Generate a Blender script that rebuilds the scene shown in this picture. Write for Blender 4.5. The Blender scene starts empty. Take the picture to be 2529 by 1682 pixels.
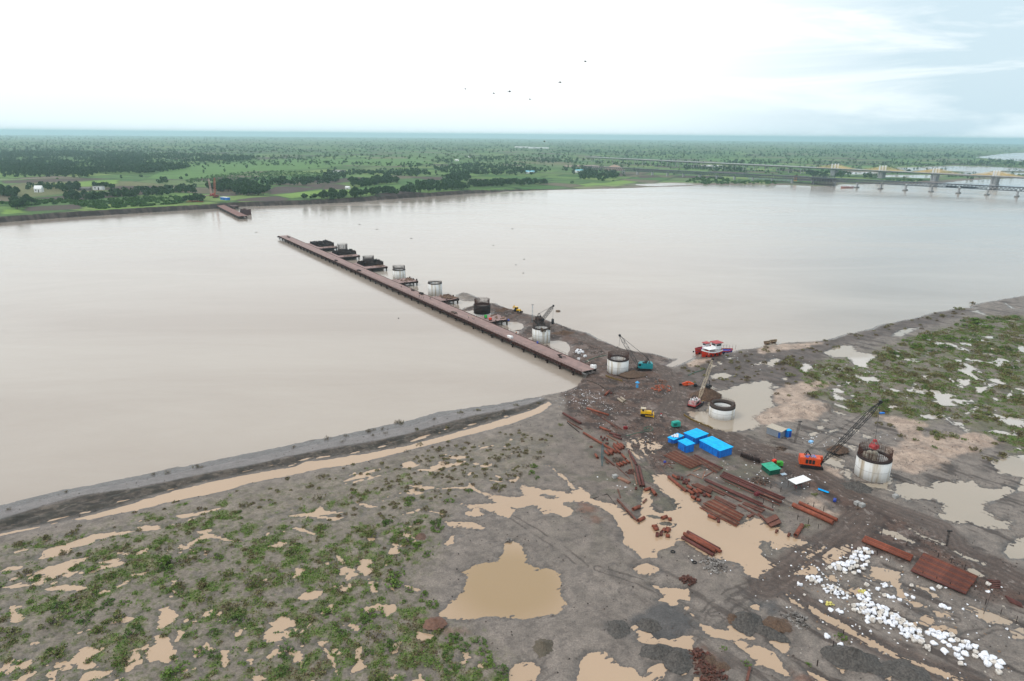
import bpy, math, random
import numpy as np
from mathutils import Vector, Matrix
random.seed(7)
SC = bpy.context.scene
COL = SC.collection
R = math.radians

# ------------------------------------------------------------------ camera
CAM_H = 104.0
FPX, CX, CY = 1686.0, 1264.5, 841.0
PITCH, ROLL = R(16.78), R(0.5)
cp, sp = math.cos(PITCH), math.sin(PITCH)
cr, sr = math.cos(ROLL), math.sin(ROLL)
cam = bpy.data.cameras.new('camera')
cam.sensor_width = 36.0
cam.lens = FPX / 2529.0 * 36.0
cam.clip_start, cam.clip_end = 0.5, 80000.0
cam_o = bpy.data.objects.new('camera', cam)
COL.objects.link(cam_o)
Fw = Vector((0, cp, -sp)); R0 = Vector((1, 0, 0)); U0 = Vector((0, sp, cp))
Rt = R0 * cr + U0 * sr
Up = R0 * -sr + U0 * cr
m3 = Matrix((Rt, Up, -Fw)).transposed()
cam_o.matrix_world = Matrix.Translation((0, 0, CAM_H)) @ m3.to_4x4()
SC.camera = cam_o

# ------------------------------------------------------------------ world and sun
W = bpy.data.worlds.new('World'); SC.world = W; W.use_nodes = True
nt = W.node_tree; nt.nodes.clear()
def nn(t, typ, **kw):
    n = t.nodes.new(typ)
    for k, v in kw.items():
        if k == 'inp':
            for a, b in v.items(): n.inputs[a].default_value = b
        else: setattr(n, k, v)
    return n
SUN_EL, SUN_AZ = R(52), R(250)
sky = nn(nt, 'ShaderNodeTexSky', sky_type='NISHITA', sun_disc=False, sun_elevation=SUN_EL, sun_rotation=SUN_AZ, altitude=100, air_density=1.2, dust_density=3.0)
bg1 = nn(nt, 'ShaderNodeBackground', inp={'Strength': 0.09})
nt.links.new(sky.outputs[0], bg1.inputs[0])
tc = nn(nt, 'ShaderNodeTexCoord')
sep = nn(nt, 'ShaderNodeSeparateXYZ'); nt.links.new(tc.outputs['Generated'], sep.inputs[0])
ramp = nn(nt, 'ShaderNodeValToRGB')
el = ramp.color_ramp.elements
el[0].position = 0.0; el[0].color = (0.80, 0.92, 0.97, 1)
el[1].position = 1.0; el[1].color = (1.08, 1.10, 1.12, 1)
for p_, c_ in ((0.03, (0.88, 0.97, 1.0, 1)), (0.07, (1.0, 1.05, 1.06, 1)), (0.13, (1.08, 1.10, 1.10, 1)), (0.35, (1.08, 1.09, 1.09, 1))):
    e = ramp.color_ramp.elements.new(p_); e.color = c_
nt.links.new(sep.outputs[2], ramp.inputs[0])
# thin blue-grey cloud bands, stretched along the horizon
mp = nn(nt, 'ShaderNodeMapping', inp={'Scale': (1.3, 1.3, 9.0), 'Location': (0.35, 0.1, 0.0)}); nt.links.new(tc.outputs['Generated'], mp.inputs[0])
nz = nn(nt, 'ShaderNodeTexNoise', inp={'Scale': 2.1, 'Detail': 6.0, 'Roughness': 0.58, 'Distortion': 0.4}); nt.links.new(mp.outputs[0], nz.inputs[0])
def wmath(op, a, b=None, c=None):
    n = nn(nt, 'ShaderNodeMath', operation=op)
    for i, v in enumerate((a, b, c)):
        if v is None: continue
        if isinstance(v, (int, float)): n.inputs[i].default_value = v
        else: nt.links.new(v, n.inputs[i])
    return n.outputs[0]
def wramp(v, a, b):
    n = nn(nt, 'ShaderNodeMapRange', inp={'From Min': a, 'From Max': b}); n.interpolation_type = 'SMOOTHSTEP'
    nt.links.new(v, n.inputs[0]); return n.outputs[0]
east = wramp(sep.outputs[0], 0.12, 0.66)            # clearer towards the east
lowup = wramp(sep.outputs[2], 0.30, 0.04)
cl = wmath('MULTIPLY', wramp(nz.outputs[0], 0.36, 0.62), wmath('ADD', wmath('MULTIPLY', east, 0.85), 0.07))
cl = wmath('ADD', cl, wmath('MULTIPLY', east, 0.26))
mixb = nn(nt, 'ShaderNodeMix', data_type='RGBA'); mixb.inputs[7].default_value = (0.50, 0.66, 0.75, 1)
nt.links.new(wmath('MINIMUM', cl, 0.85), mixb.inputs[0]); nt.links.new(ramp.outputs[0], mixb.inputs[6])
bg2 = nn(nt, 'ShaderNodeBackground', inp={'Strength': 1.0}); nt.links.new(mixb.outputs[2], bg2.inputs[0])
ms = nn(nt, 'ShaderNodeMixShader', inp={0: 0.94}); nt.links.new(bg1.outputs[0], ms.inputs[1]); nt.links.new(bg2.outputs[0], ms.inputs[2])
ow = nn(nt, 'ShaderNodeOutputWorld'); nt.links.new(ms.outputs[0], ow.inputs[0])

sun = bpy.data.lights.new('sun', 'SUN'); sun.energy = 1.0; sun.angle = R(18); sun.color = (1.0, 0.96, 0.90)
so = bpy.data.objects.new('sun', sun); COL.objects.link(so)
# sun_rotation is measured clockwise from +Y: the sun stands to the west-south-west, behind the camera on the left
sd_ = Vector((math.sin(SUN_AZ) * math.cos(SUN_EL), math.cos(SUN_AZ) * math.cos(SUN_EL), math.sin(SUN_EL)))
so.rotation_euler = sd_.to_track_quat('Z', 'Y').to_euler()
SC.view_settings.view_transform = 'Standard'; SC.view_settings.look = 'None'
SC.view_settings.exposure = 0.27; SC.view_settings.gamma = 1.0
SC.cycles.max_bounces = 5; SC.cycles.diffuse_bounces = 2; SC.cycles.glossy_bounces = 2
SC.cycles.transmission_bounces = 2; SC.cycles.volume_bounces = 1; SC.cycles.transparent_max_bounces = 6
SC.cycles.caustics_reflective = False; SC.cycles.caustics_refractive = False

# ------------------------------------------------------------------ where a thing stands
CR = dict(A=(0,300,.36047),B=(800,300,.38168),C=(1650,320,.37277),D=(660,560,.18660),E=(1000,680,.19508),F=(1380,760,.20356),
    G=(1360,980,.22957),H=(1820,940,.22957),I=(1600,1100,.21683),J=(1930,1260,.26909),K=(1450,1380,.25445),L=(1000,1100,.21204),
    M=(0,1240,.29686),N=(650,1240,.29686),Q=(0,950,.42409),R=(1900,720,.27419),T=(440,420,.12723),U=(0,400,.1866),
    V=(1950,380,.12723),W=(2229,380,.12723),X=(1640,1060,.0933),Y=(1400,1010,.10204),Z=(1700,840,.11026),O=(0,0,1.07252))
def vdir(k, u, v):
    x0, y0, s = CR[k]
    a = (x0 + u * s - CX) / FPX; b = (y0 + v * s - CY) / FPX
    a, b = a * cr + b * sr, -a * sr + b * cr
    return a, cp - b * sp, -sp - b * cp
def at(k, u, v, z=0.8):                       # survey of the site: plan position of a point at height z
    X, Y, Z = vdir(k, u, v); t = (z - CAM_H) / Z
    return Vector((X * t, Y * t, z))
def ray(k, u, v, Y0):                         # point of that sight line standing at northing Y0
    X, Y, Z = vdir(k, u, v); t = Y0 / Y
    return Vector((X * t, Y0, CAM_H + Z * t))
def P(s, z=0.8):
    """'J 1,2 3,4 K 5,6' -> list of plan points"""
    out, k = [], 'O'
    for w in s.split():
        if ',' in w:
            a, b = w.split(','); out.append(at(k, float(a), float(b), z))
        else: k = w
    return out

# ------------------------------------------------------------------ noise and polygon fields
def curve(r): return r * r / (2 * 7.4e6)              # the earth falls away towards the horizon
def hsh(ix, iy, seed):
    h = (ix.astype(np.int64) * 374761393 + iy.astype(np.int64) * 668265263 + seed * 974634777) & 0xFFFFFFFF
    h = ((h ^ (h >> 13)) * 1274126177) & 0xFFFFFFFF
    h = (h ^ (h >> 16)) & 0xFFFFFFFF
    return h.astype(np.float32) / np.float32(4294967295.0)
def vnoise(x, y, seed=0):
    ix = np.floor(x); iy = np.floor(y); fx = (x - ix).astype(np.float32); fy = (y - iy).astype(np.float32)
    ix = ix.astype(np.int64); iy = iy.astype(np.int64)
    fx = fx * fx * fx * (fx * (fx * 6 - 15) + 10); fy = fy * fy * fy * (fy * (fy * 6 - 15) + 10)
    a = hsh(ix, iy, seed); b = hsh(ix + 1, iy, seed); c = hsh(ix, iy + 1, seed); d = hsh(ix + 1, iy + 1, seed)
    return (a + (b - a) * fx) * (1 - fy) + (c + (d - c) * fx) * fy
def fbm(x, y, seed=0, octv=4, gain=0.5):
    s = np.zeros_like(x, dtype=np.float32); a = 1.0; t = 0.0
    for o in range(octv):
        s += a * vnoise(x * 2 ** o + o * 17.3, y * 2 ** o - o * 9.1, seed + o); t += a; a *= gain
    return s / t
def sstep(a, b, x):
    t = np.clip((x - a) / (b - a), 0, 1); return t * t * (3 - 2 * t)
def polysd(poly, x, y):
    """signed distance to a polygon, negative inside"""
    n = len(poly); d2 = np.full(x.shape, 1e18); ins = np.zeros(x.shape, bool)
    for i in range(n):
        ax, ay = poly[i][0], poly[i][1]; bx, by = poly[(i + 1) % n][0], poly[(i + 1) % n][1]
        ex, ey = bx - ax, by - ay; wx, wy = x - ax, y - ay
        t = np.clip((wx * ex + wy * ey) / (ex * ex + ey * ey + 1e-9), 0, 1)
        d2 = np.minimum(d2, (wx - ex * t) ** 2 + (wy - ey * t) ** 2)
        c = (ay <= y) != (by <= y)
        xi = ax + (y - ay) * ex / (ey if abs(ey) > 1e-9 else 1e-9)
        ins ^= c & (x < xi)
    d = np.sqrt(d2)
    return np.where(ins, -d, d)
def linesd(line, x, y):
    d2 = np.full(x.shape, 1e18)
    for i in range(len(line) - 1):
        ax, ay = line[i][0], line[i][1]; bx, by = line[i + 1][0], line[i + 1][1]
        ex, ey = bx - ax, by - ay; wx, wy = x - ax, y - ay
        t = np.clip((wx * ex + wy * ey) / (ex * ex + ey * ey + 1e-9), 0, 1)
        d2 = np.minimum(d2, (wx - ex * t) ** 2 + (wy - ey * t) ** 2)
    return np.sqrt(d2)
def near(poly, x, y, m):
    xs = [p[0] for p in poly]; ys = [p[1] for p in poly]
    return np.nonzero((x > min(xs) - m) & (x < max(xs) + m) & (y > min(ys) - m) & (y < max(ys) + m))[0]

# ------------------------------------------------------------------ materials
def lin(r, g, b):
    f = lambda c: c / 12.92 if c <= 0.04045 else ((c + 0.055) / 1.055) ** 2.4
    return (f(r / 255), f(g / 255), f(b / 255), 1)
def mat(name, c1, c2=None, rough=0.7, metal=0.0, scale=3.0, bump=0.0, detail=4.0, obj_coord=True, c3=None, spec=None, stretch=None):
    m = bpy.data.materials.new(name); m.use_nodes = True; t = m.node_tree
    b = t.nodes['Principled BSDF']; b.inputs['Roughness'].default_value = rough; b.inputs['Metallic'].default_value = metal
    if spec is not None: b.inputs['Specular IOR Level'].default_value = spec
    if c2 is None:
        b.inputs['Base Color'].default_value = c1; return m
    co = nn(t, 'ShaderNodeTexCoord' if obj_coord else 'ShaderNodeNewGeometry')
    src = co.outputs['Object'] if obj_coord else co.outputs['Position']
    if stretch:
        mpn = nn(t, 'ShaderNodeMapping', inp={'Scale': stretch}); t.links.new(src, mpn.inputs[0]); src = mpn.outputs[0]
    n = nn(t, 'ShaderNodeTexNoise', inp={'Scale': scale, 'Detail': detail, 'Roughness': 0.62}); t.links.new(src, n.inputs[0])
    rp = nn(t, 'ShaderNodeValToRGB'); e = rp.color_ramp.elements
    e[0].position = 0.34; e[0].color = c1; e[1].position = 0.66; e[1].color = c2
    if c3 is not None:
        x = rp.color_ramp.elements.new(0.78); x.color = c3
    t.links.new(n.outputs[0], rp.inputs[0]); t.links.new(rp.outputs[0], b.inputs['Base Color'])
    if bump:
        bm_ = nn(t, 'ShaderNodeBump', inp={'Strength': 1.0, 'Distance': bump}); t.links.new(n.outputs[0], bm_.inputs['Height']); t.links.new(bm_.outputs[0], b.inputs['Normal'])
    return m
def attr_mat(name, grain=2.2, amt=0.35, bump=0.08, rough=None, spec=None, coarse=0.15):
    """colour from the mesh's own 'Col' map (what the ground is made of) times fine grain"""
    m = bpy.data.materials.new(name); m.use_nodes = True; t = m.node_tree; b = t.nodes['Principled BSDF']
    a = nn(t, 'ShaderNodeAttribute', attribute_name='Col'); g = nn(t, 'ShaderNodeNewGeometry')
    n = nn(t, 'ShaderNodeTexNoise', inp={'Scale': grain, 'Detail': 5.0, 'Roughness': 0.7}); t.links.new(g.outputs['Position'], n.inputs[0])
    n2 = nn(t, 'ShaderNodeTexNoise', inp={'Scale': coarse, 'Detail': 4.0, 'Roughness': 0.6}); t.links.new(g.outputs['Position'], n2.inputs[0])
    mr = nn(t, 'ShaderNodeMapRange', inp={'From Min': 0.25, 'From Max': 0.75, 'To Min': 1 - amt, 'To Max': 1 + amt}); t.links.new(n.outputs[0], mr.inputs[0])
    mr2 = nn(t, 'ShaderNodeMapRange', inp={'From Min': 0.3, 'From Max': 0.7, 'To Min': 1 - amt * .5, 'To Max': 1 + amt * .5}); t.links.new(n2.outputs[0], mr2.inputs[0])
    mu = nn(t, 'ShaderNodeMath', operation='MULTIPLY'); t.links.new(mr.outputs[0], mu.inputs[0]); t.links.new(mr2.outputs[0], mu.inputs[1])
    sc = nn(t, 'ShaderNodeVectorMath', operation='SCALE'); t.links.new(a.outputs['Color'], sc.inputs[0]); t.links.new(mu.outputs[0], sc.inputs['Scale'])
    t.links.new(sc.outputs[0], b.inputs['Base Color'])
    if rough is None:
        t.links.new(a.outputs['Alpha'], b.inputs['Roughness'])
    else: b.inputs['Roughness'].default_value = rough
    if spec is not None: b.inputs['Specular IOR Level'].default_value = spec
    if bump:
        bm_ = nn(t, 'ShaderNodeBump', inp={'Strength': 1.0, 'Distance': bump}); t.links.new(n.outputs[0], bm_.inputs['Height']); t.links.new(bm_.outputs[0], b.inputs['Normal'])
    return m

# ------------------------------------------------------------------ mesh building
class MB:
    def __init__(s): s.v = []; s.f = []; s.sm = []
    def add(s, vs, fs, smooth=False):
        o = len(s.v); s.v += [tuple(v) for v in vs]; s.f += [tuple(i + o for i in f) for f in fs]; s.sm += [smooth] * len(fs); return s
    def box(s, c, d, rz=0.0, M=None, taper=1.0):
        x, y, z = d[0] / 2, d[1] / 2, d[2] / 2; vs = []
        for sz in (-1, 1):
            k = taper if sz > 0 else 1.0
            for sx, sy in ((-1, -1), (1, -1), (1, 1), (-1, 1)): vs.append(Vector((sx * x * k, sy * y * k, sz * z)))
        if M is None: M = Matrix.Rotation(rz, 3, 'Z')
        c = Vector(c); vs = [M @ v + c for v in vs]
        return s.add(vs, [(0, 3, 2, 1), (4, 5, 6, 7), (0, 1, 5, 4), (1, 2, 6, 5), (2, 3, 7, 6), (3, 0, 4, 7)])
    def frame(s, p, q):
        p, q = Vector(p), Vector(q); d = (q - p); L = d.length; d.normalize()
        a = Vector((0, 0, 1)) if abs(d.z) < 0.95 else Vector((1, 0, 0))
        sx = d.cross(a).normalized(); return p, q, d, sx, sx.cross(d).normalized(), L
    def bar(s, p, q, w, h=None):
        h = h or w; p, q, d, a, b, L = s.frame(p, q); vs = []
        for c in (p, q):
            for i, j in ((-1, -1), (1, -1), (1, 1), (-1, 1)): vs.append(c + a * (i * w / 2) + b * (j * h / 2))
        return s.add(vs, [(0, 3, 2, 1), (4, 5, 6, 7), (0, 1, 5, 4), (1, 2, 6, 5), (2, 3, 7, 6), (3, 0, 4, 7)])
    def tube(s, p, q, r, n=8, r2=None, cap=True):
        r2 = r if r2 is None else r2; p, q, d, a, b, L = s.frame(p, q); vs = []
        for c, rr in ((p, r), (q, r2)):
            for i in range(n):
                t = 2 * math.pi * i / n; vs.append(c + a * (math.cos(t) * rr) + b * (math.sin(t) * rr))
        fs = [(i, (i + 1) % n, n + (i + 1) % n, n + i) for i in range(n)]
        s.add(vs, fs, n > 4)
        if cap:
            s.add(vs[:n], [tuple(range(n))[::-1]]); s.add(vs[n:], [tuple(range(n))])
        return s
    def pipe(s, p, q, r, n=14, wall=0.07):
        p, q, d, a, b, L = s.frame(p, q); ri = r * (1 - wall); vs = []
        for c, rr in ((p, r), (q, r), (q, ri), (p, ri)):
            for i in range(n):
                t = 2 * math.pi * i / n; vs.append(c + a * (math.cos(t) * rr) + b * (math.sin(t) * rr))
        for k in range(4):
            o, o2 = k * n, ((k + 1) % 4) * n
            s.add(vs, [], False) if False else None
        base = len(s.v); s.v += [tuple(v) for v in vs]
        for k in range(4):
            o, o2 = k * n, ((k + 1) % 4) * n
            for i in range(n):
                s.f.append((base + o + i, base + o + (i + 1) % n, base + o2 + (i + 1) % n, base + o2 + i)); s.sm.append(k in (0, 2))
        return s
    def lathe(s, prof, n=24, c=(0, 0, 0), closed=False, smooth=True):
        vs = []; k = len(prof)
        for r, z in prof:
            for i in range(n):
                t = 2 * math.pi * i / n; vs.append((c[0] + r * math.cos(t), c[1] + r * math.sin(t), c[2] + z))
        fs = []
        for j in range(k if closed else k - 1):
            o, o2 = j * n, ((j + 1) % k) * n
            for i in range(n): fs.append((o + i, o + (i + 1) % n, o2 + (i + 1) % n, o2 + i))
        return s.add(vs, fs, smooth)
    def prism(s, pts, z0, z1):
        n = len(pts); vs = [(p[0], p[1], z0) for p in pts] + [(p[0], p[1], z1) for p in pts]
        return s.add(vs, [tuple(range(n))[::-1], tuple(range(n, 2 * n))] + [(i, (i + 1) % n, n + (i + 1) % n, n + i) for i in range(n)])
    def extrude(s, prof, axis_p, axis_q, side):
        """profile (a,b) swept from p to q; a along side, b along z"""
        p, q = Vector(axis_p), Vector(axis_q); side = Vector(side); n = len(prof); vs = []
        for c in (p, q):
            for a, b in prof: vs.append(c + side * a + Vector((0, 0, b)))
        return s.add(vs, [tuple(range(n))[::-1], tuple(range(n, 2 * n))] + [(i, (i + 1) % n, n + (i + 1) % n, n + i) for i in range(n)])
    def mesh(s, name, m):
        me = bpy.data.meshes.new(name); me.from_pydata(s.v, [], s.f)
        ms_ = m if isinstance(m, (list, tuple)) else [m]
        for x in ms_: me.materials.append(x)
        me.polygons.foreach_set('use_smooth', s.sm); me.update(); return me
    def build(s, name, m, parent=None, loc=(0, 0, 0), rz=0.0):
        o = bpy.data.objects.new(name, s.mesh(name, m)); COL.objects.link(o)
        o.location = loc; o.rotation_euler = (0, 0, rz)
        if parent is not None: o.parent = parent
        return o
def tag(o, label=None, cat=None, group=None, kind=None):
    if label: o['label'] = label
    if cat: o['category'] = cat; kind = kind or 'thing'
    if group: o['group'] = group
    if kind: o['kind'] = kind
    return o
def thing(name, label, cat, loc=(0, 0, 0), rz=0.0, group=None):
    o = bpy.data.objects.new(name, None); COL.objects.link(o); o.empty_display_size = 0.5
    o.location = loc; o.rotation_euler = (0, 0, rz); return tag(o, label, cat, group)
def dup(o, loc=None, rz=None, scale=None, label=None, parent=None):
    c = o.copy(); COL.objects.link(c)
    if parent is not None: c.parent = parent
    for ch in o.children: dup(ch, parent=c)
    if loc is not None: c.location = loc
    if rz is not None: c.rotation_euler = (0, 0, rz)
    if scale is not None: c.scale = scale if isinstance(scale, (tuple, list)) else (scale,) * 3
    if label: c['label'] = label
    return c
def np_mesh(name, verts, faces, m, cols=None, smooth=False, k=None, matidx=None):
    """big mesh from arrays; faces (n,k)"""
    me = bpy.data.meshes.new(name); k = faces.shape[1]; nv, nf = len(verts), len(faces)
    me.vertices.add(nv); me.vertices.foreach_set('co', np.ascontiguousarray(verts, np.float32).ravel())
    me.loops.add(nf * k); me.loops.foreach_set('vertex_index', np.ascontiguousarray(faces, np.int32).ravel())
    me.polygons.add(nf); me.polygons.foreach_set('loop_start', np.arange(0, nf * k, k, dtype=np.int32))
    if smooth: me.polygons.foreach_set('use_smooth', np.ones(nf, bool))
    for x in (m if isinstance(m, (list, tuple)) else [m]): me.materials.append(x)
    if matidx is not None: me.polygons.foreach_set('material_index', matidx.astype(np.int32))
    me.update(calc_edges=True)
    if cols is not None:
        a = me.attributes.new('Col', 'FLOAT_COLOR', 'POINT'); a.data.foreach_set('color', np.ascontiguousarray(cols, np.float32).ravel())
    o = bpy.data.objects.new(name, me); COL.objects.link(o); return o
# ------------------------------------------------------------------ the near bank: one ground sheet, water lying in its hollows
WL = 0.8                                      # level of the rain pools; the river stands at 0
def G(r, g, b, k=1.5):
    c = lin(r, g, b); return np.array([c[0] / k, c[1] / k, c[2] / k], np.float32)
SHORE_L = P('O -700,1317 -300,1230 0,1163 Q 300,630 500,590 700,553 1000,490 1300,430 1600,370 1900,308 2200,248 2358,214 O 1010,948 1130,933 1230,915 F 0,1030 120,990 205,955 280,870 312,848', 0.0)
SHORE_R = P('E 2330,1180 1880,940 1330,705 860,500 690,445 760,412 870,380 980,358 1085,352 1150,350 1200,385 1290,415 1400,440 1490,475 1650,510 1740,555 1900,600 2050,660 2200,690 2270,700 2290,730 2358,745 F 120,250 310,280 330,300 400,330 460,370 600,430 740,490 830,515 960,540 1090,550 1200,570 1240,590 1300,605 1360,618 1430,622 1390,650 1310,700 1370,722 1450,692 1520,668 1600,635 1640,606 1650,585 1720,560 2000,552 2100,540 2200,508 2358,495 R 120,466 380,452 540,430 610,405 740,375 860,350 930,330 1000,295 1120,280 1200,260 1300,240 1420,205 1480,190 1590,175 1690,150 1770,150 1830,160 1800,138 1900,105 2100,70 2294,38 O 2700,640 3300,560', 0.0)
LAND = SHORE_L + SHORE_R + [Vector((900, 0, 0)), Vector((0, -300, 0)), Vector((-900, 0, 0))]
TIP = P('E 620,275 650,245 700,228 760,222 850,248 930,285 980,312 900,322 830,328 720,326 650,300', 0.0)
POOLS0 = [P(s, 0.0) for s in (                # bays of the river between the trestle and the spit
    'E 600,400 690,440 700,455 790,450 870,510 900,540 1000,590 1060,600 1200,640 1330,705 1330,760 900,600',
    'E 1060,590 1290,590 1420,590 1480,610 1512,650 1480,685 1400,695 1340,712 1320,740 1100,640',
    'E 1355,722 1380,708 1440,706 1430,738 1400,745',
    'E 1530,805 1600,780 1840,828 1950,822 2040,845 2090,900 2100,940 2060,980 2065,1020 2130,1050 2200,1085 2255,1110 2230,1130 2000,1020 1890,960 1840,945 1870,935 1800,875 1720,890 1700,870',
    'E 780,460 880,440 1085,470 1090,490 1060,530 900,540 860,515')]
CH_UP = P('O -400,1340 Q 0,860 120,835 250,812 400,780 550,745 750,690 870,650 1000,615 1200,565 1400,525 1550,495 1700,475 1780,440 1900,430 2050,405 2130,395 2358,350 O 1080,985 1160,962 1230,940 1262,922', 0.8)
CH_LO = P('O -400,1365 Q 0,893 250,838 400,795 500,800 620,775 800,740 1000,690 1150,660 1380,610 1410,595 1560,560 1700,535 1850,500 2000,480 2150,450 2358,395 O 1110,997 1190,975 1250,952 1278,930', 0.8)
SC_UP = P('O -400,1315 Q 0,780 250,700 500,635 800,595 1000,555 1200,510 1500,455 1700,410 1900,370 2050,345 2150,330 2358,285 O 1090,955 1180,940 1240,922 1258,914', 1.9)
CHANNEL = CH_UP + CH_LO[::-1]
SCARP = SC_UP + CH_UP[::-1]
STRIP = SHORE_L[:-5] + SC_UP[::-1]
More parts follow.
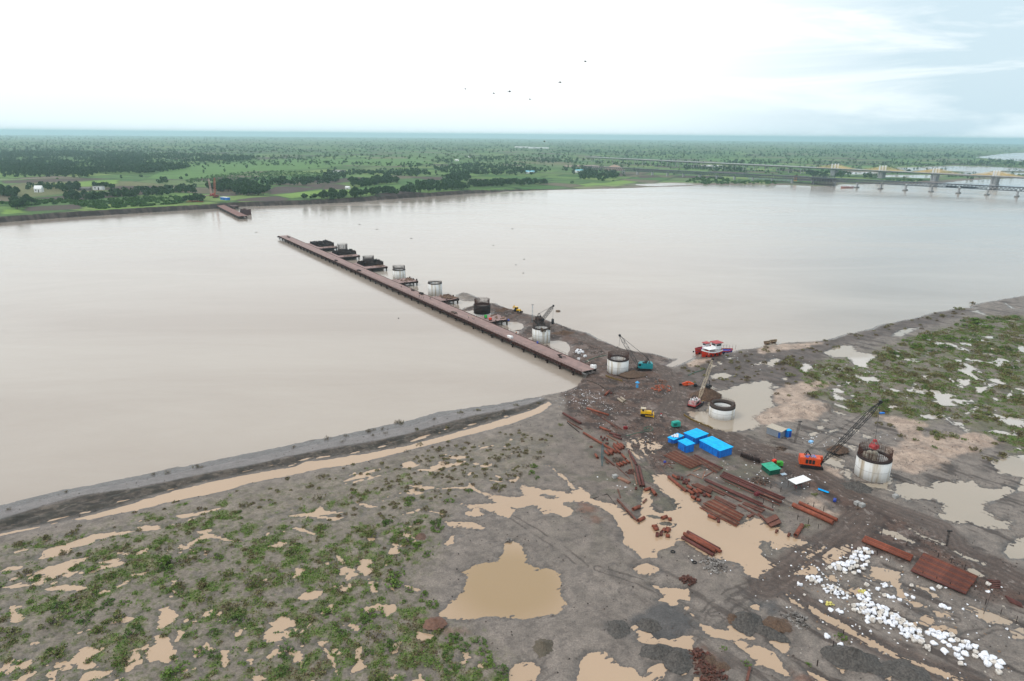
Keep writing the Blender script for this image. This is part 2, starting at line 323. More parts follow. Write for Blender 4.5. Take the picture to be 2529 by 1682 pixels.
PUD = [P(s) for s in (
 'O 1007,1418 1030,1395 1068,1360 1077,1330 1062,1318 1100,1298 1148,1292 1158,1275 1163,1252 1178,1245 1196,1253 1210,1270 1209,1295 1240,1310 1265,1310 1285,1320 1293,1340 1290,1370 1306,1395 1295,1405 1270,1415 1215,1425 1170,1425 1130,1418 1090,1425 1055,1428',
 'L 640,670 780,690 960,682 1075,668 900,560 890,545 1030,570 1200,600 1330,597 1380,575 1370,520 1335,490 1365,455 1450,480 1600,510 1750,530 1915,550 1930,520 2000,520 2040,490 2080,500 2100,540 2200,590 2300,640 2358,655 G 400,1060 500,1090 560,1130 700,1150 770,1200 830,1270 900,1320 935,1330 940,1380 1000,1000 1060,1000 1090,1090 1100,1140 1180,1230 1300,1180 1370,1110 1290,1090 1190,1010 1100,900 1090,840 1260,835 1270,870 1370,960 1460,1020 1520,1080 1600,1160 1690,1270 1990,1385 2080,1370 2110,1310 2178,1270 I 1080,900 1200,830 1290,840 1330,900 1420,920 1480,920 1560,990 1700,1070 1830,1110 1720,1150 1600,1155 1480,1178 1420,1175 1390,1110 1340,1098 1280,1115 1260,1160 1312,1210 1290,1250 1400,1330 1450,1370 1380,1430 1290,1480 1260,1522 1180,1500 1092,1430 1070,1370 1000,1340 870,1300 760,1300 700,1270 590,1210 520,1160 400,1090 325,1088 290,1150 130,1180 90,1230 100,1275 -50,1285 G 790,1568 800,1510 760,1440 700,1330 660,1260 610,1233 400,1130 260,1130 L 1830,655 1830,670 1870,710 1950,745 1952,790 1880,838 1850,835 1750,790 1660,762 1670,795 1620,800 1560,745 1550,705 1490,690 1420,715 1300,740 1240,800 1210,840 1100,820 1000,770 900,730 860,735 870,770 915,800 908,825 800,830 720,810 700,780 780,752',
 'G 810,470 850,490 870,560 920,620 970,670 940,672 870,600 815,550', 'G 850,440 920,470 930,510 890,492', 'G 930,440 990,436 1010,480 1000,580 1050,640 1020,632 970,560 950,500',
 'G 1035,450 1060,470 1060,560 1112,610 1080,602 1040,540', 'G 1070,500 1120,480 1200,510 1230,540 1150,570 1090,572', 'G 950,620 1000,650 1002,690 970,660',
 'Z 250,1110 300,1030 420,1010 560,1040 650,1090 570,1150 700,1130 960,1100 970,1050 1100,1000 1350,970 1390,940 1600,930 1650,905 1750,910 1860,970 1900,1000 1870,1030 2040,1040 2050,1060 1950,1080 1820,1080 1940,1160 1880,1240 1850,1310 1890,1390 H 390,230 414,270 300,320 190,390 190,420 240,470 240,495 160,530 0,550 G 1880,372 1750,345 1650,300 1540,250 1480,200 1465,162 1500,155 1680,160 F 1830,1130 1960,1110 1900,1040 Z 560,1200 420,1160',
 'F 1830,840 1900,800 2000,790 2125,820 2000,860 1870,865', 'F 1820,722 1860,690 1922,700 1850,735', 'Z 1490,535 1630,490 1700,520 1560,562', 'Z 1700,520 1880,450 1920,410 2030,410 2020,480 1920,560 1900,600 1780,592 1750,550', 'Z 650,480 720,500 765,535 720,550 670,530', 'Z 890,410 960,385 1020,385 940,415', 'Z 1070,640 1140,650 1120,672 1075,672',
 'Z 2120,860 2200,835 2250,860 2200,890 2130,885', 'Z 2200,720 2250,760 2220,785 2190,745',
 'H 1110,990 1160,950 1220,960 1230,1040 1260,1080 1420,1110 1560,1110 1590,1020 1660,1020 1690,1060 1615,1140 1650,1178 1700,1178 1722,1120 1790,1095 1900,1100 2000,1140 2070,1145 2100,1110 2178,1080 O 2240,1108 2262,1125 2300,1128 2320,1120 2340,1130 2300,1150 2270,1160 2265,1175 2300,1195 2332,1200 2320,1220 2270,1215 2235,1205 2200,1207 2160,1190 2175,1160 2150,1150 2100,1150 H 1830,1290 1700,1200 1560,1165 1400,1140 1200,1060',
 'H 1040,650 1110,670 1260,700 1262,750 1150,692', 'H 990,770 1060,820 1130,840 1150,870 1080,860 1160,910 1150,950 1080,950 1000,905 920,890 920,850 960,830',
 'J 2050,380 2060,330 2150,270 2226,245 2300,260 2300,450 2100,442', 'O 2280,1060 2320,1050 2400,1045 2400,1140 2340,1130 2355,1100 2300,1090',
 'H 860,490 930,485 945,515 870,522', 'H 1240,560 1290,512 1325,525 1300,560', 'H 950,555 1000,535 1020,555 960,570', 'H 1520,570 1570,560 1580,575 1530,585', 'H 770,570 860,550 870,570 800,605', 'H 1340,560 1380,575 1430,590 1420,622 1350,615',
 'H 920,425 1000,405 1020,415 930,440', 'H 1030,530 1100,522 1110,540 1040,545',
 'J 890,160 960,180 1060,200 1120,240 1230,290 1200,305 1100,270 1000,240 900,200', 'J 1150,155 1200,170 1300,230 1400,270 1500,312 1490,322 1400,292 1250,232', 'J 1500,330 1620,390 1720,430 1880,490 1860,500 1700,445 1560,375',
 'J 180,385 310,315 290,340 200,392', 'J 220,430 300,380 400,335 390,360 280,420 240,442', 'J 330,440 420,380 500,330 510,350 430,420 390,440', 'J 540,340 600,320 640,380 560,420 530,450 440,512 400,480 382,440 460,420',
 'J 120,560 200,520 300,515 330,560 350,600 250,590 130,592', 'J 390,595 460,590 540,650 520,665 430,642', 'J 830,520 900,530 1000,550 1092,570 1080,640 1100,720 1140,790 1100,812 1060,780 1050,720 990,650 870,650 740,600 820,592', 'J 520,700 600,740 700,710 740,740 740,780 620,772', 'J 1130,820 1200,830 1280,860 1350,890 1240,892 1180,862', 'J 1220,680 1300,700 1400,740 1450,800 1390,802 1330,740 1230,702', 'J 1380,920 1470,920 1570,950 1530,1010 1440,982', 'J 1270,990 1320,960 1400,990 1420,1030 1340,1070 1280,1042', 'J 1320,1110 1380,1060 1500,1055 1600,1090 1600,1130 1450,1132', 'J 1690,900 1750,880 1900,930 2000,960 2180,1020 2100,1052 1900,1042 1800,972', 'J 1700,530 1760,530 1860,600 1800,602 1720,562', 'J 1140,1020 1230,1030 1230,1070 1150,1052', 'J 2110,1110 2226,1080 2226,1180 2140,1170',
 'J 30,760 120,830 220,900 200,902 100,852', 'J 230,860 270,880 400,960 500,1000 600,1060 700,1120 800,1180 900,1240 1000,1290 1080,1340 1180,1370 1300,1400 1450,1460 1550,1500 1700,1560 1850,1620 1700,1630 1560,1560 1400,1502 1250,1452 1150,1402 1050,1372 950,1322 850,1262 750,1212 620,1142 500,1062 400,1012 290,952',
 'J 440,1375 480,1380 580,1470 560,1500', 'J 960,1568 1000,1470 1080,1430 1150,1410 1140,1430 1060,1460 1020,1530 1020,1568', 'J 310,1070 370,1065 410,1085 380,1105 330,1090',
 'J 0,1180 60,1200 80,1250 40,1340 0,1310 -60,1250', 'J 240,1480 300,1500 420,1560 460,1620 300,1600',
 'K 440,90 500,70 580,45 690,85 700,120 650,150 570,172 520,150 470,122', 'K 650,265 720,290 800,280 980,290 992,400 870,390 870,440 820,452 700,405 750,370 700,312',
 'K 1090,630 1200,660 1300,700 1370,690 1360,640 1420,640 1500,690 1560,720 1632,780 1500,790 1550,830 1700,850 1800,900 1850,960 1900,1050 1980,1140 1900,1122 1750,1052 1640,1032 1640,980 1560,920 1450,832 1330,782 1200,752 1130,692',
 'K 490,780 520,740 470,710 500,690 640,740 660,780 720,765 800,790 850,780 950,750 1080,750 1060,800 1020,840 1040,902 900,890 800,885 760,850 700,862 600,820 530,815', 'K 415,650 470,640 490,670 450,702', 'K 1760,800 1900,775 1972,820 1900,880 1955,942 1800,852', 'K 1580,460 1670,425 1660,492 1610,490', 'K 940,450 985,470 980,510 950,490', 'K 1000,530 1060,560 1040,570',
 'K -100,1220 -60,1000 0,920 170,900 250,980 300,1040 340,1060 420,1050 480,1100 540,1160 600,1070 680,1010 760,1020 832,1060 750,1110 700,1230', 'K 920,1100 980,1100 980,1130 930,1132', 'K 1010,1230 1040,1150 1100,1160 1140,1230',
 'N 2060,1390 2100,1350 2180,1330 2250,1340 2302,1390 2280,1460 2250,1510 2040,1520',
 'M 1465,110 1600,95 1700,75 1850,45 1800,75 1680,95 1560,130 1490,136', 'M 400,390 560,360 660,310 780,270 1000,250 1120,245 950,280 800,310 600,376', 'M 1130,205 1280,195 1360,210 1300,236 1170,240', 'M 1645,245 1770,225 1720,260 1900,310 2000,330 1900,326 1750,295 1650,320 1560,390 1720,400 1720,450 1690,400 1500,392 1600,320 1700,270', 'M 0,580 60,545 200,530 170,560', 'M 480,520 560,490 740,455 700,490 550,512', 'M 820,500 1030,465 960,500 850,512', 'M -50,722 150,680 240,690 150,707', 'M 260,680 360,635 370,660 330,696', 'M 340,725 480,690 700,700 720,720 600,742', 'M 790,780 870,730 940,735 850,772', 'M 960,700 1080,645 1050,680 970,722', 'M 1110,610 1230,580 1180,607', 'M 80,860 120,860 130,900 200,970 150,1005 90,1002', 'M 1330,890 1400,870 1472,940 1430,1000 1340,1060 1300,1082 1330,980', 'M 1290,1110 1400,1110 1430,1170 1462,1250 1400,1340 1250,1322 1200,1270 1290,1180', 'M 1040,1260 1120,1220 1242,1210 1090,1242', 'M 590,1330 700,1200 800,1220 832,1240 760,1290 700,1350 832,1370 700,1402', 'M 640,1489 720,1420 930,1400 920,1440 760,1489', 'M 980,430 1100,425 1240,385 1240,420 1060,442', 'M 160,1360 260,1310 260,1350 190,1388', 'M -30,1400 60,1340 120,1310 80,1370 10,1405', 'M 1840,1240 1900,1230 1880,1300 1910,1320 1870,1370 1845,1310', 'M 2200,1100 2340,1010 2340,1050 2250,1100 2358,1090 2340,1150 2210,1170', 'M 2040,1300 2110,1310 2090,1360',
 'L -30,205 60,190 180,225 80,260 -30,255', 'L 410,145 600,125 790,130 640,162 500,155', 'L 100,285 280,275 420,300 300,307', 'L 50,465 250,480 420,503 560,493 740,480 750,430 795,480 880,540 890,562 820,532 760,502 500,502 300,512 150,500', 'L 780,203 890,220 830,227', 'L 960,400 1130,420 1080,427', 'L 1015,340 1080,350 1150,390 1090,377', 'L 230,760 400,775 530,815 400,802', 'L 450,885 600,890 810,905 930,960 900,977 700,960 520,952', 'L 450,1140 520,1110 540,1050 575,1045 560,1090 570,1140 500,1157', 'L 1200,400 1290,390 1310,365 1320,380 1290,430 1220,417', 'L 1640,230 1700,240 1780,320 1850,345 1920,420 1985,515 1940,510 1880,420 1800,352 1720,260',
 'N 210,115 400,85 480,30 520,70 660,85 540,105 480,115 680,130 600,157 400,128', 'N 770,0 860,20 950,40 860,42', 'N 240,215 330,215 430,265 380,265', 'N 40,370 130,330 210,340 150,378', 'N 1160,260 1220,265 1260,300 1200,290', 'N 1500,350 1540,320 1560,275 1588,280 1585,345 1530,356', 'N 590,435 640,450 685,510 660,515', 'N 250,640 280,560 340,560 310,610', 'N 640,690 700,710 720,670 735,700 680,755 640,740', 'N 880,665 920,665 920,710 955,750 900,745', 'N 1160,685 1230,705 1300,730 1260,740', 'N 660,1030 740,1000 805,1040 790,1090 730,1050', 'N 10,1080 150,1005 155,1040 70,1090 180,1110 100,1160 20,1180', 'N 425,1155 550,1155 500,1190 570,1270 610,1380 620,1440 590,1380 540,1270 480,1190', 'N 780,1210 820,1200 810,1300 850,1370 720,1425 780,1340', 'N 1080,1180 1140,1160 1110,1250 1070,1260', 'N 1640,270 1660,280', 'N 1540,1360 1690,1320 1680,1345', 'N 1780,1340 1840,1340 1840,1380 1790,1380', 'N 20,1300 130,1190 120,1260 60,1300', 'N 480,1400 550,1400 510,1430', 'N 255,1270 300,1270 340,1330 310,1380', 'N 1660,1250 1700,1250 1710,1290 1680,1300', 'N 840,525 930,565 880,562',
 'R 1110,405 1150,360 1250,330 1350,325 1280,360 1200,402', 'R 490,550 650,480 760,490 780,540 900,560 1000,570 900,620 880,682 800,680 750,640 700,590 560,592', 'R 270,690 310,640 370,660 390,690 320,732', 'R 610,850 740,810 790,745 850,775 940,835 900,822 800,772 720,832', 'R 990,860 1100,925 1060,912', 'R 575,895 600,920 700,970 760,985 580,972', 'R 570,1000 700,1045 760,1072 650,1047', 'R 570,1070 700,1112 610,1102', 'R 1060,1045 1130,1020 1222,1050 1100,1062', 'R 1340,1035 1462,1085 1400,1072', 'R 1490,930 1560,930 1600,915 1672,940 1600,970 1530,992', 'R 1700,790 1822,790 1810,830 1720,866 1690,862', 'R 1700,720 1800,660 1840,680 1822,760 1760,742', 'R 1350,760 1440,755 1440,780 1380,797', 'R 1850,860 1990,850 2060,795 2050,820 1970,870 1900,932 1860,902', 'R 2000,940 2092,980 2030,987', 'R 2120,970 2190,890 2180,930 2150,972', 'R 2020,660 2060,600 2112,620 2080,702', 'R 1580,1145 1700,1200 1852,1270 1780,1267 1650,1192', 'R 1610,1135 1712,1115 1640,1147', 'R 1750,1110 1850,1030 1912,1050 1830,1092', 'R 2080,1170 2150,1120 2294,1150 2350,1220 2180,1202', 'R 2150,1300 2210,1250 2232,1302', 'R 1820,180 1880,170 1962,215 1880,197', 'R 2120,100 2200,150 2350,175 2350,182 2180,152', 'R 2230,480 2290,500 2350,560 2240,542', 'R -30,650 0,620 60,600 100,610 60,640 0,680',
)]
ISL = [P(s) for s in ('I 45,480 110,600 250,620 300,640 330,690 320,730 230,745 130,770 60,740 40,660', 'L 1550,582 1620,565 1760,590 1770,612 1730,625 1620,600', 'I 110,880 200,865 270,885 260,910 150,915', 'I -10,800 60,795 150,810 150,835 40,830',
 'G 420,1090 700,1160 760,1210 900,1320 940,1330 960,1290 900,1000 700,900 560,900', 'L 1200,710 1260,715 1300,742 1240,740')]
SAND = [P(s) for s in ('H 390,120 520,80 700,30 1000,20 1020,40 850,120 740,150 760,200 900,280 980,310 960,360 900,400 700,430 500,460 380,480 200,470 190,400 300,320 420,270 410,200', 'R 920,1110 1100,1120 1200,1150 1400,1190 1340,1230 1400,1310 1800,1290 2050,1310 2000,1400 1800,1450 1700,1480 1500,1568 1300,1640 1100,1600 1080,1440 1150,1380 1200,1300 1100,1200', 'R -60,485 0,478 200,475 400,455 480,470 300,530 100,540 0,550 -80,560', 'I 1640,640 1730,590 1900,580 2050,650 2040,720 2160,790 2140,830 1900,760 1700,660', 'H 930,880 1100,1000 1130,1060 1000,1030 850,960', 'Z 0,480 120,430 300,440 540,420 500,450 200,560 0,620')]
DARK = P('O 1300,905 1345,865 E 2330,1180 1330,705 690,430 760,405 1150,345 1290,410 1740,550 2270,695 F 120,240 460,360 960,530 1400,620 1300,720 1450,780 1560,900 1800,960 1800,1130 1560,1260 O 1700,1000 1850,1060 1950,1120 2050,1170 2200,1250 2380,1330 2400,1420 2200,1340 2050,1280 1960,1270 1880,1320 1790,1350 1760,1330 1830,1290 1950,1200 1900,1150 1830,1110 1700,1050 1600,1020 1560,1060 1520,1110 1490,1080 1460,1030 1400,1000 1310,970', 1.2)
BANKR = P('F 1450,720 1640,620 2100,560 2358,505 R 380,465 740,385 1000,310 1420,220 1690,160 1830,170 1500,290 1100,390 700,470 500,560 300,760 250,870 Z 1890,1390 1900,1000 960,1080 300,1010 O 1600,900 1560,860', 1.2)
RED = [P(s) for s in ('L 2060,690 2200,700 2358,790 2358,880 2250,900 2050,850 2000,800', 'K 980,880 1100,880 1250,960 1320,1060 1200,1187 1000,1100 940,1020', 'I 1720,1040 1850,1060 1980,990 1900,1080 1780,1110', 'N 1360,980 1450,980 1650,1000 1640,1080 1400,1080', 'J 0,1380 150,1460 250,1568 100,1568 -100,1450', 'K 1750,590 1900,600 1920,700 1800,690')]
GRAV = [P(s) for s in ('K 210,630 330,590 560,540 700,440 880,480 1000,620 960,700 820,790 660,790 480,700 420,640 390,740 240,745', 'K 1680,460 1820,430 1920,500 1900,570 1740,600', 'J 860,1420 1000,1390 1170,1390 1040,1440 960,1568 800,1620', 'I 1480,430 1600,380 1820,520 1860,570 1760,620 1560,600', 'J 1100,60 1420,260 1700,460 2226,760 2226,620 1800,420 1500,240 1250,60')]
ROAD = P('F 700,520 900,600 1100,690 1300,780 1400,900 1430,1050 1360,1200 1330,1250 G 1400,180 1640,300 1950,430 2178,560 H 250,740 600,900 800,980 1100,1130 1300,1250 1500,1330 1800,1440 2178,1568 J 1600,360 1900,520 2226,690 2500,830', 1.0)
ROAD2 = P('J 760,60 600,190 400,330 200,480 0,610 -150,700', 1.0)
ROAD3 = P('J -150,620 0,690 200,850 400,980 700,1150 1000,1310 1300,1430 1700,1580 1900,1650', 1.0)
SPITROAD = P('E 1500,560 1800,620 2100,740 2358,850 F 300,360 600,500 750,560', 1.0)
SCRUB_L = P('O -600,1400 0,1260 Q 250,880 600,800 1000,720 1400,640 1850,540 2358,420 O 1180,1000 1260,1010 1240,1060 1200,1110 1110,1110 1060,1150 1000,1230 990,1290 960,1330 1000,1420 1060,1480 1130,1500 1190,1600 1200,1800 -900,1800', 1.0)
SCRUB_R = P('R 560,600 900,590 1150,450 1300,390 1600,330 1850,230 2294,200 O 2800,760 2800,1300 2330,1040 R 2000,1290 1850,1270 1580,1160 1350,1190 1100,1110 900,1110 700,1080 560,990 330,930 330,800 150,700 150,620 330,640', 1.0)
MOUNDS = [(P(s)[0], r, h) for s, r, h in (('H 850,300', 11, 1.5), ('H 560,330', 9, 0.9), ('R 1350,1480', 13, 1.6), ('R 1700,1400', 9, 0.9), ('R 1880,1310', 6, 1.1), ('H 900,140', 3, .8), ('E 1350,470', 7, 1.2), ('E 800,255', 9, 1.5), ('E 2080,820', 5, 1.0), ('E 1150,400', 8, .8), ('F 950,830', 5, .8), ('H 1080,760', 5, 1.3), ('Z 1750,140', 7, .9), ('G 700,1250', 3, .4), ('K 800,620', 5, .5), ('N 1420,1030', 3, .8), ('N 1600,1050', 2, .7), ('K 1900,660', 4, .5), ('J 1100,950', 6, .5), ('J 700,640', 4, .3))]
ramp_ = np.geomspace(88.0, 660.0, 980); az_ = np.linspace(R(-53), R(53), 1160)
RR, AA = np.meshgrid(ramp_, az_, indexing='ij')
gx = (RR * np.sin(AA)).ravel(); gy = (RR * np.cos(AA)).ravel(); NG = gx.size
# streams ran along the bank: rotated, stretched coordinates
d_ = (CH_UP[-1] - CH_UP[1]); ang = math.atan2(d_.y, d_.x)
ga = gx * math.cos(ang) + gy * math.sin(ang); gb = -gx * math.sin(ang) + gy * math.cos(ang)
wob = (fbm(gx / 5, gy / 5, 3, 4) - .5)
wob2 = (fbm(gx / 1.6, gy / 1.6, 31, 3) - .5)
land = np.minimum(polysd(LAND, gx, gy), polysd(TIP, gx, gy))
for q in POOLS0:
    i = near(q, gx, gy, 12); land[i] = np.maximum(land[i], -polysd(q, gx[i], gy[i]))
land = -land + wob * 2.2 + wob2 * .7              # positive on land
n1 = fbm(gx / 30, gy / 30, 5, 4); n2 = fbm(ga / 13, gb / 3.2, 9, 4); n3 = fbm(gx / 4.5, gy / 4.5, 13, 4); n4 = fbm(gx / 1.1, gy / 1.1, 21, 3)
sdl = polysd(SCRUB_L, gx, gy); sdr = polysd(SCRUB_R, gx, gy); dark = polysd(DARK, gx, gy); bankr = polysd(BANKR, gx, gy)
mL = sstep(6, -6, sdl + wob * 8); mR = sstep(6, -6, sdr + wob * 8); mD = sstep(3, -3, dark + wob * 8); mB = sstep(3, -3, bankr + wob * 6)
h = WL + 0.22 + 0.25 * n1 + 0.18 * (n3 - .5) + 0.10 * (n4 - .5)
far_ch = np.clip(linesd(CH_LO, gx, gy) / 60, 0, 1)
mixn = n2 * (1 - far_ch * .75) + n3 * far_ch * .75
hs = WL + 1.3 * (mixn - .325) + 0.25 * (n4 - .5)
h = h * (1 - mL) + hs * mL
hs = WL + 1.5 * (fbm(gx / 7, gy / 7, 41, 4) - .275) + 0.25 * (n4 - .5)
h = h * (1 - mR) + hs * mR
h = np.where(mD > .5, np.maximum(h, WL + .08) + .2 * (n3 - .4) + .16 * (n4 - .5), h)
for c, r, hh in MOUNDS:
    i = np.nonzero((gx - c.x) ** 2 + (gy - c.y) ** 2 < (r * 1.4) ** 2)[0]
    dd = np.hypot(gx[i] - c.x, gy[i] - c.y) + wob[i] * r * .8
    h[i] += hh * sstep(r, 0, dd)
# the levee along the river on the left, and the channel behind it
dsh = linesd(SHORE_L, gx, gy); dup_ = linesd(SC_UP, gx, gy); dch = linesd(CH_UP, gx, gy)
inS = polysd(STRIP, gx, gy) + wob * 2; inC = polysd(SCARP, gx, gy) + wob * 1.5
t = dsh / (dsh + dup_ + .01); h = np.where(inS < 0, 0.1 + 1.5 * t ** .8 + .15 * (n3 - .5), h)
t = dup_ / (dup_ + dch + .01); h = np.where((inC < 0) & (inS >= 0), 1.6 * (1 - t) + .88 * t + 1.9 * (fbm(ga / 5, gb / 1.5, 71, 4) - .5) * np.minimum(1, 3 * np.minimum(t, 1 - t) + .15), h)
# ruts on the roads
ruts = np.zeros(NG); roadm = np.zeros(NG)
for line, wd in ((ROAD, 4.2), (ROAD2, 4.6), (ROAD3, 3.2), (SPITROAD, 2.6)):
    i = near(line, gx, gy, 12); d = linesd(line, gx[i], gy[i]) + wob[i] * 1.6
    m = sstep(wd + 1.2, wd - 1.0, d); roadm[i] = np.maximum(roadm[i], m)
    ruts[i] = np.maximum(ruts[i], m * (.5 + .5 * np.cos(d * 2 * math.pi / 1.9)))
h = h * (1 - roadm) + (WL + .32 + .15 * n1) * roadm - .10 * ruts * roadm
# single wheel tracks across the silt and the yard
TRK = [P(s, 1.0) for s in ('K 1700,190 1400,330 1200,460 1050,640', 'I 20,280 120,420 250,620 420,820 600,1000', 'G 930,690 1050,780 1180,900 1330,1060', 'K 1800,230 1500,360 1380,450 1330,560', 'K 1850,260 1620,420 1420,520 1200,540', 'G 1000,560 1080,760 1200,900 1400,1200', 'G 1090,540 1130,720 1250,860', 'J 60,560 -200,690 -420,800', 'F 1350,1060 1250,1200 1100,1330 1000,1474', 'F 1420,900 1250,860 1050,830', 'H 400,650 800,720 1000,700', 'H 0,700 -120,760 -200,640', 'L 1200,800 1500,1000 1800,1200 2100,1415', 'K 100,100 500,220 900,420', 'J 1600,1200 1800,1130 2000,1070', 'J 1150,880 1350,960 1600,1000', 'G 380,40 600,130 800,260 870,420', 'F 500,1250 800,1200 1100,1150', 'I 1500,560 1700,480 1900,560')]
trk = np.zeros(NG)
for q in TRK:
    i = near(q, gx, gy, 4); d = np.abs(linesd(q, gx[i], gy[i]) + wob[i] * 1.5 - .95); trk[i] = np.maximum(trk[i], sstep(.42, .12, d))
trk *= sstep(.30, .45, fbm(gx / 3, gy / 3, 97, 3)); h -= .07 * trk
# hollows that hold water
pool = np.full(NG, 99.0)
jag = wob * .8 + wob2 * 1.0 + (fbm(ga / 2.2, gb / .45, 77, 4) - .5) * 2.2
for q in PUD:
    i = near(q, gx, gy, 6)
    if i.size: pool[i] = np.minimum(pool[i], polysd(q, gx[i], gy[i]) + 0)
pool[:] = np.where(pool < 90, pool, pool)
for q in ISL:
    i = near(q, gx, gy, 4); pool[i] = np.maximum(pool[i], -polysd(q, gx[i], gy[i]))
amp = np.clip(RR.ravel() / 260, .35, 1.0)
tka = gx * math.cos(R(-48)) + gy * math.sin(R(-48)); tkb = -gx * math.sin(R(-48)) + gy * math.cos(R(-48))   # along the wheel tracks
isl = np.where(mD + roadm + sstep(60, 90, gx) > .0, sstep(.66, .74, fbm(tka / 7, tkb / .55, 79, 3)), 0) + .8 * sstep(.71, .76, fbm(ga / 2.5, gb / .8, 80, 3)) * (mL < .5)
pj = pool + jag * amp + np.clip(isl, 0, 1) * 1.6 * sstep(-6, -1, pool)
chn = polysd(CHANNEL, gx, gy) + 1.0 + jag * amp * .55; pj = np.minimum(pj, chn)
h = np.where(pj < 0, np.minimum(h, WL - .03 - .12 * np.minimum(-pj, 2)), np.where(pj < 3, np.minimum(h, WL + .015 + pj * (.10 + .12 * n3)), h))
damp = sstep(1.6, 0, np.minimum(pj, np.maximum(h - WL, 0) * 8))      # damp rim of every pool
# shore
h = np.where(land > 0, np.minimum(h, -.05 + land * (0.22 + .25 * n3) + .1 * n4), np.maximum(-2.0, land * .25))
# what the ground is made of
cols = np.empty((NG, 4), np.float32)
base = G(138, 127, 118)[None, :] * (0.80 + .40 * fbm(ga / 9, gb / 4, 51, 5))[:, None]
def lay(m, c):
    global base
    m = np.clip(m, 0, 1)[:, None]; base = base * (1 - m) + np.asarray(c, np.float32)[None, :] * m
lay(mR, G(132, 121, 110)); lay(mR * sstep(.38, .60, fbm(gx / 6, gy / 6, 53, 4)) * .75, G(106, 106, 78)); lay(mB, G(108, 95, 88)); lay(mB * sstep(.5, .62, fbm(gx / 5, gy / 5, 54, 4)), G(86, 74, 66))
lay(mD, G(100, 77, 66)); lay(mD * sstep(.50, .68, fbm(gx / 6, gy / 6, 57, 4)), G(120, 102, 94)); lay(mD * sstep(.46, .66, fbm(gx / 3.2, gy / 3.2, 58, 5)), G(66, 50, 43)); py_ = np.exp(-(((gx - 52) / 34) ** 2 + ((gy - 200) / 40) ** 2)) * (1 - mD); lay(py_ * .8, G(120, 104, 92)); lay(py_ * sstep(.5, .62, fbm(gx / 4, gy / 4, 62, 4)), G(96, 94, 74)); lay((1 - mD) * (1 - mR) * (1 - mL * .6) * sstep(.56, .72, fbm(tka / 9, tkb / 2.2, 59, 5)) * sstep(10, 60, gx), G(84, 72, 65)); lay((1 - mD) * sstep(.60, .70, fbm(gx / 2.2, gy / 2.2, 60, 4)) * .35, G(84, 76, 72))
for q in GRAV:
    i = near(q, gx, gy, 8); m = np.zeros(NG); m[i] = sstep(1.5, -1.5, polysd(q, gx[i], gy[i]) + wob[i] * 6); lay(m * .9, G(84, 82, 82))
for q in SAND:
    i = near(q, gx, gy, 8); m = np.zeros(NG); m[i] = sstep(1.5, -1.5, polysd(q, gx[i], gy[i]) + wob[i] * 7); lay(m, G(192, 169, 151)); lay(m * sstep(.50, .66, n3) * .8, G(164, 142, 126))
for q in RED:
    i = near(q, gx, gy, 6); m = np.zeros(NG); m[i] = sstep(1.5, -1.5, polysd(q, gx[i], gy[i]) + wob[i] * 7); lay(m * .75 * sstep(.3, .6, n3), G(120, 80, 60))
lay(trk * .75, G(80, 70, 64)); lay(roadm * .85, G(102, 86, 77)); lay(ruts * roadm * .6, G(76, 62, 55))
lay(((inS < 0) & (land > 0)) * 1.0, G(126, 119, 117)); lay(sstep(1.0, -1.0, inC) * (inS >= -1), G(84, 74, 65)); lay(sstep(1.0, -1.0, inC) * sstep(.48, .62, fbm(ga / 6, gb / 1.3, 61, 4)), G(56, 51, 40))
# pebbles, rubbish and pale dried crusts in the yard
lay(mD * sstep(.69, .76, fbm(gx / 1.1, gy / 1.1, 63, 4)) * .8, G(150, 138, 130))
lay(sstep(.70, .76, fbm(ga / 2.5, gb / .6, 65, 3)) * (1 - mD) * .5, G(92, 83, 79))
lay(sstep(1.0, -1.0, inC) * sstep(.5, .62, fbm(ga / 1.8, gb / .6, 64, 4)) * .8, G(44, 40, 33)); lay(sstep(1.0, -1.0, inC) * sstep(.62, .7, fbm(ga / 1.5, gb / .5, 66, 3)) * .6, G(120, 108, 96))
# thin moss and creeping grass
vegd = np.zeros(NG)
ly = np.clip((gy * -1 + 215 - gx * .18) / 80, 0, 1)       # denser towards the foot of the left bank
vegd = mL * (0.08 + .66 * ly) + mR * .80
vn = fbm(gx / 6.5, gy / 6.5, 81, 4); vn2 = fbm(gx / 1.8, gy / 1.8, 83, 3)
vm = sstep(.56, .74, vn * .55 + vn2 * .45 + (vegd - .45) * .38) * (vegd > .03)
lay(mL * .55, G(138, 127, 111)); lay(mL * sstep(.54, .66, fbm(gx / .9, gy / .9, 85, 3)) * (.35 + .5 * ly), G(100, 100, 68)); lay(vm * .7, G(122, 124, 76)); lay(vm * sstep(.48, .62, vn2) * .6, G(100, 116, 56))
lay(damp * .6, base * .72) if False else None
base = base * (1 - .40 * damp)[:, None]
cols[:, :3] = base * (0.9 + .2 * n4)[:, None]
shw = sstep(4.5, 0.5, land)
cols[:, 3] = np.clip(.78 - .42 * shw - .34 * damp - .25 * ((inS < 0) & (land > 0)) - .12 * (1 - mD) * (1 - mR), .26, .95)
NR, NA = RR.shape
idx = np.arange(NG).reshape(NR, NA)
quads = np.stack([idx[:-1, :-1], idx[:-1, 1:], idx[1:, 1:], idx[1:, :-1]], -1).reshape(-1, 4)
hq = h[quads]; ok = hq.max(1) > -1.9
used = np.unique(quads[ok]); remap = np.full(NG, -1); remap[used] = np.arange(used.size)
M_ground = attr_mat('wet_silt', grain=2.6, amt=.50, bump=.16, coarse=.35)
ground = np_mesh('ground', np.stack([gx, gy, h], -1)[used], remap[quads[ok]][:, ::-1], M_ground, cols[used], smooth=True)
tag(ground, 'grey silt and brown mud of the near river bank', kind='structure')
hgrid = h.reshape(NR, NA)
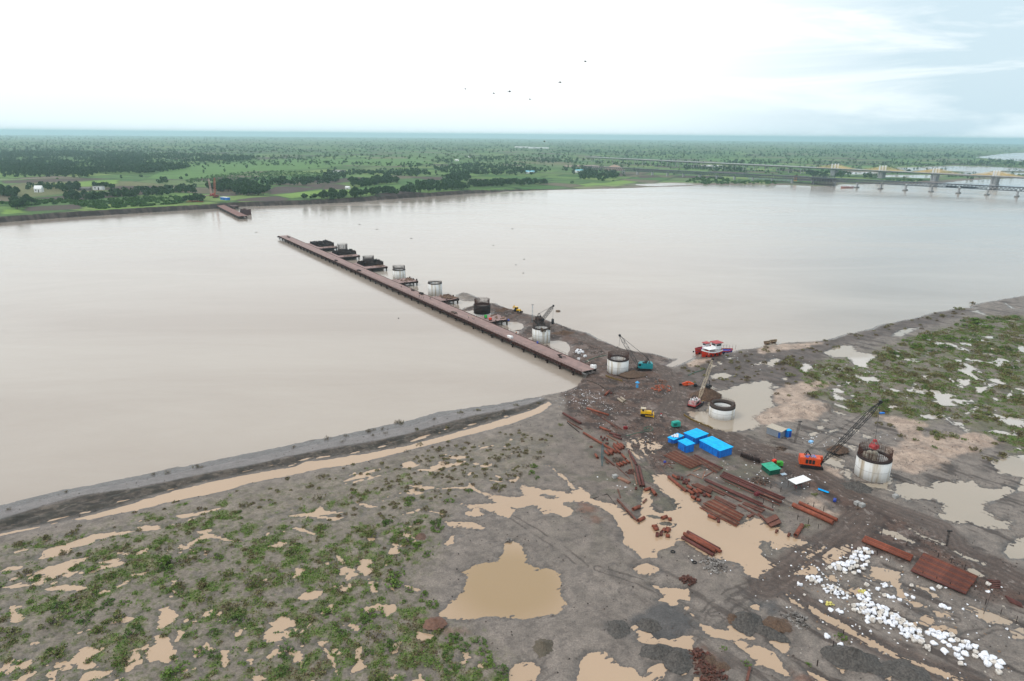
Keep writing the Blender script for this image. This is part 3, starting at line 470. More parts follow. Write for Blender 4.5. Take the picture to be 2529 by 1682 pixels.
def hz(x, y):
    r = math.hypot(x, y); a = math.atan2(x, y)
    fr = math.log(max(r, 88.01) / 88.0) / math.log(660 / 88.0) * (NR - 1); fa = (a - az_[0]) / (az_[-1] - az_[0]) * (NA - 1)
    i = int(min(max(fr, 0), NR - 2)); j = int(min(max(fa, 0), NA - 2)); u = fr - i; w = fa - j
    return float((hgrid[i, j] * (1 - w) + hgrid[i, j + 1] * w) * (1 - u) + (hgrid[i + 1, j] * (1 - w) + hgrid[i + 1, j + 1] * w) * u)
# rain pools: level sheets wherever the ground dips below their level, inside the shore line
wet = (hq.min(1) < WL + .02) & (land[quads].min(1) > 2.2)
wet &= (np.where(inS < 1.0, 1, 0)[quads].max(1) < 1)
used = np.unique(quads[wet]); remap = np.full(NG, -1); remap[used] = np.arange(used.size)
wc = np.empty((used.size, 4), np.float32)
tn = fbm(gx[used] / 25, gy[used] / 25, 91, 3)[:, None]
wcol = G(208, 178, 148) * (1 - tn * .12)
i_e = sstep(60, 90, gx[used] * .75 + (gy[used] - 150) * .35)[:, None]
wcol = wcol * (1 - i_e * .8) + G(182, 172, 157) * i_e * .8
c0 = PUD[0]; cx0, cy0 = sum(p.x for p in c0) / len(c0), sum(p.y for p in c0) / len(c0)
mo = sstep(22, 8, np.hypot(gx[used] - cx0, gy[used] - cy0))[:, None]
i_r = sstep(3, -3, sdr[used])[:, None]; wcol = wcol * (1 - i_r) + G(214, 204, 194) * i_r  # scrub pools turned near white: sky reflection painted into the water colour
wcol = wcol * (1 - mo) + G(178, 150, 112) * mo
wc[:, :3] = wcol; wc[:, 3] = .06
def water_mat(name, colr=None, rough=.08, ripple=.02, scale=.6, tint=None):
    m = bpy.data.materials.new(name); m.use_nodes = True; t = m.node_tree; b = t.nodes['Principled BSDF']
    b.inputs['Roughness'].default_value = rough; b.inputs['IOR'].default_value = 1.45
    g = nn(t, 'ShaderNodeNewGeometry')
    if colr is None:
        a = nn(t, 'ShaderNodeAttribute', attribute_name='Col'); t.links.new(a.outputs['Color'], b.inputs['Base Color'])
    else:
        mp_ = nn(t, 'ShaderNodeMapping', inp={'Scale': (.0035, .011, 1), 'Rotation': (0, 0, R(-38))}); t.links.new(g.outputs['Position'], mp_.inputs[0])
        n0 = nn(t, 'ShaderNodeTexNoise', inp={'Scale': 1.0, 'Detail': 7.0, 'Roughness': .6, 'Distortion': .6}); t.links.new(mp_.outputs[0], n0.inputs[0])
        rp = nn(t, 'ShaderNodeValToRGB'); rp.color_ramp.elements[0].position = .36; rp.color_ramp.elements[1].position = .64
        rr_ = nn(t, 'ShaderNodeMapRange', inp={'From Min': .35, 'From Max': .65, 'To Min': .05, 'To Max': .2}); t.links.new(n0.outputs[0], rr_.inputs[0]); t.links.new(rr_.outputs[0], b.inputs['Roughness'])
        rp.color_ramp.elements[0].color = (*[float(x) for x in colr], 1); rp.color_ramp.elements[1].color = (*[float(x) for x in tint], 1)
        t.links.new(n0.outputs[0], rp.inputs[0]); t.links.new(rp.outputs[0], b.inputs['Base Color'])
    if ripple:
        mp2 = nn(t, 'ShaderNodeMapping', inp={'Scale': (.35, 1.0, 1), 'Rotation': (0, 0, R(20))}); t.links.new(g.outputs['Position'], mp2.inputs[0])
        n = nn(t, 'ShaderNodeTexNoise', inp={'Scale': scale, 'Detail': 4.0, 'Roughness': .6}); t.links.new(mp2.outputs[0], n.inputs[0])
        bm_ = nn(t, 'ShaderNodeBump', inp={'Strength': 1.0, 'Distance': ripple}); t.links.new(n.outputs[0], bm_.inputs['Height']); t.links.new(bm_.outputs[0], b.inputs['Normal'])
    return m
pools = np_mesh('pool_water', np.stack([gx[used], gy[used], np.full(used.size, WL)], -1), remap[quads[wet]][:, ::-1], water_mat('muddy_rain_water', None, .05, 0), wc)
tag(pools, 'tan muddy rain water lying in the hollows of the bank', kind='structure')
# the river
mb = MB(); rs = [60, 150, 300, 600, 1200, 1800, 2500, 3500, 5000, 6500, 8000, 10000, 13000, 16000, 20000, 25000, 30000, 36000]; na = 40
for r in rs:
    for k in range(na + 1):
        a = R(-65) + R(130) * k / na; mb.v.append((r * math.sin(a), r * math.cos(a), -curve(r) if r > 1000 else 0.0))
for i in range(len(rs) - 1):
    for k in range(na):
        o = i * (na + 1) + k; mb.f.append((o, o + na + 1, o + na + 2, o + 1)); mb.sm.append(False)
river = mb.build('river_water', water_mat('river_silt_water', G(178, 163, 149), .09, .09, .35, tint=G(196, 184, 171)))
tag(river, 'wide silty river under an overcast sky', kind='structure')
# ------------------------------------------------------------------ the far bank: fields, groves, braided channels
SHORE_F = P('O -900,620 -400,556 A 0,692 400,662 800,637 1200,612 1480,597 1560,588 1700,582 2000,572 2358,557 B 300,513 600,491 900,471 1000,463 1200,451 1500,441 1800,436 2000,429 2200,421 2358,418 C 200,367 500,364 800,368 950,373 1080,378 V 1000,585 1400,592 1750,575 W 300,575 800,558 1000,540 1150,518 1600,492 2000,476 2358,462 O 2600,432', 0.0)
LAND_F = SHORE_F + [Vector((40000, 24000, 0)), Vector((40000, 60000, 0)), Vector((-60000, 60000, 0)), Vector((-60000, 9000, 0))]
CHF = [P(s, 1.5) for s in ('C 2050,182 2150,168 2240,156 2358,150 2600,148 2600,225 2358,206 2250,197', 'C 1200,279 1330,277 1345,283 1230,290', 'C 1420,301 1500,299 1730,300 1700,316 1500,309', 'C 1560,250 1650,249 1735,258 1600,266', 'C 1745,246 1900,238 2100,243 2358,254 2600,256 2600,275 2358,271 2150,266 2050,277 1900,271 1790,262', 'C 1900,285 2100,278 2358,285 2600,290 2358,296', 'C 180,236 300,232 330,240 200,243', 'B 2060,405 2160,402 2260,395 2358,398 2358,402 2150,409')]
rr = np.concatenate([np.geomspace(720, 4000, 560)[:-1], np.geomspace(4000, 34000, 330)]); aa = np.linspace(R(-52), R(52), 1020)
RF, AF = np.meshgrid(rr, aa, indexing='ij'); fx = (RF * np.sin(AF)).ravel(); fy = (RF * np.cos(AF)).ravel(); NF = fx.size
ld = -polysd(LAND_F, fx, fy) + (fbm(fx / 20, fy / 20, 101, 4) - .5) * 16 * np.clip((fx + 500) / 600, .25, 1)
bh = 6.2 - 4.0 * sstep(-120, 160, fx)                     # bank height: scarp on the left, low mud on the right
hf = bh * np.clip(ld / (5 + 40 * sstep(-100, 200, fx)), -1, 1) + .8 * (fbm(fx / 60, fy / 60, 103, 3) - .5) * np.clip(ld / 30, 0, 1)
hf = np.where(fx < -60, np.where(ld > 5, bh + .4 * (fbm(fx / 30, fy / 30, 107, 3) - .5), hf + .9 * (fbm(fx / 6, fy / 6, 105, 3) - .5) * (ld > 0)), hf)
for q in CHF:
    i = near(q, fx, fy, 400); sd = polysd(q, fx[i], fy[i]) + (fbm(fx[i] / 60, fy[i] / 25, 109, 3) - .5) * 60; hf[i] = np.where(sd < 0, -.8, np.minimum(hf[i], -.3 + sd * .02))
hf = np.maximum(hf, -1.5) - np.where(RF.ravel() > 1000, curve(RF.ravel()), 0)
# field mosaic
def fields(x, y, sw, sl, ang, seed):
    c, s = math.cos(ang), math.sin(ang); u = x * c + y * s; v = -x * s + y * c
    u = u + (vnoise(x / 400, y / 400, seed + 3) - .5) * 120; v = v + (vnoise(x / 300, y / 300, seed + 4) - .5) * 90
    iv = np.floor(v / sl); off = hsh(iv.astype(np.int64), np.zeros_like(iv, dtype=np.int64), seed) * 9
    w = sw * (.6 + hsh(iv.astype(np.int64), np.ones_like(iv, dtype=np.int64), seed + 1)); iu = np.floor(u / w + off)
    fu = (u / w + off - iu) * w; fv = v - iv * sl
    edge = np.minimum(np.minimum(fu, w - fu), np.minimum(fv, sl - fv))
    return hsh(iu.astype(np.int64), iv.astype(np.int64), seed + 2), hsh(iu.astype(np.int64), iv.astype(np.int64), seed + 7), edge
k1, k2, edge = fields(fx, fy, 130, 95, R(-24), 201)
fld = np.empty((NF, 3), np.float32)
PAL = [(.30, G(96, 128, 74)), (.48, G(112, 142, 80)), (.60, G(134, 156, 92)), (.72, G(84, 122, 68)), (.82, G(116, 136, 90)), (.91, G(122, 114, 96)), (1.01, G(98, 86, 82))]
fld[:] = PAL[-1][1]; lo = 0
for hi, c in PAL:
    m = (k1 >= lo) & (k1 < hi); fld[m] = c; lo = hi
fld *= (.88 + .24 * k2)[:, None] * (.9 + .2 * fbm(fx / 14, fy / 14, 211, 3))[:, None]
m = sstep(7, 2, edge)[:, None] * .8; fld = fld * (1 - m) + G(50, 76, 44)[None] * m
def flay(m, c):
    global fld
    m = np.clip(m, 0, 1)[:, None]; fld = fld * (1 - m) + np.asarray(c)[None] * m
GREEN, LIME, MID, BROWN, DRY = G(106, 142, 80), G(134, 166, 84), G(88, 124, 72), G(98, 86, 82), G(126, 128, 92)
FIELDS = [(P(s, 6), c) for s, c in (
 ('A 0,640 0,600 130,600 160,615 230,620', LIME), ('A 170,588 600,565 560,600 170,620', BROWN), ('A 0,450 250,400 900,410 1340,450 1000,470 700,475 400,500 150,525', DRY), ('A 40,425 0,405 400,395 620,390 800,392 500,410', BROWN), ('A 170,435 500,420 640,405 820,400 810,425 600,445 250,445', LIME), ('A 650,470 820,440 1250,445 1000,465', BROWN),
 ('A 600,605 900,585 1250,570 1480,560 1480,575 1000,590 620,612', LIME), ('A 1620,535 1760,520 1900,512 1980,528 1960,545 1640,552', BROWN), ('A 1830,470 1900,445 2000,445 2200,460 2000,490 1850,500', BROWN), ('A 2040,440 2200,428 2358,435 2358,462 2200,458', BROWN), ('A 1860,505 2100,480 2250,465 2358,470 2358,505 2120,510 2000,528', LIME), ('A 1480,490 1640,495 1620,510 1490,510', BROWN),
 ('A 1050,300 1500,290 1800,260 2358,255 2358,300 2200,320 1700,345 1500,380 1280,400 1000,390 1100,340', GREEN), ('A 1640,548 1980,545 2358,530 2358,540 1980,560 1650,560', LIME),
 ('B 180,430 330,408 500,410 510,425 430,450 300,455 180,445', GREEN), ('B 0,445 180,445 350,465 330,475 150,470 0,480', LIME), ('B 0,410 160,415 150,438 0,440', BROWN), ('B 480,372 560,368 700,380 640,400 560,412 480,400', MID), ('B 560,362 770,357 770,378 700,380', BROWN), ('B 940,370 1050,372 1040,390 930,400', BROWN), ('B 1640,395 1800,385 1930,368 2040,375 1950,390 1700,405', LIME), ('B 940,440 1100,428 1250,430 1100,440 960,450', GREEN),
 ('B 0,255 250,240 540,235 700,262 720,275 400,290 100,280 0,285', GREEN), ('B 270,230 550,228 540,240 280,240', DRY), ('B 2030,342 2160,340 2180,352 2050,358', BROWN), ('B 1550,270 1750,275 1900,290 1780,292 1560,285', G(168, 150, 140)), ('B 1180,250 1450,258 1620,262 1600,275 1300,268', DRY),
 ('C 250,180 700,200 800,235 500,215 250,200', GREEN), ('C 0,345 300,340 700,350 900,365 500,362 0,372', G(138, 124, 116)), ('C 1250,345 1700,330 2100,310 1900,345 1500,356', G(150, 138, 128)))]
for q, c in FIELDS:
    i = near(q, fx, fy, 60); sd = polysd(q, fx[i], fy[i]) + (fbm(fx[i] / 25, fy[i] / 25, 231, 3) - .5) * 10
    m = np.zeros(NF); m[i] = sstep(2, -2, sd); flay(m, c); m[i] = sstep(5, 0, np.abs(sd)); flay(m * .5, G(56, 82, 46))
# shores: mud and scarp
mud = sstep(60, 20, ld) * sstep(40, 200, fx); flay(mud * (.55 + .45 * sstep(.4, .6, fbm(fx / 22, fy / 22, 241, 3))), G(140, 126, 118))
scp = (ld < 7.5) & (fx < 140); flay(scp * 1.0, G(70, 62, 58)); flay(scp * sstep(.5, .62, fbm(fx / 4, fy / 4, 243, 3)), G(98, 88, 82))
for q in CHF:
    i = near(q, fx, fy, 300); m = np.zeros(NF); m[i] = sstep(60, 5, polysd(q, fx[i], fy[i])); flay(m * .8 * (fy < 3500), G(160, 148, 138))
ROADF = [P(s, 4) for s in ('B 60,135 200,150 340,165 400,172', 'B 520,195 900,212 1300,228 1500,238 1730,250', 'U 0,245 250,240 500,225 1000,205')]
for q, w_ in zip(ROADF, (14, 14, 9)):
    i = near(q, fx, fy, 60); m = np.zeros(NF); m[i] = sstep(w_, w_ * .4, linesd(q, fx[i], fy[i])); flay(m, G(176, 164, 154))
# wooded country beyond; the plain behind it painted paler, as haze would make it
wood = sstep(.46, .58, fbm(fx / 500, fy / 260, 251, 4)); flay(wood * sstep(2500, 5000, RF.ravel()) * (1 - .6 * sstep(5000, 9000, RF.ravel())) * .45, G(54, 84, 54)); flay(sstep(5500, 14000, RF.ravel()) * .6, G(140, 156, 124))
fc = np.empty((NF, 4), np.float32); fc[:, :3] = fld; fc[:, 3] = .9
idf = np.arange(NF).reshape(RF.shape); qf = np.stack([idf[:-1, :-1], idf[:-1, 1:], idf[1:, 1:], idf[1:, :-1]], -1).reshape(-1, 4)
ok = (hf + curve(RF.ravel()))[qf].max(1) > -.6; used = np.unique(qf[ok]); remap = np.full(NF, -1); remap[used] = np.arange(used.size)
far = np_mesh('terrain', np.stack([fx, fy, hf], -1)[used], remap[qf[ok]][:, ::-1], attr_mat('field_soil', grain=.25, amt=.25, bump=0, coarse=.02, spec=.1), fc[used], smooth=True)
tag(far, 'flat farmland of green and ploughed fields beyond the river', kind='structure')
hfg = hf.reshape(RF.shape)
def hzf(x, y):
    r = math.hypot(x, y); a = math.atan2(x, y); i = int(np.clip(np.searchsorted(rr, r) - 1, 0, len(rr) - 2)); j = int(np.clip((a - aa[0]) / (aa[1] - aa[0]), 0, len(aa) - 2))
    return float(hfg[i, j])
# ------------------------------------------------------------------ trees
M_leaf = []
for nm, a, b in (('dark_foliage', (36, 66, 34), (66, 102, 48)), ('green_foliage', (56, 94, 42), (94, 134, 60)), ('olive_foliage', (58, 70, 40), (94, 104, 60))):
    ca, cb = G(*a), G(*b); M_leaf.append(mat(nm, (*map(float, ca), 1), (*map(float, cb), 1), rough=.8, scale=.35, obj_coord=False, spec=.2))
M_bark = mat('bark', lin(92, 80, 68), lin(64, 54, 46), rough=.9, scale=4)
rng = np.random.default_rng(11)
def leaf_cloud(n, lobes, size, flat=.5):
    """n leaf clumps (quads) spread through a set of ellipsoid lobes ((x,y,z),(rx,ry,rz))"""
    V = []; w = np.array([l[1][0] * l[1][1] * l[1][2] for l in lobes]); w = w / w.sum()
    for k in rng.choice(len(lobes), n, p=w):
        (cx, cy, cz), (rx, ry, rz) = lobes[k]
        d = rng.normal(size=3); d /= np.linalg.norm(d) + 1e-9; q = rng.uniform(.35, 1) ** .5
        p = np.array([cx + d[0] * rx * q, cy + d[1] * ry * q, cz + d[2] * rz * q])
        nrm = d + rng.normal(size=3) * flat; nrm /= np.linalg.norm(nrm)
        a = np.cross(nrm, rng.normal(size=3)); a /= np.linalg.norm(a) + 1e-9; b = np.cross(nrm, a)
        s = size * rng.uniform(.6, 1.4); t = s * rng.uniform(.5, 1)
        V.append(p - a * s * .5 - b * t * .35); V.append(p + a * s * .5 - b * t * .5); V.append(p + a * s * .35 + b * t * .5); V.append(p - a * s * .4 + b * t * .4)
    return np.array(V)
def cloud_mesh(name, V, m):
    me = bpy.data.meshes.new(name); n = len(V) // 4
    me.vertices.add(n * 4); me.vertices.foreach_set('co', V.astype(np.float32).ravel()); me.loops.add(n * 4); me.loops.foreach_set('vertex_index', np.arange(n * 4, dtype=np.int32))
    me.polygons.add(n); me.polygons.foreach_set('loop_start', np.arange(0, n * 4, 4, dtype=np.int32)); me.materials.append(m); me.update(calc_edges=True); return me
def crown_lobes(kind):
    L = []
    if kind == 'round':
        for k in range(7):
            a = k * 2.4 + rng.uniform(-.4, .4); q = rng.uniform(1.2, 2.6); L.append(((q * math.cos(a), q * math.sin(a), rng.uniform(3.2, 6.2)), (rng.uniform(1.5, 2.3),) * 2 + (rng.uniform(1.2, 1.8),)))
        L.append(((0, 0, 5.8), (2.2, 2.2, 2.0)))
    elif kind == 'tall':
        for k in range(7):
            L.append(((rng.uniform(-.8, .8), rng.uniform(-.8, .8), 3 + k * 1.1), (rng.uniform(.9, 1.7),) * 2 + (1.1,)))
    else:
        for k in range(6):
            a = k * 1.1; q = rng.uniform(.8, 2.2); L.append(((q * math.cos(a), q * math.sin(a), rng.uniform(.9, 2.0)), (rng.uniform(1.1, 1.8),) * 2 + (rng.uniform(.8, 1.2),)))
    return L
TREES = []
for k, kind in enumerate(('round', 'round', 'round', 'tall', 'tall', 'low', 'low')):
    V = leaf_cloud(420 if kind != 'low' else 260, crown_lobes(kind), 1.05)
    cm = cloud_mesh('crown', V, M_leaf[(k * 2) % 2 if kind != 'low' else 1])
    tb = MB(); hh = {'round': 4.2, 'tall': 5.5, 'low': 1.2}[kind]; tb.tube((0, 0, -.6), (.1, .05, hh), .28, 7, .16)
    for j in range(4):
        a = j * 1.6 + k; tb.tube((.05, 0, hh * .6), (1.4 * math.cos(a), 1.4 * math.sin(a), hh + .8), .13, 5, .05)
    TREES.append((kind, cm, tb.mesh('trunk', M_bark)))
def poly_img(s):
    out, k = [], 'O'
    for w in s.split():
        if ',' in w:
            a, b = map(float, w.split(',')); x0, y0, sc_ = CR[k]; out.append((x0 + a * sc_, y0 + b * sc_))
        else: k = w
    return out
# belts and groves: where they stand, tree size, spacing
BELTS = [(poly_img(s), sz, n, kd) for s, sz, n, kd in (
 ('A 700,510 760,492 900,470 1100,462 1340,455 1350,490 1200,500 1000,520 760,525', .85, 75, 'round'), ('A 1400,470 1480,450 1600,425 1750,435 1850,475 1830,505 1640,512 1480,478', 1.15, 62, 'round'), ('A 1600,425 1800,405 2000,400 2200,390 2358,385 2358,425 2100,440 1850,440', 1.0, 60, 'round'),
 ('A 400,555 700,540 1000,520 1250,515 1270,560 1000,580 700,600 600,590', .75, 150, 'low'), ('A 0,470 120,480 120,520 0,515', 1.0, 22, 'round'), ('A 0,560 150,540 400,535 560,545 400,565 200,580 100,590', .8, 40, 'low'), ('A 180,440 420,440 420,470 180,470', .9, 16, 'round'), ('A 440,500 720,500 700,550 450,545', .85, 26, 'round'), ('A 420,460 540,450 540,485 420,485', 1.0, 14, 'round'), ('A 650,440 780,440 780,465 650,465', .9, 12, 'round'),
 ('A 90,555 230,550 230,580 100,610', 1.1, 9, 'round'), ('A 1250,530 1400,520 1400,555 1250,555', .9, 7, 'round'), ('A 1080,400 1150,400 1140,430 1080,430', .9, 6, 'round'), ('A 2080,535 2358,515 2358,545 2100,555', .85, 34, 'round'),
 ('A 0,330 400,380 700,355 1050,360 1300,325 1310,310 1050,285 1600,280 1780,250 1400,225 800,205 0,205', 1.0, 2600, 'tall'), ('A 0,330 300,320 700,345 600,395 300,390 0,385', 1.0, 130, 'tall'),
 ('A 1275,402 1420,375 1550,355 1900,335 2250,350 2200,378 1800,392 1500,415 1280,425', .55, 420, 'cane'),
 ('B 0,480 100,470 430,450 620,400 800,392 950,420 930,460 700,480 450,497 0,520', .95, 170, 'round'), ('B 170,395 350,375 470,378 480,398 300,425 180,425', 1.1, 55, 'round'), ('B 700,300 900,275 1300,275 1380,300 1480,322 1300,345 1000,345 760,330', 1.0, 190, 'round'), ('B 1550,292 1740,285 1750,305 1900,325 1930,352 1800,370 1640,375 1620,340 1550,312', 1.1, 75, 'round'), ('B 950,400 1200,385 1430,380 1440,398 1200,415 960,425', 1.0, 75, 'round'), ('B 760,360 930,345 940,390 800,390', 1.1, 35, 'round'), ('B 0,330 350,315 640,315 700,350 560,358 200,345 0,400', .9, 120, 'round'), ('B 1000,240 1140,225 1150,245 1000,260', 1.0, 25, 'round'), ('B 700,245 830,245 830,270 700,270', 1.0, 18, 'round'), ('B 1350,240 1540,240 1540,258 1350,258', 1.0, 24, 'round'), ('B 510,280 690,275 690,295 510,300', .9, 12, 'round'),
 ('C 70,345 150,310 320,305 420,320 430,345 250,350', .9, 80, 'low'), ('C 430,330 700,325 720,345 450,350', .8, 45, 'low'), ('C 100,230 450,240 540,270 400,270 100,255', .9, 60, 'round'), ('C 360,195 720,200 740,220 380,215', 1.0, 45, 'round'), ('C 900,275 1050,272 1070,300 950,305', .9, 30, 'round'), ('C 1110,270 1210,270 1210,310 1110,310', .9, 14, 'round'), ('C 1300,285 1380,285 1380,310 1300,310', .9, 9, 'round'), ('C 1800,270 2000,272 1980,285 1820,285', .8, 20, 'low'), ('C 2050,268 2358,275 2358,295 2150,295', .8, 35, 'low'), ('C 1440,315 1700,318 1650,335 1450,330', .6, 40, 'low'), ('C 1350,255 1400,215 1900,215 2358,215 2358,235 1900,235 1600,245', .8, 150, 'low'), ('B 1470,430 1900,415 1960,418 1500,437', .5, 24, 'low'), ('B 950,455 1300,440 1310,446 960,462', .5, 30, 'low'))]
rnd = random.Random(5)
spots = []
def img_at(px, py, z):
    a = (px - CX) / FPX; b = (py - CY) / FPX; a, b = a * cr + b * sr, -a * sr + b * cr
    X, Y, Z = a, cp - b * sp, -sp - b * cp
    if Z > -1e-4: return None
    t = (z - CAM_H) / Z; return (X * t, Y * t)
for q, sz, n, kd in BELTS:
    n = int(n * (1.7 if kd in ('round', 'low') else 1.35))
    xs = [p[0] for p in q]; ys = [p[1] for p in q]; k = 0; tries = 0
    while k < n and tries < n * 40:
        tries += 1; px, py = rnd.uniform(min(xs), max(xs)), rnd.uniform(min(ys), max(ys)); ins = False
        for i in range(len(q)):
            (ax, ay), (bx, by) = q[i], q[(i + 1) % len(q)]
            if (ay <= py) != (by <= py) and px < ax + (py - ay) * (bx - ax) / (by - ay): ins = not ins
        if not ins: continue
        p = img_at(px, py + 2, 5.0)
        if p is None: continue
        if n > 1000 and fbm(np.array([p[0] / 70.]), np.array([p[1] / 190.]), 261, 3)[0] < .44 + .1 * (rnd.random() - .5): continue
        spots.append((p[0], p[1], sz * rnd.uniform(.75, 1.25) * 1.2, kd)); k += 1
# single trees and hedgerow trees out on the plain
k = 0
while k < 9000:
    px = rnd.uniform(-150, 2680); py = 333 + abs(rnd.gauss(0, 1)) * 44 + rnd.uniform(0, 14) + (px - 1264) * .0087
    p = img_at(px, py, 5.0)
    if p is None: continue
    r = math.hypot(*p)
    if r > 27000 or r < 950: continue
    dens = fbm(np.array([p[0] / 500]), np.array([p[1] / 260]), 251, 4)[0]
    pr = .12 + .9 * max(0, min(1, (dens - .46) * 7)) if r > 2200 else .10
    if rnd.random() > pr: continue
    spots.append((p[0], p[1], rnd.uniform(.7, 1.25) * (1 + .5 * min(1, max(0, (r - 2200) / 2000)) + 1.5 * min(1, max(0, (r - 7000) / 9000))), rnd.choice(['round', 'round', 'tall', 'low']))); k += 1
good = []
for x, y, s, kd in spots:
    if polysd(LAND_F, np.array([x]), np.array([y]))[0] > -6: continue
    z = hzf(x, y)
    if z + curve(math.hypot(x, y)) < .4: continue
    good.append((x, y, z, s, kd))
good.sort(key=lambda g: math.hypot(g[0], g[1]) / (g[3] * {'round': 1, 'tall': .9, 'low': .45, 'cane': .1}[g[4]]))
TL = {'round': ('round leafy tree among the woods and hedges on the far bank', 'far bank round trees'), 'tall': ('tall slim tree of the grove on the far bank', 'far bank slim trees'), 'low': ('low bushy tree in the scrub on the far bank', 'far bank bushes')}
n_ind = 0; rest = []
for g in good:
    x, y, z, s, kd = g
    if n_ind < 290 and kd != 'cane':
        c = rnd.choice([t for t in TREES if t[0] == kd]); nm = {'round': 'tree', 'tall': 'slim_tree', 'low': 'bush'}[kd]
        t_ = thing(nm, TL[kd][0], 'tree' if kd != 'low' else 'bush', (x, y, z), rnd.uniform(0, 6.28), TL[kd][1]); t_.scale = (s * 1.15, s * 1.15, s * rnd.uniform(.95, 1.2))
        for pn, me in (('crown', c[1]), ('trunk', c[2])):
            o = bpy.data.objects.new(pn, me); COL.objects.link(o); o.parent = t_
        n_ind += 1
    else: rest.append(g)
def far_wood(name, items, mats_, n_q, label):
    VV = []; MI = []
    for x, y, z, s, kd in items:
        r = math.hypot(x, y); n = int(max(7, min(46, n_q * 1800 / r))); 
        if kd == 'tall': wx, wz, zc = 2.4, 3.4, 6.0
        elif kd == 'low': wx, wz, zc = 3.0, 1.3, 1.3
        elif kd == 'cane': wx, wz, zc = 3.4, 2.6, 2.2; n = 14
        else: wx, wz, zc = 3.6, 2.8, 4.4
        d = rng.normal(size=(n, 3)); d /= np.linalg.norm(d, axis=1)[:, None]; d *= rng.uniform(.5, 1, (n, 1)) ** .5
        c = np.array([x, y, z]) + np.stack([d[:, 0] * wx, d[:, 1] * wx, d[:, 2] * wz + zc], 1) * s
        a = rng.normal(size=(n, 3)); a /= np.linalg.norm(a, axis=1)[:, None]; b = rng.normal(size=(n, 3)); b -= a * (a * b).sum(1)[:, None]; b /= np.linalg.norm(b, axis=1)[:, None]
        q = (1.15 if kd != 'cane' else .9) * s * rng.uniform(.7, 1.3, (n, 1)) * (1 + 4.0 / n)
        VV.append(np.stack([c - a * q - b * q * .6, c + a * q - b * q * .7, c + a * q * .7 + b * q * .7, c - a * q * .8 + b * q * .6], 1).reshape(-1, 3))
        MI.append(np.full(n, 1 if kd in ('low', 'cane') else 0))
    V = np.concatenate(VV); n = len(V) // 4
    o = np_mesh(name, V, np.arange(n * 4).reshape(n, 4), mats_, matidx=np.concatenate(MI)); tag(o, label, kind='stuff'); return o
far_wood('woodland', rest, [M_leaf[0], M_leaf[1]], 22, 'groves and scattered trees fading into the distance')
# ------------------------------------------------------------------ the steel trestle and its platforms
def V4(c): return (*[float(x) for x in c], 1)
def gm(name, a, b, **k):
    q = 1.05 if max(a) - min(a) > 105 else 1.5                      # paint keeps its own strong colour
    return mat(name, V4(G(*a, q)), V4(G(*b, q)), **k)
M_deck = gm('worn_deck_steel', (178, 146, 138), (148, 124, 120), rough=.75, scale=.35, detail=7, c3=V4(G(186, 178, 178)))
M_rust = gm('rusty_steel', (92, 56, 46), (62, 40, 36), rough=.8, scale=1.2, bump=.02)
M_darkst = gm('dark_rusty_steel', (60, 42, 38), (40, 32, 32), rough=.8, scale=.8)
M_conc = mat('stained_concrete', lin(208, 209, 208), lin(172, 162, 146), rough=.85, scale=.7, detail=8, c3=lin(128, 104, 78), stretch=(.8, .8, .06))
for e_, p_ in zip(M_conc.node_tree.nodes['Color Ramp'].color_ramp.elements, (.50, .64, .76)): e_.position = p_
M_concgrey = gm('grey_concrete', (150, 148, 144), (128, 126, 124), rough=.9, scale=.15)
M_rebar = gm('rusted_rebar', (104, 62, 46), (74, 46, 38), rough=.8, scale=3)
M_rebarg = gm('grey_rebar', (112, 100, 96), (84, 76, 74), rough=.7, scale=3)
M_black = gm('black_steel', (34, 34, 38), (24, 24, 27), rough=.5, scale=3)
M_white = mat('white_paint', lin(232, 234, 236), lin(214, 214, 212), rough=.5, scale=2)
M_cloth = mat('white_woven_sack', lin(236, 238, 242), lin(205, 206, 210), rough=.8, scale=3)
JD = Vector((math.cos(R(-56.6)), math.sin(R(-56.6)), 0)); JN = Vector((-JD.y, JD.x, 0)); JO = Vector((-223.5, 672, 0)); JRZ = R(-56.6)
def JW(s, t, z=0): return JO + JD * s + JN * t + Vector((0, 0, z))
S0, S1, TW = -28.0, 462.0, 9.2
jet = thing('jetty', 'long rusty steel trestle jetty running from the muddy bank out into the river', 'jetty', JW(0, 0), JRZ)
mb = MB(); s = S0
while s < S1 - .1:
    w = min(6.0, S1 - s); nb = 3
    for k in range(nb):
        y0 = .3 + k * (TW - .6) / nb; z = 3.30 + rnd.uniform(-.02, .025)
        mb.box((s + w / 2, y0 + (TW - .6) / nb / 2, z), (w - .06, (TW - .6) / nb - .05, .12))
    s += 6.0
mb.build('deck', M_deck, jet)
mb = MB()
for t_ in (.12, TW - .12): mb.box(((S0 + S1) / 2, t_, 3.38), (S1 - S0, .22, .30))
mb.build('kerb', M_rust, jet)
for t_ in (.5, 3.2, 6.0, TW - .5):
    mb = MB(); L = S1 - S0; c = (S0 + S1) / 2
    mb.box((c, t_, 3.14), (L, .5, .08)); mb.box((c, t_, 2.55), (L, .06, 1.06)); mb.box((c, t_, 1.98), (L, .5, .08))
    mb.build('girder', M_rust if t_ < 1 else M_darkst, jet)
mb = MB()
for k in range(int((S1 - S0) / 2)): mb.box((S0 + 1 + k * 2, .22, 2.55), (.07, .34, 1.0))
mb.build('stiffener', M_rust, jet)
mb = MB(); s = S0 + 4
while s < S1: mb.box((s, TW / 2, 1.6), (.6, TW + 1.2, .66)); s += 10
mb.build('cross_beam', M_darkst, jet)
pm = MB().tube((0, 0, -3), (0, 0, 1.3), .42, 10).mesh('pile', M_darkst)
s = S0 + 4; n_ = 0
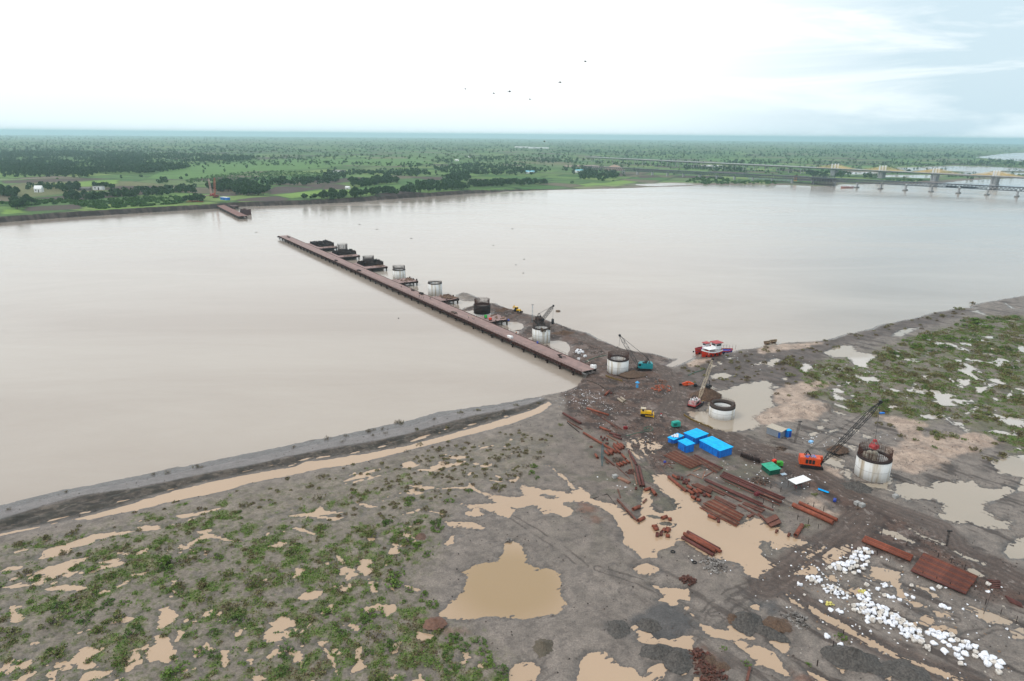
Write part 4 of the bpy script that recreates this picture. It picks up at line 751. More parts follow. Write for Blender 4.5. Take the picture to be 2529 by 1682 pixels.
while s < S1 and n_ < 98:
    for t_ in (.4, TW - .4):
        o = bpy.data.objects.new('pile', pm); COL.objects.link(o); o.parent = jet; o.location = (s, t_, 0); n_ += 1
    s += 10
for t_, a, b in ((.15, 150, S1), (TW - .15, 318, 336), (TW - .15, 376, S1)):
    mb = MB(); s = a
    while s <= b: mb.bar((s, t_, 3.4), (s, t_, 4.5), .07); s += 3
    for z in (3.95, 4.48): mb.bar((a, t_, z), (b, t_, z), .05)
    mb.build('railing', M_rebar, jet)
for s in (318, 348, 372, 384, 396, 430):
    mb = MB(); mb.bar((s, -.9, 1.3), (s + 3.4, -.9, 1.3), .18); mb.bar((s, -.9, 1.3), (s, .3, 2.2), .15); mb.bar((s + 3.4, -.9, 1.3), (s + 3.4, .3, 2.2), .15); mb.build('hanging_bracket', M_darkst, jet)
mb = MB(); mb.box((S0 - .6, 4.6, 2.4), (1.2, 10.5, 1.4)); 
for k in range(6): mb.bar((S0 - 1.2, k * 1.9, 1.6), (S0 - 2.6 - rnd.random(), k * 1.9 + .4, 2.6), .4)
mb.build('end_beam', M_darkst, jet)

WP = [(115.0, 196.4), (81.1, 244.2), (48.2, 293.9), (15.3, 343.9), (-18.1, 396.5), (-52.2, 450.7), (-84.8, 502.5), (-117.8, 552.6), (-151, 602.8), (-184, 653)]
WS = [(Vector((x, y, 0)) - JO).dot(JD) for x, y in WP]; WT = [(Vector((x, y, 0)) - JO).dot(JN) for x, y in WP]
PLT = {4: (355.5, 368.5, TW, 22.5), 5: (296, 309.5, TW, 23), 6: (233, 246.5, TW, 24.5), 7: (156, 184, TW, 28), 8: (96, 125, TW, 28), 9: (34, 71, TW, 27)}
PLAB = {4: 'rusty platform carrying red and green machines beside the dark steel well form', 5: 'cluttered work platform beside the white well nearest the gravel spit tip', 6: 'rusty work platform beside the farthest white concrete well', 7: 'rusty platform with a sheet walled pit around the short offshore rebar cage', 8: 'rusty platform with a sheet walled pit under the tallest offshore rebar cage', 9: 'outermost rusty platform on the jetty, with an empty sheet walled pit'}
for k, (a, b, t0, t1) in PLT.items():
    p = thing('platform', PLAB[k], 'platform', JW(a, 0), JRZ, 'platforms along the jetty'); L = b - a; mb = MB()
    if k < 7:
        y = t0 + .1
        while y < t1 - .1:
            w = min(2.2, t1 - y); mb.box((L / 2 + rnd.uniform(-.4, .4), y + w / 2, 3.26 + rnd.uniform(-.03, .06)), (L, w - .06, .14)); y += 2.2
    else:
        for q in range(5): mb.box((L - 4.4 + rnd.uniform(-.2, .2), t0 + 1.9 + q * (t1 - t0) / 5, 3.26 + rnd.uniform(-.03, .05)), (8.8, (t1 - t0) / 5 - .08, .14))
        mb.box(((L - 9) / 2, t0 + 1.5, 3.24), (L - 9.1, 3, .14)); mb.box((1.2, (t0 + 3 + t1) / 2, 3.24), (2.4, t1 - t0 - 3.2, .14))
    mb.build('deck', M_deck, p)
    mb = MB()
    for x in ((.4, L - .4) if k < 7 else (.4, L - 8.6, L - .4)): mb.box((x, (t0 + t1) / 2, 2.5), (.5, t1 - t0, 1.3))
    for y in (t0 + 4, t0 + 9, t1 - .4): mb.box((L / 2, y, 2.1), (L - 1.2, .5, .9))
    mb.build('beam', M_darkst, p)
    for x in (.9, L / 2, L - .9):
        for y in (t0 + 5, t1 - .8):
            if k >= 7 and x == L / 2 and y < t1 - 2: continue
            MB().tube((x, y, -3), (x, y, 3.5 + (1.5 if y > t0 + 6 and k != 4 else 0) * rnd.random()), .5, 10).build('pile', M_darkst, p)
    if k >= 7:                                   # the pit: sheet piling standing up on three sides
        sw = L - 9.2
        for q, (x0, y0, x1, y1) in enumerate(((2.6, t0 + 3.2, 2.6, t1), (2.6, t1, sw, t1), (sw, t0 + 3.2, sw, t1))):
            mb = MB(); n = int(max(abs(x1 - x0), abs(y1 - y0)) / .8)
            for i in range(n):
                f = (i + .5) / n; x = x0 + (x1 - x0) * f; y = y0 + (y1 - y0) * f; zt = 4.6 + .9 * rnd.random() + (.9 if q == 1 else 0) - (1.0 if q == 2 else 0)
                mb.box((x + (i % 2) * .2 * (q != 1), y + (i % 2) * .2 * (q == 1), zt / 2 - 1), (.78, .30, zt + 2) if q == 1 else (.30, .78, zt + 2))
            mb.build('sheet_piling', M_darkst, p)
        mb = MB()
        for i in range(10): mb.bar((rnd.uniform(2.6, sw), rnd.uniform(t0 + 4, t1), 4.4), (rnd.uniform(2.6, sw), rnd.uniform(t0 + 4, t1), 4.7 + rnd.random()), .3)
        mb.build('bracing', M_darkst, p)
    # planks, plates and scrap lying on it
    mb = MB()
    for i in range({4: 10, 5: 60, 6: 26}.get(k, 14)):
        x = rnd.uniform(1, L - 1) if k < 7 else rnd.uniform(L - 8, L - 1); y = rnd.uniform(t0 + 5, t1 - 1); mb.box((x, y, 3.45 + rnd.uniform(0, .7 if k == 5 else .25)), (rnd.uniform(.6, 3.2), rnd.uniform(.2, .9), rnd.uniform(.1, .4)), rnd.uniform(0, 3.14))
    mb.build('scrap', gm('scrap_timber_%d' % k, (158, 122, 92), (84, 60, 50), rough=.9, scale=.9), p)

# ------------------------------------------------------------------ the well rings
WLAB = ['stained white concrete well ring under the red grab, crowned with tall rebar', 'stained concrete well ring standing in the grey green pool behind the blue sheds', 'white concrete well ring beside the landward end of the jetty', 'stained concrete well ring with timber scraps on its rim, below the dark crane', 'well ring wrapped in dark brown steel formwork on the gravel spit', 'clean white concrete well ring beside the cluttered platform at the spit tip', 'white concrete well ring standing in open river, farthest of the white ones', 'low dark well ring with a short rebar cage on a sheet walled platform', 'low dark well ring with the tallest offshore rebar cage']
WSPEC = [(5.05, -.5, 7.7, 3.0, 1), (4.75, -.5, 5.8, .9, 1), (4.8, -.3, 7.6, 2.6, 1), (4.75, -.5, 7.8, 2.0, 0), (4.7, -.5, 6.8, 3.6, 1), (4.75, -1, 8.3, .9, 0), (4.75, -1, 7.2, 2.8, 0), (4.7, 1.6, 5.6, 2.8, 0), (4.5, 1.6, 5.2, 5.2, 0)]
for k, (r, z0, z1, hr, rusty) in enumerate(WSPEC):
    x, y = WP[k]; w = thing('well_ring', WLAB[k], 'concrete well', (x, y, 0), rnd.uniform(0, 6), 'well rings standing in a line beside the jetty')
    dark = k in (4, 7, 8); ri = r - (1.15 if k != 4 else .5)
    prof = [(r, z0), (r, z1 - .45), (ri, z1 - .45), (ri, z0)]
    if k == 4:
        MB().lathe([(r, z0), (r, 1.7), (ri, 1.7), (ri, z0)], 48, closed=True).build('shell', M_conc, w)
        mb = MB().lathe([(r + .12, 1.72), (r + .12, z1), (r - .15, z1), (r - .15, 1.72)], 48, closed=True)
        for q in range(6): mb.lathe([(r + .13, 1.9 + q * .95), (r + .42, 1.9 + q * .95), (r + .42, 2.12 + q * .95), (r + .13, 2.12 + q * .95)], 48, closed=True, smooth=False)
        mb.build('steel_form', M_darkst, w); MB().lathe([(r - .2, 5.5), (.01, 5.4)], 40).build('inner_floor', gm('grey_slurry', (128, 120, 116), (104, 98, 94), rough=.6), w)
    else:
        mb = MB().lathe(prof, 56, closed=True); mb.build('shell', M_conc if not dark else M_darkst, w)
        for q in ((z0 + (z1 - z0) * .55,) if not dark else ()): MB().lathe([(r + .005, q), (r + .03, q), (r + .03, q + .06), (r + .005, q + .06)], 48, closed=True).build('lift_joint', M_concgrey, w)
        zl = z1 - (1.1 if k == 1 else .44); mb = MB().lathe([(r + .06, zl), (r + .06, z1), (ri - .04, z1), (ri - .04, zl)], 48, closed=True)
        mb.build('rim_form', M_darkst if k != 1 else gm('wet_dark_concrete', (84, 70, 62), (60, 50, 46), rough=.8), w)
    mb = MB(); nb = 76
    for i in range(nb):
        a = 2 * math.pi * i / nb; q = r - .25; hh = hr * rnd.uniform(.86, 1.06); lean = rnd.uniform(-.06, .06)
        mb.bar((q * math.cos(a), q * math.sin(a), z1 - .4), ((q + lean) * math.cos(a + lean * .3), (q + lean) * math.sin(a + lean * .3), z1 + hh), .075)
        if i % 2 and hr > 1.5:
            q = ri + .2; mb.bar((q * math.cos(a), q * math.sin(a), z1 - .4), (q * math.cos(a), q * math.sin(a), z1 + hh * .8), .07)
    if hr > 1.5:
        for z in (z1 + hr * .3, z1 + hr * .7) if k != 8 else (z1 + .5, z1 + 1.0, z1 + 4.2): mb.lathe([(r - .22, z), (r - .16, z), (r - .16, z + .07), (r - .22, z + .07)], 40, closed=True)
    mb.build('rebar_cage', M_rebar if rusty else M_rebarg, w)
    if k in (7, 8):
        mb = MB()
        for i in range(12): a = i * .52; mb.bar((r * math.cos(a), r * math.sin(a), 1.7), ((r + .5) * math.cos(a), (r + .5) * math.sin(a), 4.6), .3)
        mb.build('strut', M_darkst, w)
    if k == 0:
        for i in range(4):
            a = R(60 + i * 33); mb = MB(); c = (2.8 * math.cos(a), 2.8 * math.sin(a)); mb.lathe([(.9, 3.0), (.9, 7.6), (.75, 8.0), (.3, 8.25), (.01, 8.3)], 16, (c[0], c[1], 0)); mb.build('pale_cylinder', gm('pale_liner_%d' % i, (196, 188, 172), (150, 138, 122), rough=.8, stretch=(1, 1, .15)), w).rotation_euler = (0, 0, -w.rotation_euler.z)
    if k == 3:
        mb = MB()
        for i in range(16): a = rnd.uniform(1.4, 4.2); mb.box(((r + rnd.uniform(-.4, .5)) * math.cos(a), (r + rnd.uniform(-.4, .5)) * math.sin(a), z1 + rnd.uniform(-.9, .6)), (rnd.uniform(.4, 1.8), rnd.uniform(.3, .7), rnd.uniform(.2, 1.2)), rnd.uniform(0, 3))
        mb.build('staging', gm('staging_timber', (120, 100, 82), (84, 66, 54), rough=.9), w)
# ------------------------------------------------------------------ lattice helper
def lattice(mb, p, q, w, n, r, taper=.25, dg=None):
    p, q, d, a, b, L = mb.frame(p, q); dg = dg or r * .6
    def wid(f): return w * (taper + (1 - taper) * min(1, min(f, 1 - f) / .18 + .02))
    ring = []
    for i in range(n + 1):
        f = i / n; c = p + d * (L * f); k = wid(f) / 2; ring.append([c + a * (sx * k) + b * (sy * k) for sx, sy in ((-1, -1), (1, -1), (1, 1), (-1, 1))])
    for i in range(n):
        for j in range(4):
            mb.bar(ring[i][j], ring[i + 1][j], r); mb.bar(ring[i][j], ring[i + 1][(j + 1) % 4] if i % 2 else ring[i][(j + 1) % 4], dg)
            mb.bar(ring[i + (i % 2)][j], ring[i + 1 - (i % 2)][(j + 1) % 4], dg)
    return mb
# ------------------------------------------------------------------ the cable stayed road bridge far upstream
M_brconc = mat('bridge_concrete', lin(176, 178, 180), lin(156, 158, 160), rough=.9, scale=.1)
M_gold = mat('golden_stay_cable', lin(216, 188, 130), lin(206, 176, 116), rough=.6, scale=.2)
PY = [Vector(p) for p in ((888, 1964, 0), (964.5, 1854.5, 0), (1041, 1745, 0), (1117.5, 1635.5, 0))]
BD = (PY[1] - PY[0]).normalized(); BN = Vector((-BD.y, BD.x, 0))                   # BN points away upstream
zd = ray('V', 800, 288, 1964).z; zt = ray('V', 800, 192, 1964).z
br = thing('road_bridge', 'long road bridge with white pylons and golden stay cables far upstream', 'bridge', PY[0])
def bl(s, t, z): return BD * s + BN * t + Vector((0, 0, z))
mb = MB(); mb.extrude([(-1, 0), (1, -.4), (6, -2.6), (24, -2.6), (29, -.4), (31, 0), (31, .5), (-1, .5)], bl(-1050, 0, zd), bl(620, 0, zd), BN); mb.build('deck', M_brconc, br)
mb = MB()
for t_ in (-1.1, 31.1): mb.bar(bl(-1050, t_, zd + .9), bl(620, t_, zd + .9), .3, 1.1)
mb.build('parapet', M_brconc, br)
s = -1020
while s < -60:
    for t_ in (9, 22):
        MB().tube(bl(s, t_, -1), bl(s, t_, zd - 3.6), 1.2, 8).build('pier', M_brconc, br)
    MB().bar(bl(s, 3, zd - 3.2), bl(s, 28, zd - 3.2), 2.4, 1.4).build('pier_cap', M_brconc, br); s += 40
for k, p in enumerate(PY + [PY[3] + (PY[3] - PY[2])]):
    s0 = (p - PY[0]).dot(BD)
    for t_ in (7, 23):
        mb = MB()
        for ds in (-2.4, 2.4): mb.bar(bl(s0 + ds, t_, -2), bl(s0 + ds * 1.6, t_, zd - 2.62), 2.2, 5.5)
        mb.build('pylon_pier', M_brconc, br)
    MB().bar(bl(s0, 3, 1.0), bl(s0, 27, 1.0), 12, 2.5).build('pile_cap', M_brconc, br)
    for t_ in (.2, 15, 29.8):
        mb = MB(); mb.bar(bl(s0, t_, zd + .55), bl(s0, t_, zt), 2.4, 3.6); mb.build('pylon', M_white, br)
        mb = MB()
        for q in range(9):
            for sg in (-1, 1): mb.bar(bl(s0, t_, zt - 2.0 - q * 1.05), bl(s0 + sg * (56 - q * 4.6), t_, zd + .6), .24)
        mb.build('stay_cables', M_gold, br)
# ------------------------------------------------------------------ the steel truss rail bridge nearer to us
M_truss = gm('bridge_steel', (92, 98, 108), (66, 72, 84), rough=.6, scale=.2)
RPs = [at('W', 2200, 830, 0), at('W', 1610, 795, 0), at('W', 1055, 765, 0), at('W', 520, 735, 0), at('W', 40, 710, 0), at('V', 1745, 685, 0), at('V', 1300, 655, 0)]
RD = (RPs[0] - RPs[6]).normalized(); RN = Vector((-RD.y, RD.x, 0)); RO = RPs[4]
zr1 = ray('W', 1055, 588, RPs[2].y).z; zr0 = zr1 - 7.2
rb = thing('rail_bridge', 'steel truss rail bridge on tall piers in front of the cable stayed bridge', 'bridge', RO)
def rl(s, t, z): return RD * s + RN * t + Vector((0, 0, z))
pan = 48.2; s_lo = -18 * pan; s_hi = 9 * pan
MB().bar(rl(s_lo, 4, zr1), rl(s_hi, 4, zr1), 9.5, .6).build('deck', M_truss, rb)
for sp_ in range(-18, 9):
    mb = MB(); a = sp_ * pan; n = 7; 
    for t_ in (0, 8):
        mb.bar(rl(a + .8, t_, zr0), rl(a + pan - .8, t_, zr0), .9); mb.bar(rl(a + .8, t_, zr1 - .9), rl(a + pan - .8, t_, zr1 - .9), .9)
        for i in range(n):
            x0 = a + .8 + (pan - 1.6) * i / n; x1 = a + .8 + (pan - 1.6) * (i + .5) / n; x2 = a + .8 + (pan - 1.6) * (i + 1) / n
            mb.bar(rl(x0, t_, zr1 - .9), rl(x1, t_, zr0), .75); mb.bar(rl(x1, t_, zr0), rl(x2, t_, zr1 - .9), .75)
    for i in range(0, n): mb.bar(rl(a + 3 + i * pan / n, 0, zr0), rl(a + 3 + i * pan / n, 8, zr0), .5)
    mb.build('truss_span', M_truss, rb)
    for t_ in (1, 7): MB().tube(rl(a, t_, -2), rl(a, t_, zr0 - .5), 1.5, 10, 1.25).build('pier', M_brconc, rb)
    MB().bar(rl(a, -1, zr0 - 1.0), rl(a, 9, zr0 - 1.0), 3.4, 1.3).build('pier_cap', M_brconc, rb)
    if sp_ > -3: MB().bar(rl(a, -6, .7), rl(a, 12, .7), 5.5, 2.2).build('pile_cap', M_concgrey, rb)
for k, (u, v, w_) in enumerate(((950, 640, 12), (1200, 650, 9), (1340, 655, 11))):
    p = ray('W', u, v, 1384 if u > 1000 else 1395); mb = MB(); mb.lathe([(.2, -2.2), (w_ * .6, -1.2), (w_, 1.6), (w_ * .96, 1.7), (.2, 1.3)], 12); o = mb.build('safety_net', gm('dark_net_%d' % k, (58, 72, 92), (44, 54, 70), rough=.9), rb, p - RO); o.rotation_euler = (0, 0, math.atan2(RD.y, RD.x)); o.scale = (1, .5, 1)
# launching staging below the trusses
p = at('V', 640, 620, 0); st = thing('works_staging', 'dark steel staging under the rail bridge at the water edge', 'staging', p)
mb = MB()
for i in range(9):
    for j in range(2): mb.bar(RD * (i - 4) * 6 + RN * j * 9 + Vector((0, 0, -1)), RD * (i - 4) * 6 + RN * j * 9 + Vector((0, 0, 15)), 1.2)
mb.build('column', M_darkst, st)
mb = MB()
for z in (3, 14.5):
    for j in (0, 9): mb.bar(RD * -27 + RN * j + Vector((0, 0, z)), RD * 27 + RN * j + Vector((0, 0, z)), 1.2)
for i in range(8): mb.bar(RD * (i - 4) * 6 + Vector((0, 0, 3)), RD * (i - 3) * 6 + Vector((0, 0, 14)), .6)
mb.build('bracing', M_darkst, st)
mb = MB()
for i in range(10): mb.bar(RD * (-26 + i * 5.2) + Vector((0, 0, 15.5)), RD * (-23.4 + i * 5.2) + Vector((0, 0, 21)), .8); mb.bar(RD * (-23.4 + i * 5.2) + Vector((0, 0, 21)), RD * (-20.8 + i * 5.2) + Vector((0, 0, 15.5)), .8)
mb.bar(RD * -27 + Vector((0, 0, 15.6)), RD * 27 + Vector((0, 0, 15.6)), 1); mb.bar(RD * -27 + Vector((0, 0, 21)), RD * 27 + Vector((0, 0, 21)), 1)
mb.build('launching_truss', M_truss, st)
p = at('V', 150, 570, .5); wt = thing('work_jetty', 'low dark steel jetty on the far mud beside the rail bridge', 'jetty', p); mb = MB()
mb.bar(RD * -60 + Vector((0, 0, 2)), RD * 42 + Vector((0, 0, 2)), 9, 1.4); mb.build('deck', M_darkst, wt); mb = MB()
for i in range(18): mb.tube(RD * (-58 + i * 5.8) + Vector((0, 0, -2)), RD * (-58 + i * 5.8) + Vector((0, 0, 1.4)), .7, 6)
mb.build('piles', M_darkst, wt)
p = at('V', 110, 545, .5); tw = thing('lifting_tower', 'red and yellow lifting tower on the far work jetty', 'tower', p); mb = MB(); lattice(mb, (0, 0, 0), (0, 0, 15), 5, 6, .5, 1.0); mb.build('mast', gm('red_yellow_paint', (190, 90, 60), (196, 160, 70), scale=.3), tw); MB().box((0, 0, 15.5), (7, 6, 1)).build('platform', M_darkst, tw)
p = at('C', 690, 338, 1); lt = tag(lattice(MB(), RD * -62, RD * 52, 5, 22, .7, .8).build('truss_segment', gm('pale_blue_steel', (176, 196, 206), (150, 172, 186)), None, p + Vector((0, 0, 3))), 'pale blue steel truss lying on the far mud below the rail bridge', 'truss')
# ------------------------------------------------------------------ boats
def hull_mesh(mb, L, B, D, zb=0.0, stern=.8, n=12, bowrise=.35, m=7):
    rows = []
    for i in range(n + 1):
        f = i / n; x = (f - .5) * L
        wdt = B / 2 * (1 - max(0, (f - .55) / .45) ** 2.2) * (stern + (1 - stern) * min(1, f / .25)); wdt = max(wdt, .02 * B)
        sh = D * (1 + bowrise * max(0, (f - .5) / .5) ** 2 + .08 * max(0, (.3 - f) / .3)); row = []
        for j in range(m):
            g = (j / (m - 1)) * 2 - 1; yy = wdt * math.copysign(min(1, abs(g) ** .7 * 1.0), g); zz = zb + sh * (abs(g) ** 2.6); row.append((x + (.05 * L * abs(g) ** 2 * max(0, (f - .8) / .2)), yy, zz))
        rows.append(row)
    vs = [p for r_ in rows for p in r_]; fs = [(i * m + j, (i + 1) * m + j, (i + 1) * m + j + 1, i * m + j + 1) for i in range(n) for j in range(m - 1)]
    mb.add(vs, fs, True); mb.add(rows[0], [tuple(range(m))]); return rows
def boat(name, label, p, q, B, D, mh, ms, group=None, deckm=None):
    p, q = Vector(p), Vector(q); d = q - p; L = d.length; o = thing(name, label, 'boat', (p + q) / 2, math.atan2(d.y, d.x), group)
    mb = MB(); rows = hull_mesh(mb, L, B, D); mb.build('hull', mh, o)
    mb = MB()
    for sgn in (0, -1):
        e = [r[sgn] for r in rows]
        for i in range(len(e) - 1): mb.bar(Vector(e[i]) + Vector((0, 0, -.05)), Vector(e[i + 1]) + Vector((0, 0, -.05)), .22, .5)
    mb.build('gunwale', ms, o)
    mb = MB(); k = len(rows); fs = []; vs = []
    for r in rows: vs += [(r[0][0], r[0][1] * .93, D * .72), (r[-1][0], r[-1][1] * .93, D * .72)]
    mb.add(vs, [(2 * i, 2 * i + 2, 2 * i + 3, 2 * i + 1) for i in range(k - 1)]); mb.build('deck', deckm or M_darkst, o)
    return o, L
M_red = gm('red_orange_paint', (226, 62, 30), (196, 48, 28), rough=.45, scale=.8); M_redroof = gm('dull_red_paint', (176, 66, 66), (150, 52, 54), rough=.6)
M_blue = gm('blue_paint', (36, 70, 178), (30, 54, 140), rough=.5); M_glass = mat('dark_window', lin(30, 36, 44), rough=.15); M_tyre = gm('black_rubber', (30, 30, 32), (22, 22, 24), rough=.8)
M_orange = gm('orange_paint', (222, 88, 34), (190, 66, 28), rough=.45, scale=.9)
b1, L = boat('workboat', 'large red workboat with white wheelhouse and white canopy aground on the sand', at('F', 1945, 575, .6) + Vector((0, 0, -.2)), at('F', 1735, 610, .6) + Vector((0, 0, -.2)), 5.6, 3.2, M_red, M_white)
MB().box((-L * .28, 0, 4.6), (3.6, 3.4, 5.0)).build('wheelhouse', M_white, b1); MB().box((-L * .28, 0, 7.24), (4.8, 4.4, .28)).build('roof', M_redroof, b1)
mb = MB(); mb.box((-L * .28 + 1.82, 0, 6.2), (.06, 2.8, .9)); mb.box((-L * .28, 1.72, 6.2), (2.8, .06, .9)); mb.box((-L * .28, -1.72, 6.2), (2.8, .06, .9)); mb.build('window', M_glass, b1)
mb = MB(); mb.box((L * .02, 0, 4.6), (6.4, 4.6, .14)); mb.build('canopy', M_white, b1); mb = MB()
for sx in (-1, 1):
    for sy in (-1, 1): mb.bar((L * .02 + sx * 3, sy * 2.2, 2.2), (L * .02 + sx * 3, sy * 2.2, 4.55), .12)
mb.build('canopy_post', M_white, b1)
mb = MB(); mb.box((-L * .43, 0, 3.2), (2.0, 3.4, 1.9)); mb.build('aft_house', M_redroof, b1)
for k in range(5):
    for sy in (-1, 1): mb = MB(); mb.tube((-5.5 + k * 2.6, sy * (2.75 - .25 * max(0, k - 3)), 1.8), (-5.5 + k * 2.6, sy * (2.95 - .25 * max(0, k - 3)), 1.8), .5, 12); mb.build('tyre_fender', M_tyre, b1)
b2, L = boat('workboat', 'smaller red and blue workboat with a white cabin lying behind the large red one', at('F', 1905, 520, 0), at('F', 1660, 570, 0), 4.8, 2.5, M_red, M_redroof, deckm=M_blue)
MB().box((L * .02, 0, 3.5), (2.6, 2.4, 3.4)).build('wheelhouse', M_white, b2); MB().box((L * .02, 0, 5.31), (3.4, 3.0, .22)).build('roof', M_redroof, b2); MB().box((L * .02 + 1.33, 0, 4.5), (.05, 2.0, .7)).build('window', M_glass, b2)
for k in range(4): mb = MB(); mb.tube((L * .1 + k * 1.9, -2.1 + k * .25, 1.2), (L * .1 + k * 1.9, -2.3 + k * .25, 1.2), .45, 12); mb.build('tyre_fender', M_tyre, b2)
b3, L = boat('barge', 'low red and blue barge moored at the stern of the large red workboat', at('F', 1955, 548, 0), at('F', 2100, 545, 0), 4.2, 1.5, M_blue, M_redroof, deckm=M_blue)
mb = MB(); 
for i in range(6): mb.bar((-L * .4 + i * 1.6, 1.6, 1.2), (-L * .4 + i * 1.6, 1.6, 3.6), .09)
mb.bar((-L * .42, 1.6, 3.4), (L * .2, 1.6, 3.6), .08); mb.build('railing', M_rebarg, b3)
M_brown = gm('brown_timber', (132, 104, 78), (96, 74, 58), rough=.8)
for k, (a, b_, lab) in enumerate((((1715, 95), (1825, 80), 'brown wooden boat drawn up on the sand spit, left of the pair'), ((1845, 65), (1970, 50), 'brown wooden boat drawn up on the sand spit, right of the pair'))):
    o, L = boat('wooden_boat', lab, at('Z', *a, .1), at('Z', *b_, .1), 2.6, 1.1, M_brown, gm('pale_timber_%d' % k, (176, 156, 128), (140, 120, 96)), 'brown boats on the sand spit')
    mb = MB()
    for i in range(3): mb.box((-L * .25 + i * L * .25, 0, .85), (.4, 2.2, .12))
    mb.build('thwart', M_brown, o)
o, L = boat('ferry_boat', 'orange boat lying under the far rail bridge', at('V', 1235, 655, 0), at('V', 1000, 660, 0), 7, 2.2, gm('faded_orange', (206, 104, 72), (180, 84, 60)), M_redroof); MB().box((-L * .3, 0, 2.6), (6, 4, 2.4)).build('cabin', M_white, o)
# ------------------------------------------------------------------ the landing on the opposite bank
fj0, fj1 = at('T', 785, 668, 3.5), at('T', 1255, 895, 3.5); d = fj1 - fj0; L = d.length; az = math.atan2(d.y, d.x)
fj = thing('jetty', 'short rusty steel jetty reaching out from the opposite bank', 'jetty', (fj0.x, fj0.y, 0), az); mb = MB()
for i in range(12): mb.box((L * (i + .5) / 12, 0, 3.5 + rnd.uniform(-.05, .05)), (L / 12 - .15, 11, .35))
mb.build('deck', gm('red_brown_deck', (150, 100, 88), (120, 82, 76), scale=.3), fj); mb = MB()
for y in (-5, 0, 5): mb.box((L / 2, y, 2.6), (L, .6, 1.5))
mb.build('girder', M_darkst, fj)
for i in range(10):
    for y in (-4.6, 4.6): MB().tube((3 + i * (L - 5) / 9, y, -2), (3 + i * (L - 5) / 9, y, 1.85), .6, 8).build('pile', M_darkst, fj)
p = at('T', 1090, 740, 0); o = thing('platform', 'small rusty platform beside the short jetty on the opposite bank', 'platform', p, az, 'platforms along the jetty'); MB().box((0, 0, 3.4), (24, 9, .5)).build('deck', M_rust, o); mb = MB()
for x in (-10, -3, 4, 10):
    for y in (-3.6, 3.6): mb.tube((x, y, -2), (x, y, 3.1), .6, 8)
mb.build('pile', M_darkst, o)
for k, (u, v, lab) in enumerate(((1268, 855, 'rusty sheet pile box in the water, left of the two beside the far jetty'), (1358, 868, 'rusty sheet pile box in the water, right of the two beside the far jetty'))):
    p = at('T', u, v, 0); mb = MB()
    for i in range(5): mb.box((0, (i - 2) * 1.6, 3.0 + rnd.uniform(-.4, .4)), (1.2 + (i % 2) * .6, 1.58, 8))
    tag(mb.build('sheet_pile_box', gm('dark_red_rust_%d' % k, (104, 58, 56), (66, 40, 42)), None, p, az), lab, 'sheet pile box', 'sheet pile boxes in the river')
def mast_crane(lab, k, foot, tip, cols, body):
    p = at('T', *foot, 6); q = ray('T', *tip, p.y + 6); o = thing('crawler_crane', lab, 'crane', p, 0); mb = MB(); lattice(mb, (0, 0, 2.5), q - p, 2.0, 16, .24, .5)
    mb.build('boom', cols, o); mb = MB(); mb.box((0, 4, 2.8), (5, 8, 3.2)); mb.build('body', body, o); mb = MB(); mb.box((-2.4, 3, .6), (1.2, 9, 1.2)); mb.box((2.4, 3, .6), (1.2, 9, 1.2)); mb.build('track', M_black, o)
    MB().bar((0, 7, 4.4), q - p, .16).build('pendant_line', M_black, o)
mast_crane('crane with a red and white lattice boom on the opposite bank', 0, (650, 510), (590, 165), gm('white_boom', (224, 214, 206), (206, 130, 100), scale=.05), M_redroof)
mast_crane('crane with an orange brown lattice boom on the opposite bank', 1, (718, 540), (704, 150), gm('orange_boom', (180, 98, 66), (150, 78, 56)), gm('red_brown_body', (160, 70, 56), (120, 54, 46)))
def hut(name, lab, cat, p, rz, dim, mw, mr, group=None, gable=0.0, door=True):
    o = thing(name, lab, cat, p, rz, group); a, b_, c = dim; mb = MB(); mb.box((0, 0, c / 2), (a, b_, c)); mb.build('wall', mw, o); mb = MB()
    if gable:
        mb.extrude([(-b_ / 2 - .3, c - .1), (b_ / 2 + .3, c - .1), (0, c + gable)], (-a / 2 - .3, 0, 0), (a / 2 + .3, 0, 0), (0, 1, 0))
    else: mb.box((0, 0, c + .09), (a + .5, b_ + .5, .16))
    mb.build('roof', mr, o)
    if door: mb = MB(); mb.box((a * .1, -b_ / 2 - .02, c * .38), (a * .12, .06, c * .72)); mb.build('door', M_darkst, o); mb = MB(); mb.box((-a * .25, -b_ / 2 - .02, c * .6), (a * .14, .06, c * .3)); mb.build('window', M_glass, o)
    return o
M_shedblue = gm('bright_blue_sheet', (16, 128, 222), (6, 90, 184), rough=.5, scale=1.4, stretch=(1, 1, .4)); M_skylitblue = gm('skylit_blue_sheet', (2, 188, 250), (2, 160, 232), rough=.6, scale=.9, spec=.2)  # same blue as the walls, raised on tops to paint in skylight
hut('site_shed', 'long blue site shed on the opposite bank beside the cranes', 'shed', at('T', 915, 580, 6), az + .4, (16, 6, 4), M_shedblue, M_white)
hut('farmhouse', 'white farmhouse with a steep gable among the fields on the left', 'house', at('U', 520, 400, 6), .2, (11, 9, 6), M_white, M_white, 'houses beyond the river', gable=5)
hut('farmhouse', 'pale flat roofed farmhouse in the middle of the left fields', 'house', at('U', 1310, 368, 6), .1, (16, 9, 6), M_white, M_concgrey, 'houses beyond the river')
hut('barn', 'low grey barn beside the flat roofed farmhouse', 'barn', at('U', 1120, 378, 6), .1, (20, 9, 4), M_concgrey, M_concgrey, 'houses beyond the river', gable=2)
M_cyan = gm('pale_blue_roof', (120, 200, 226), (150, 214, 232))
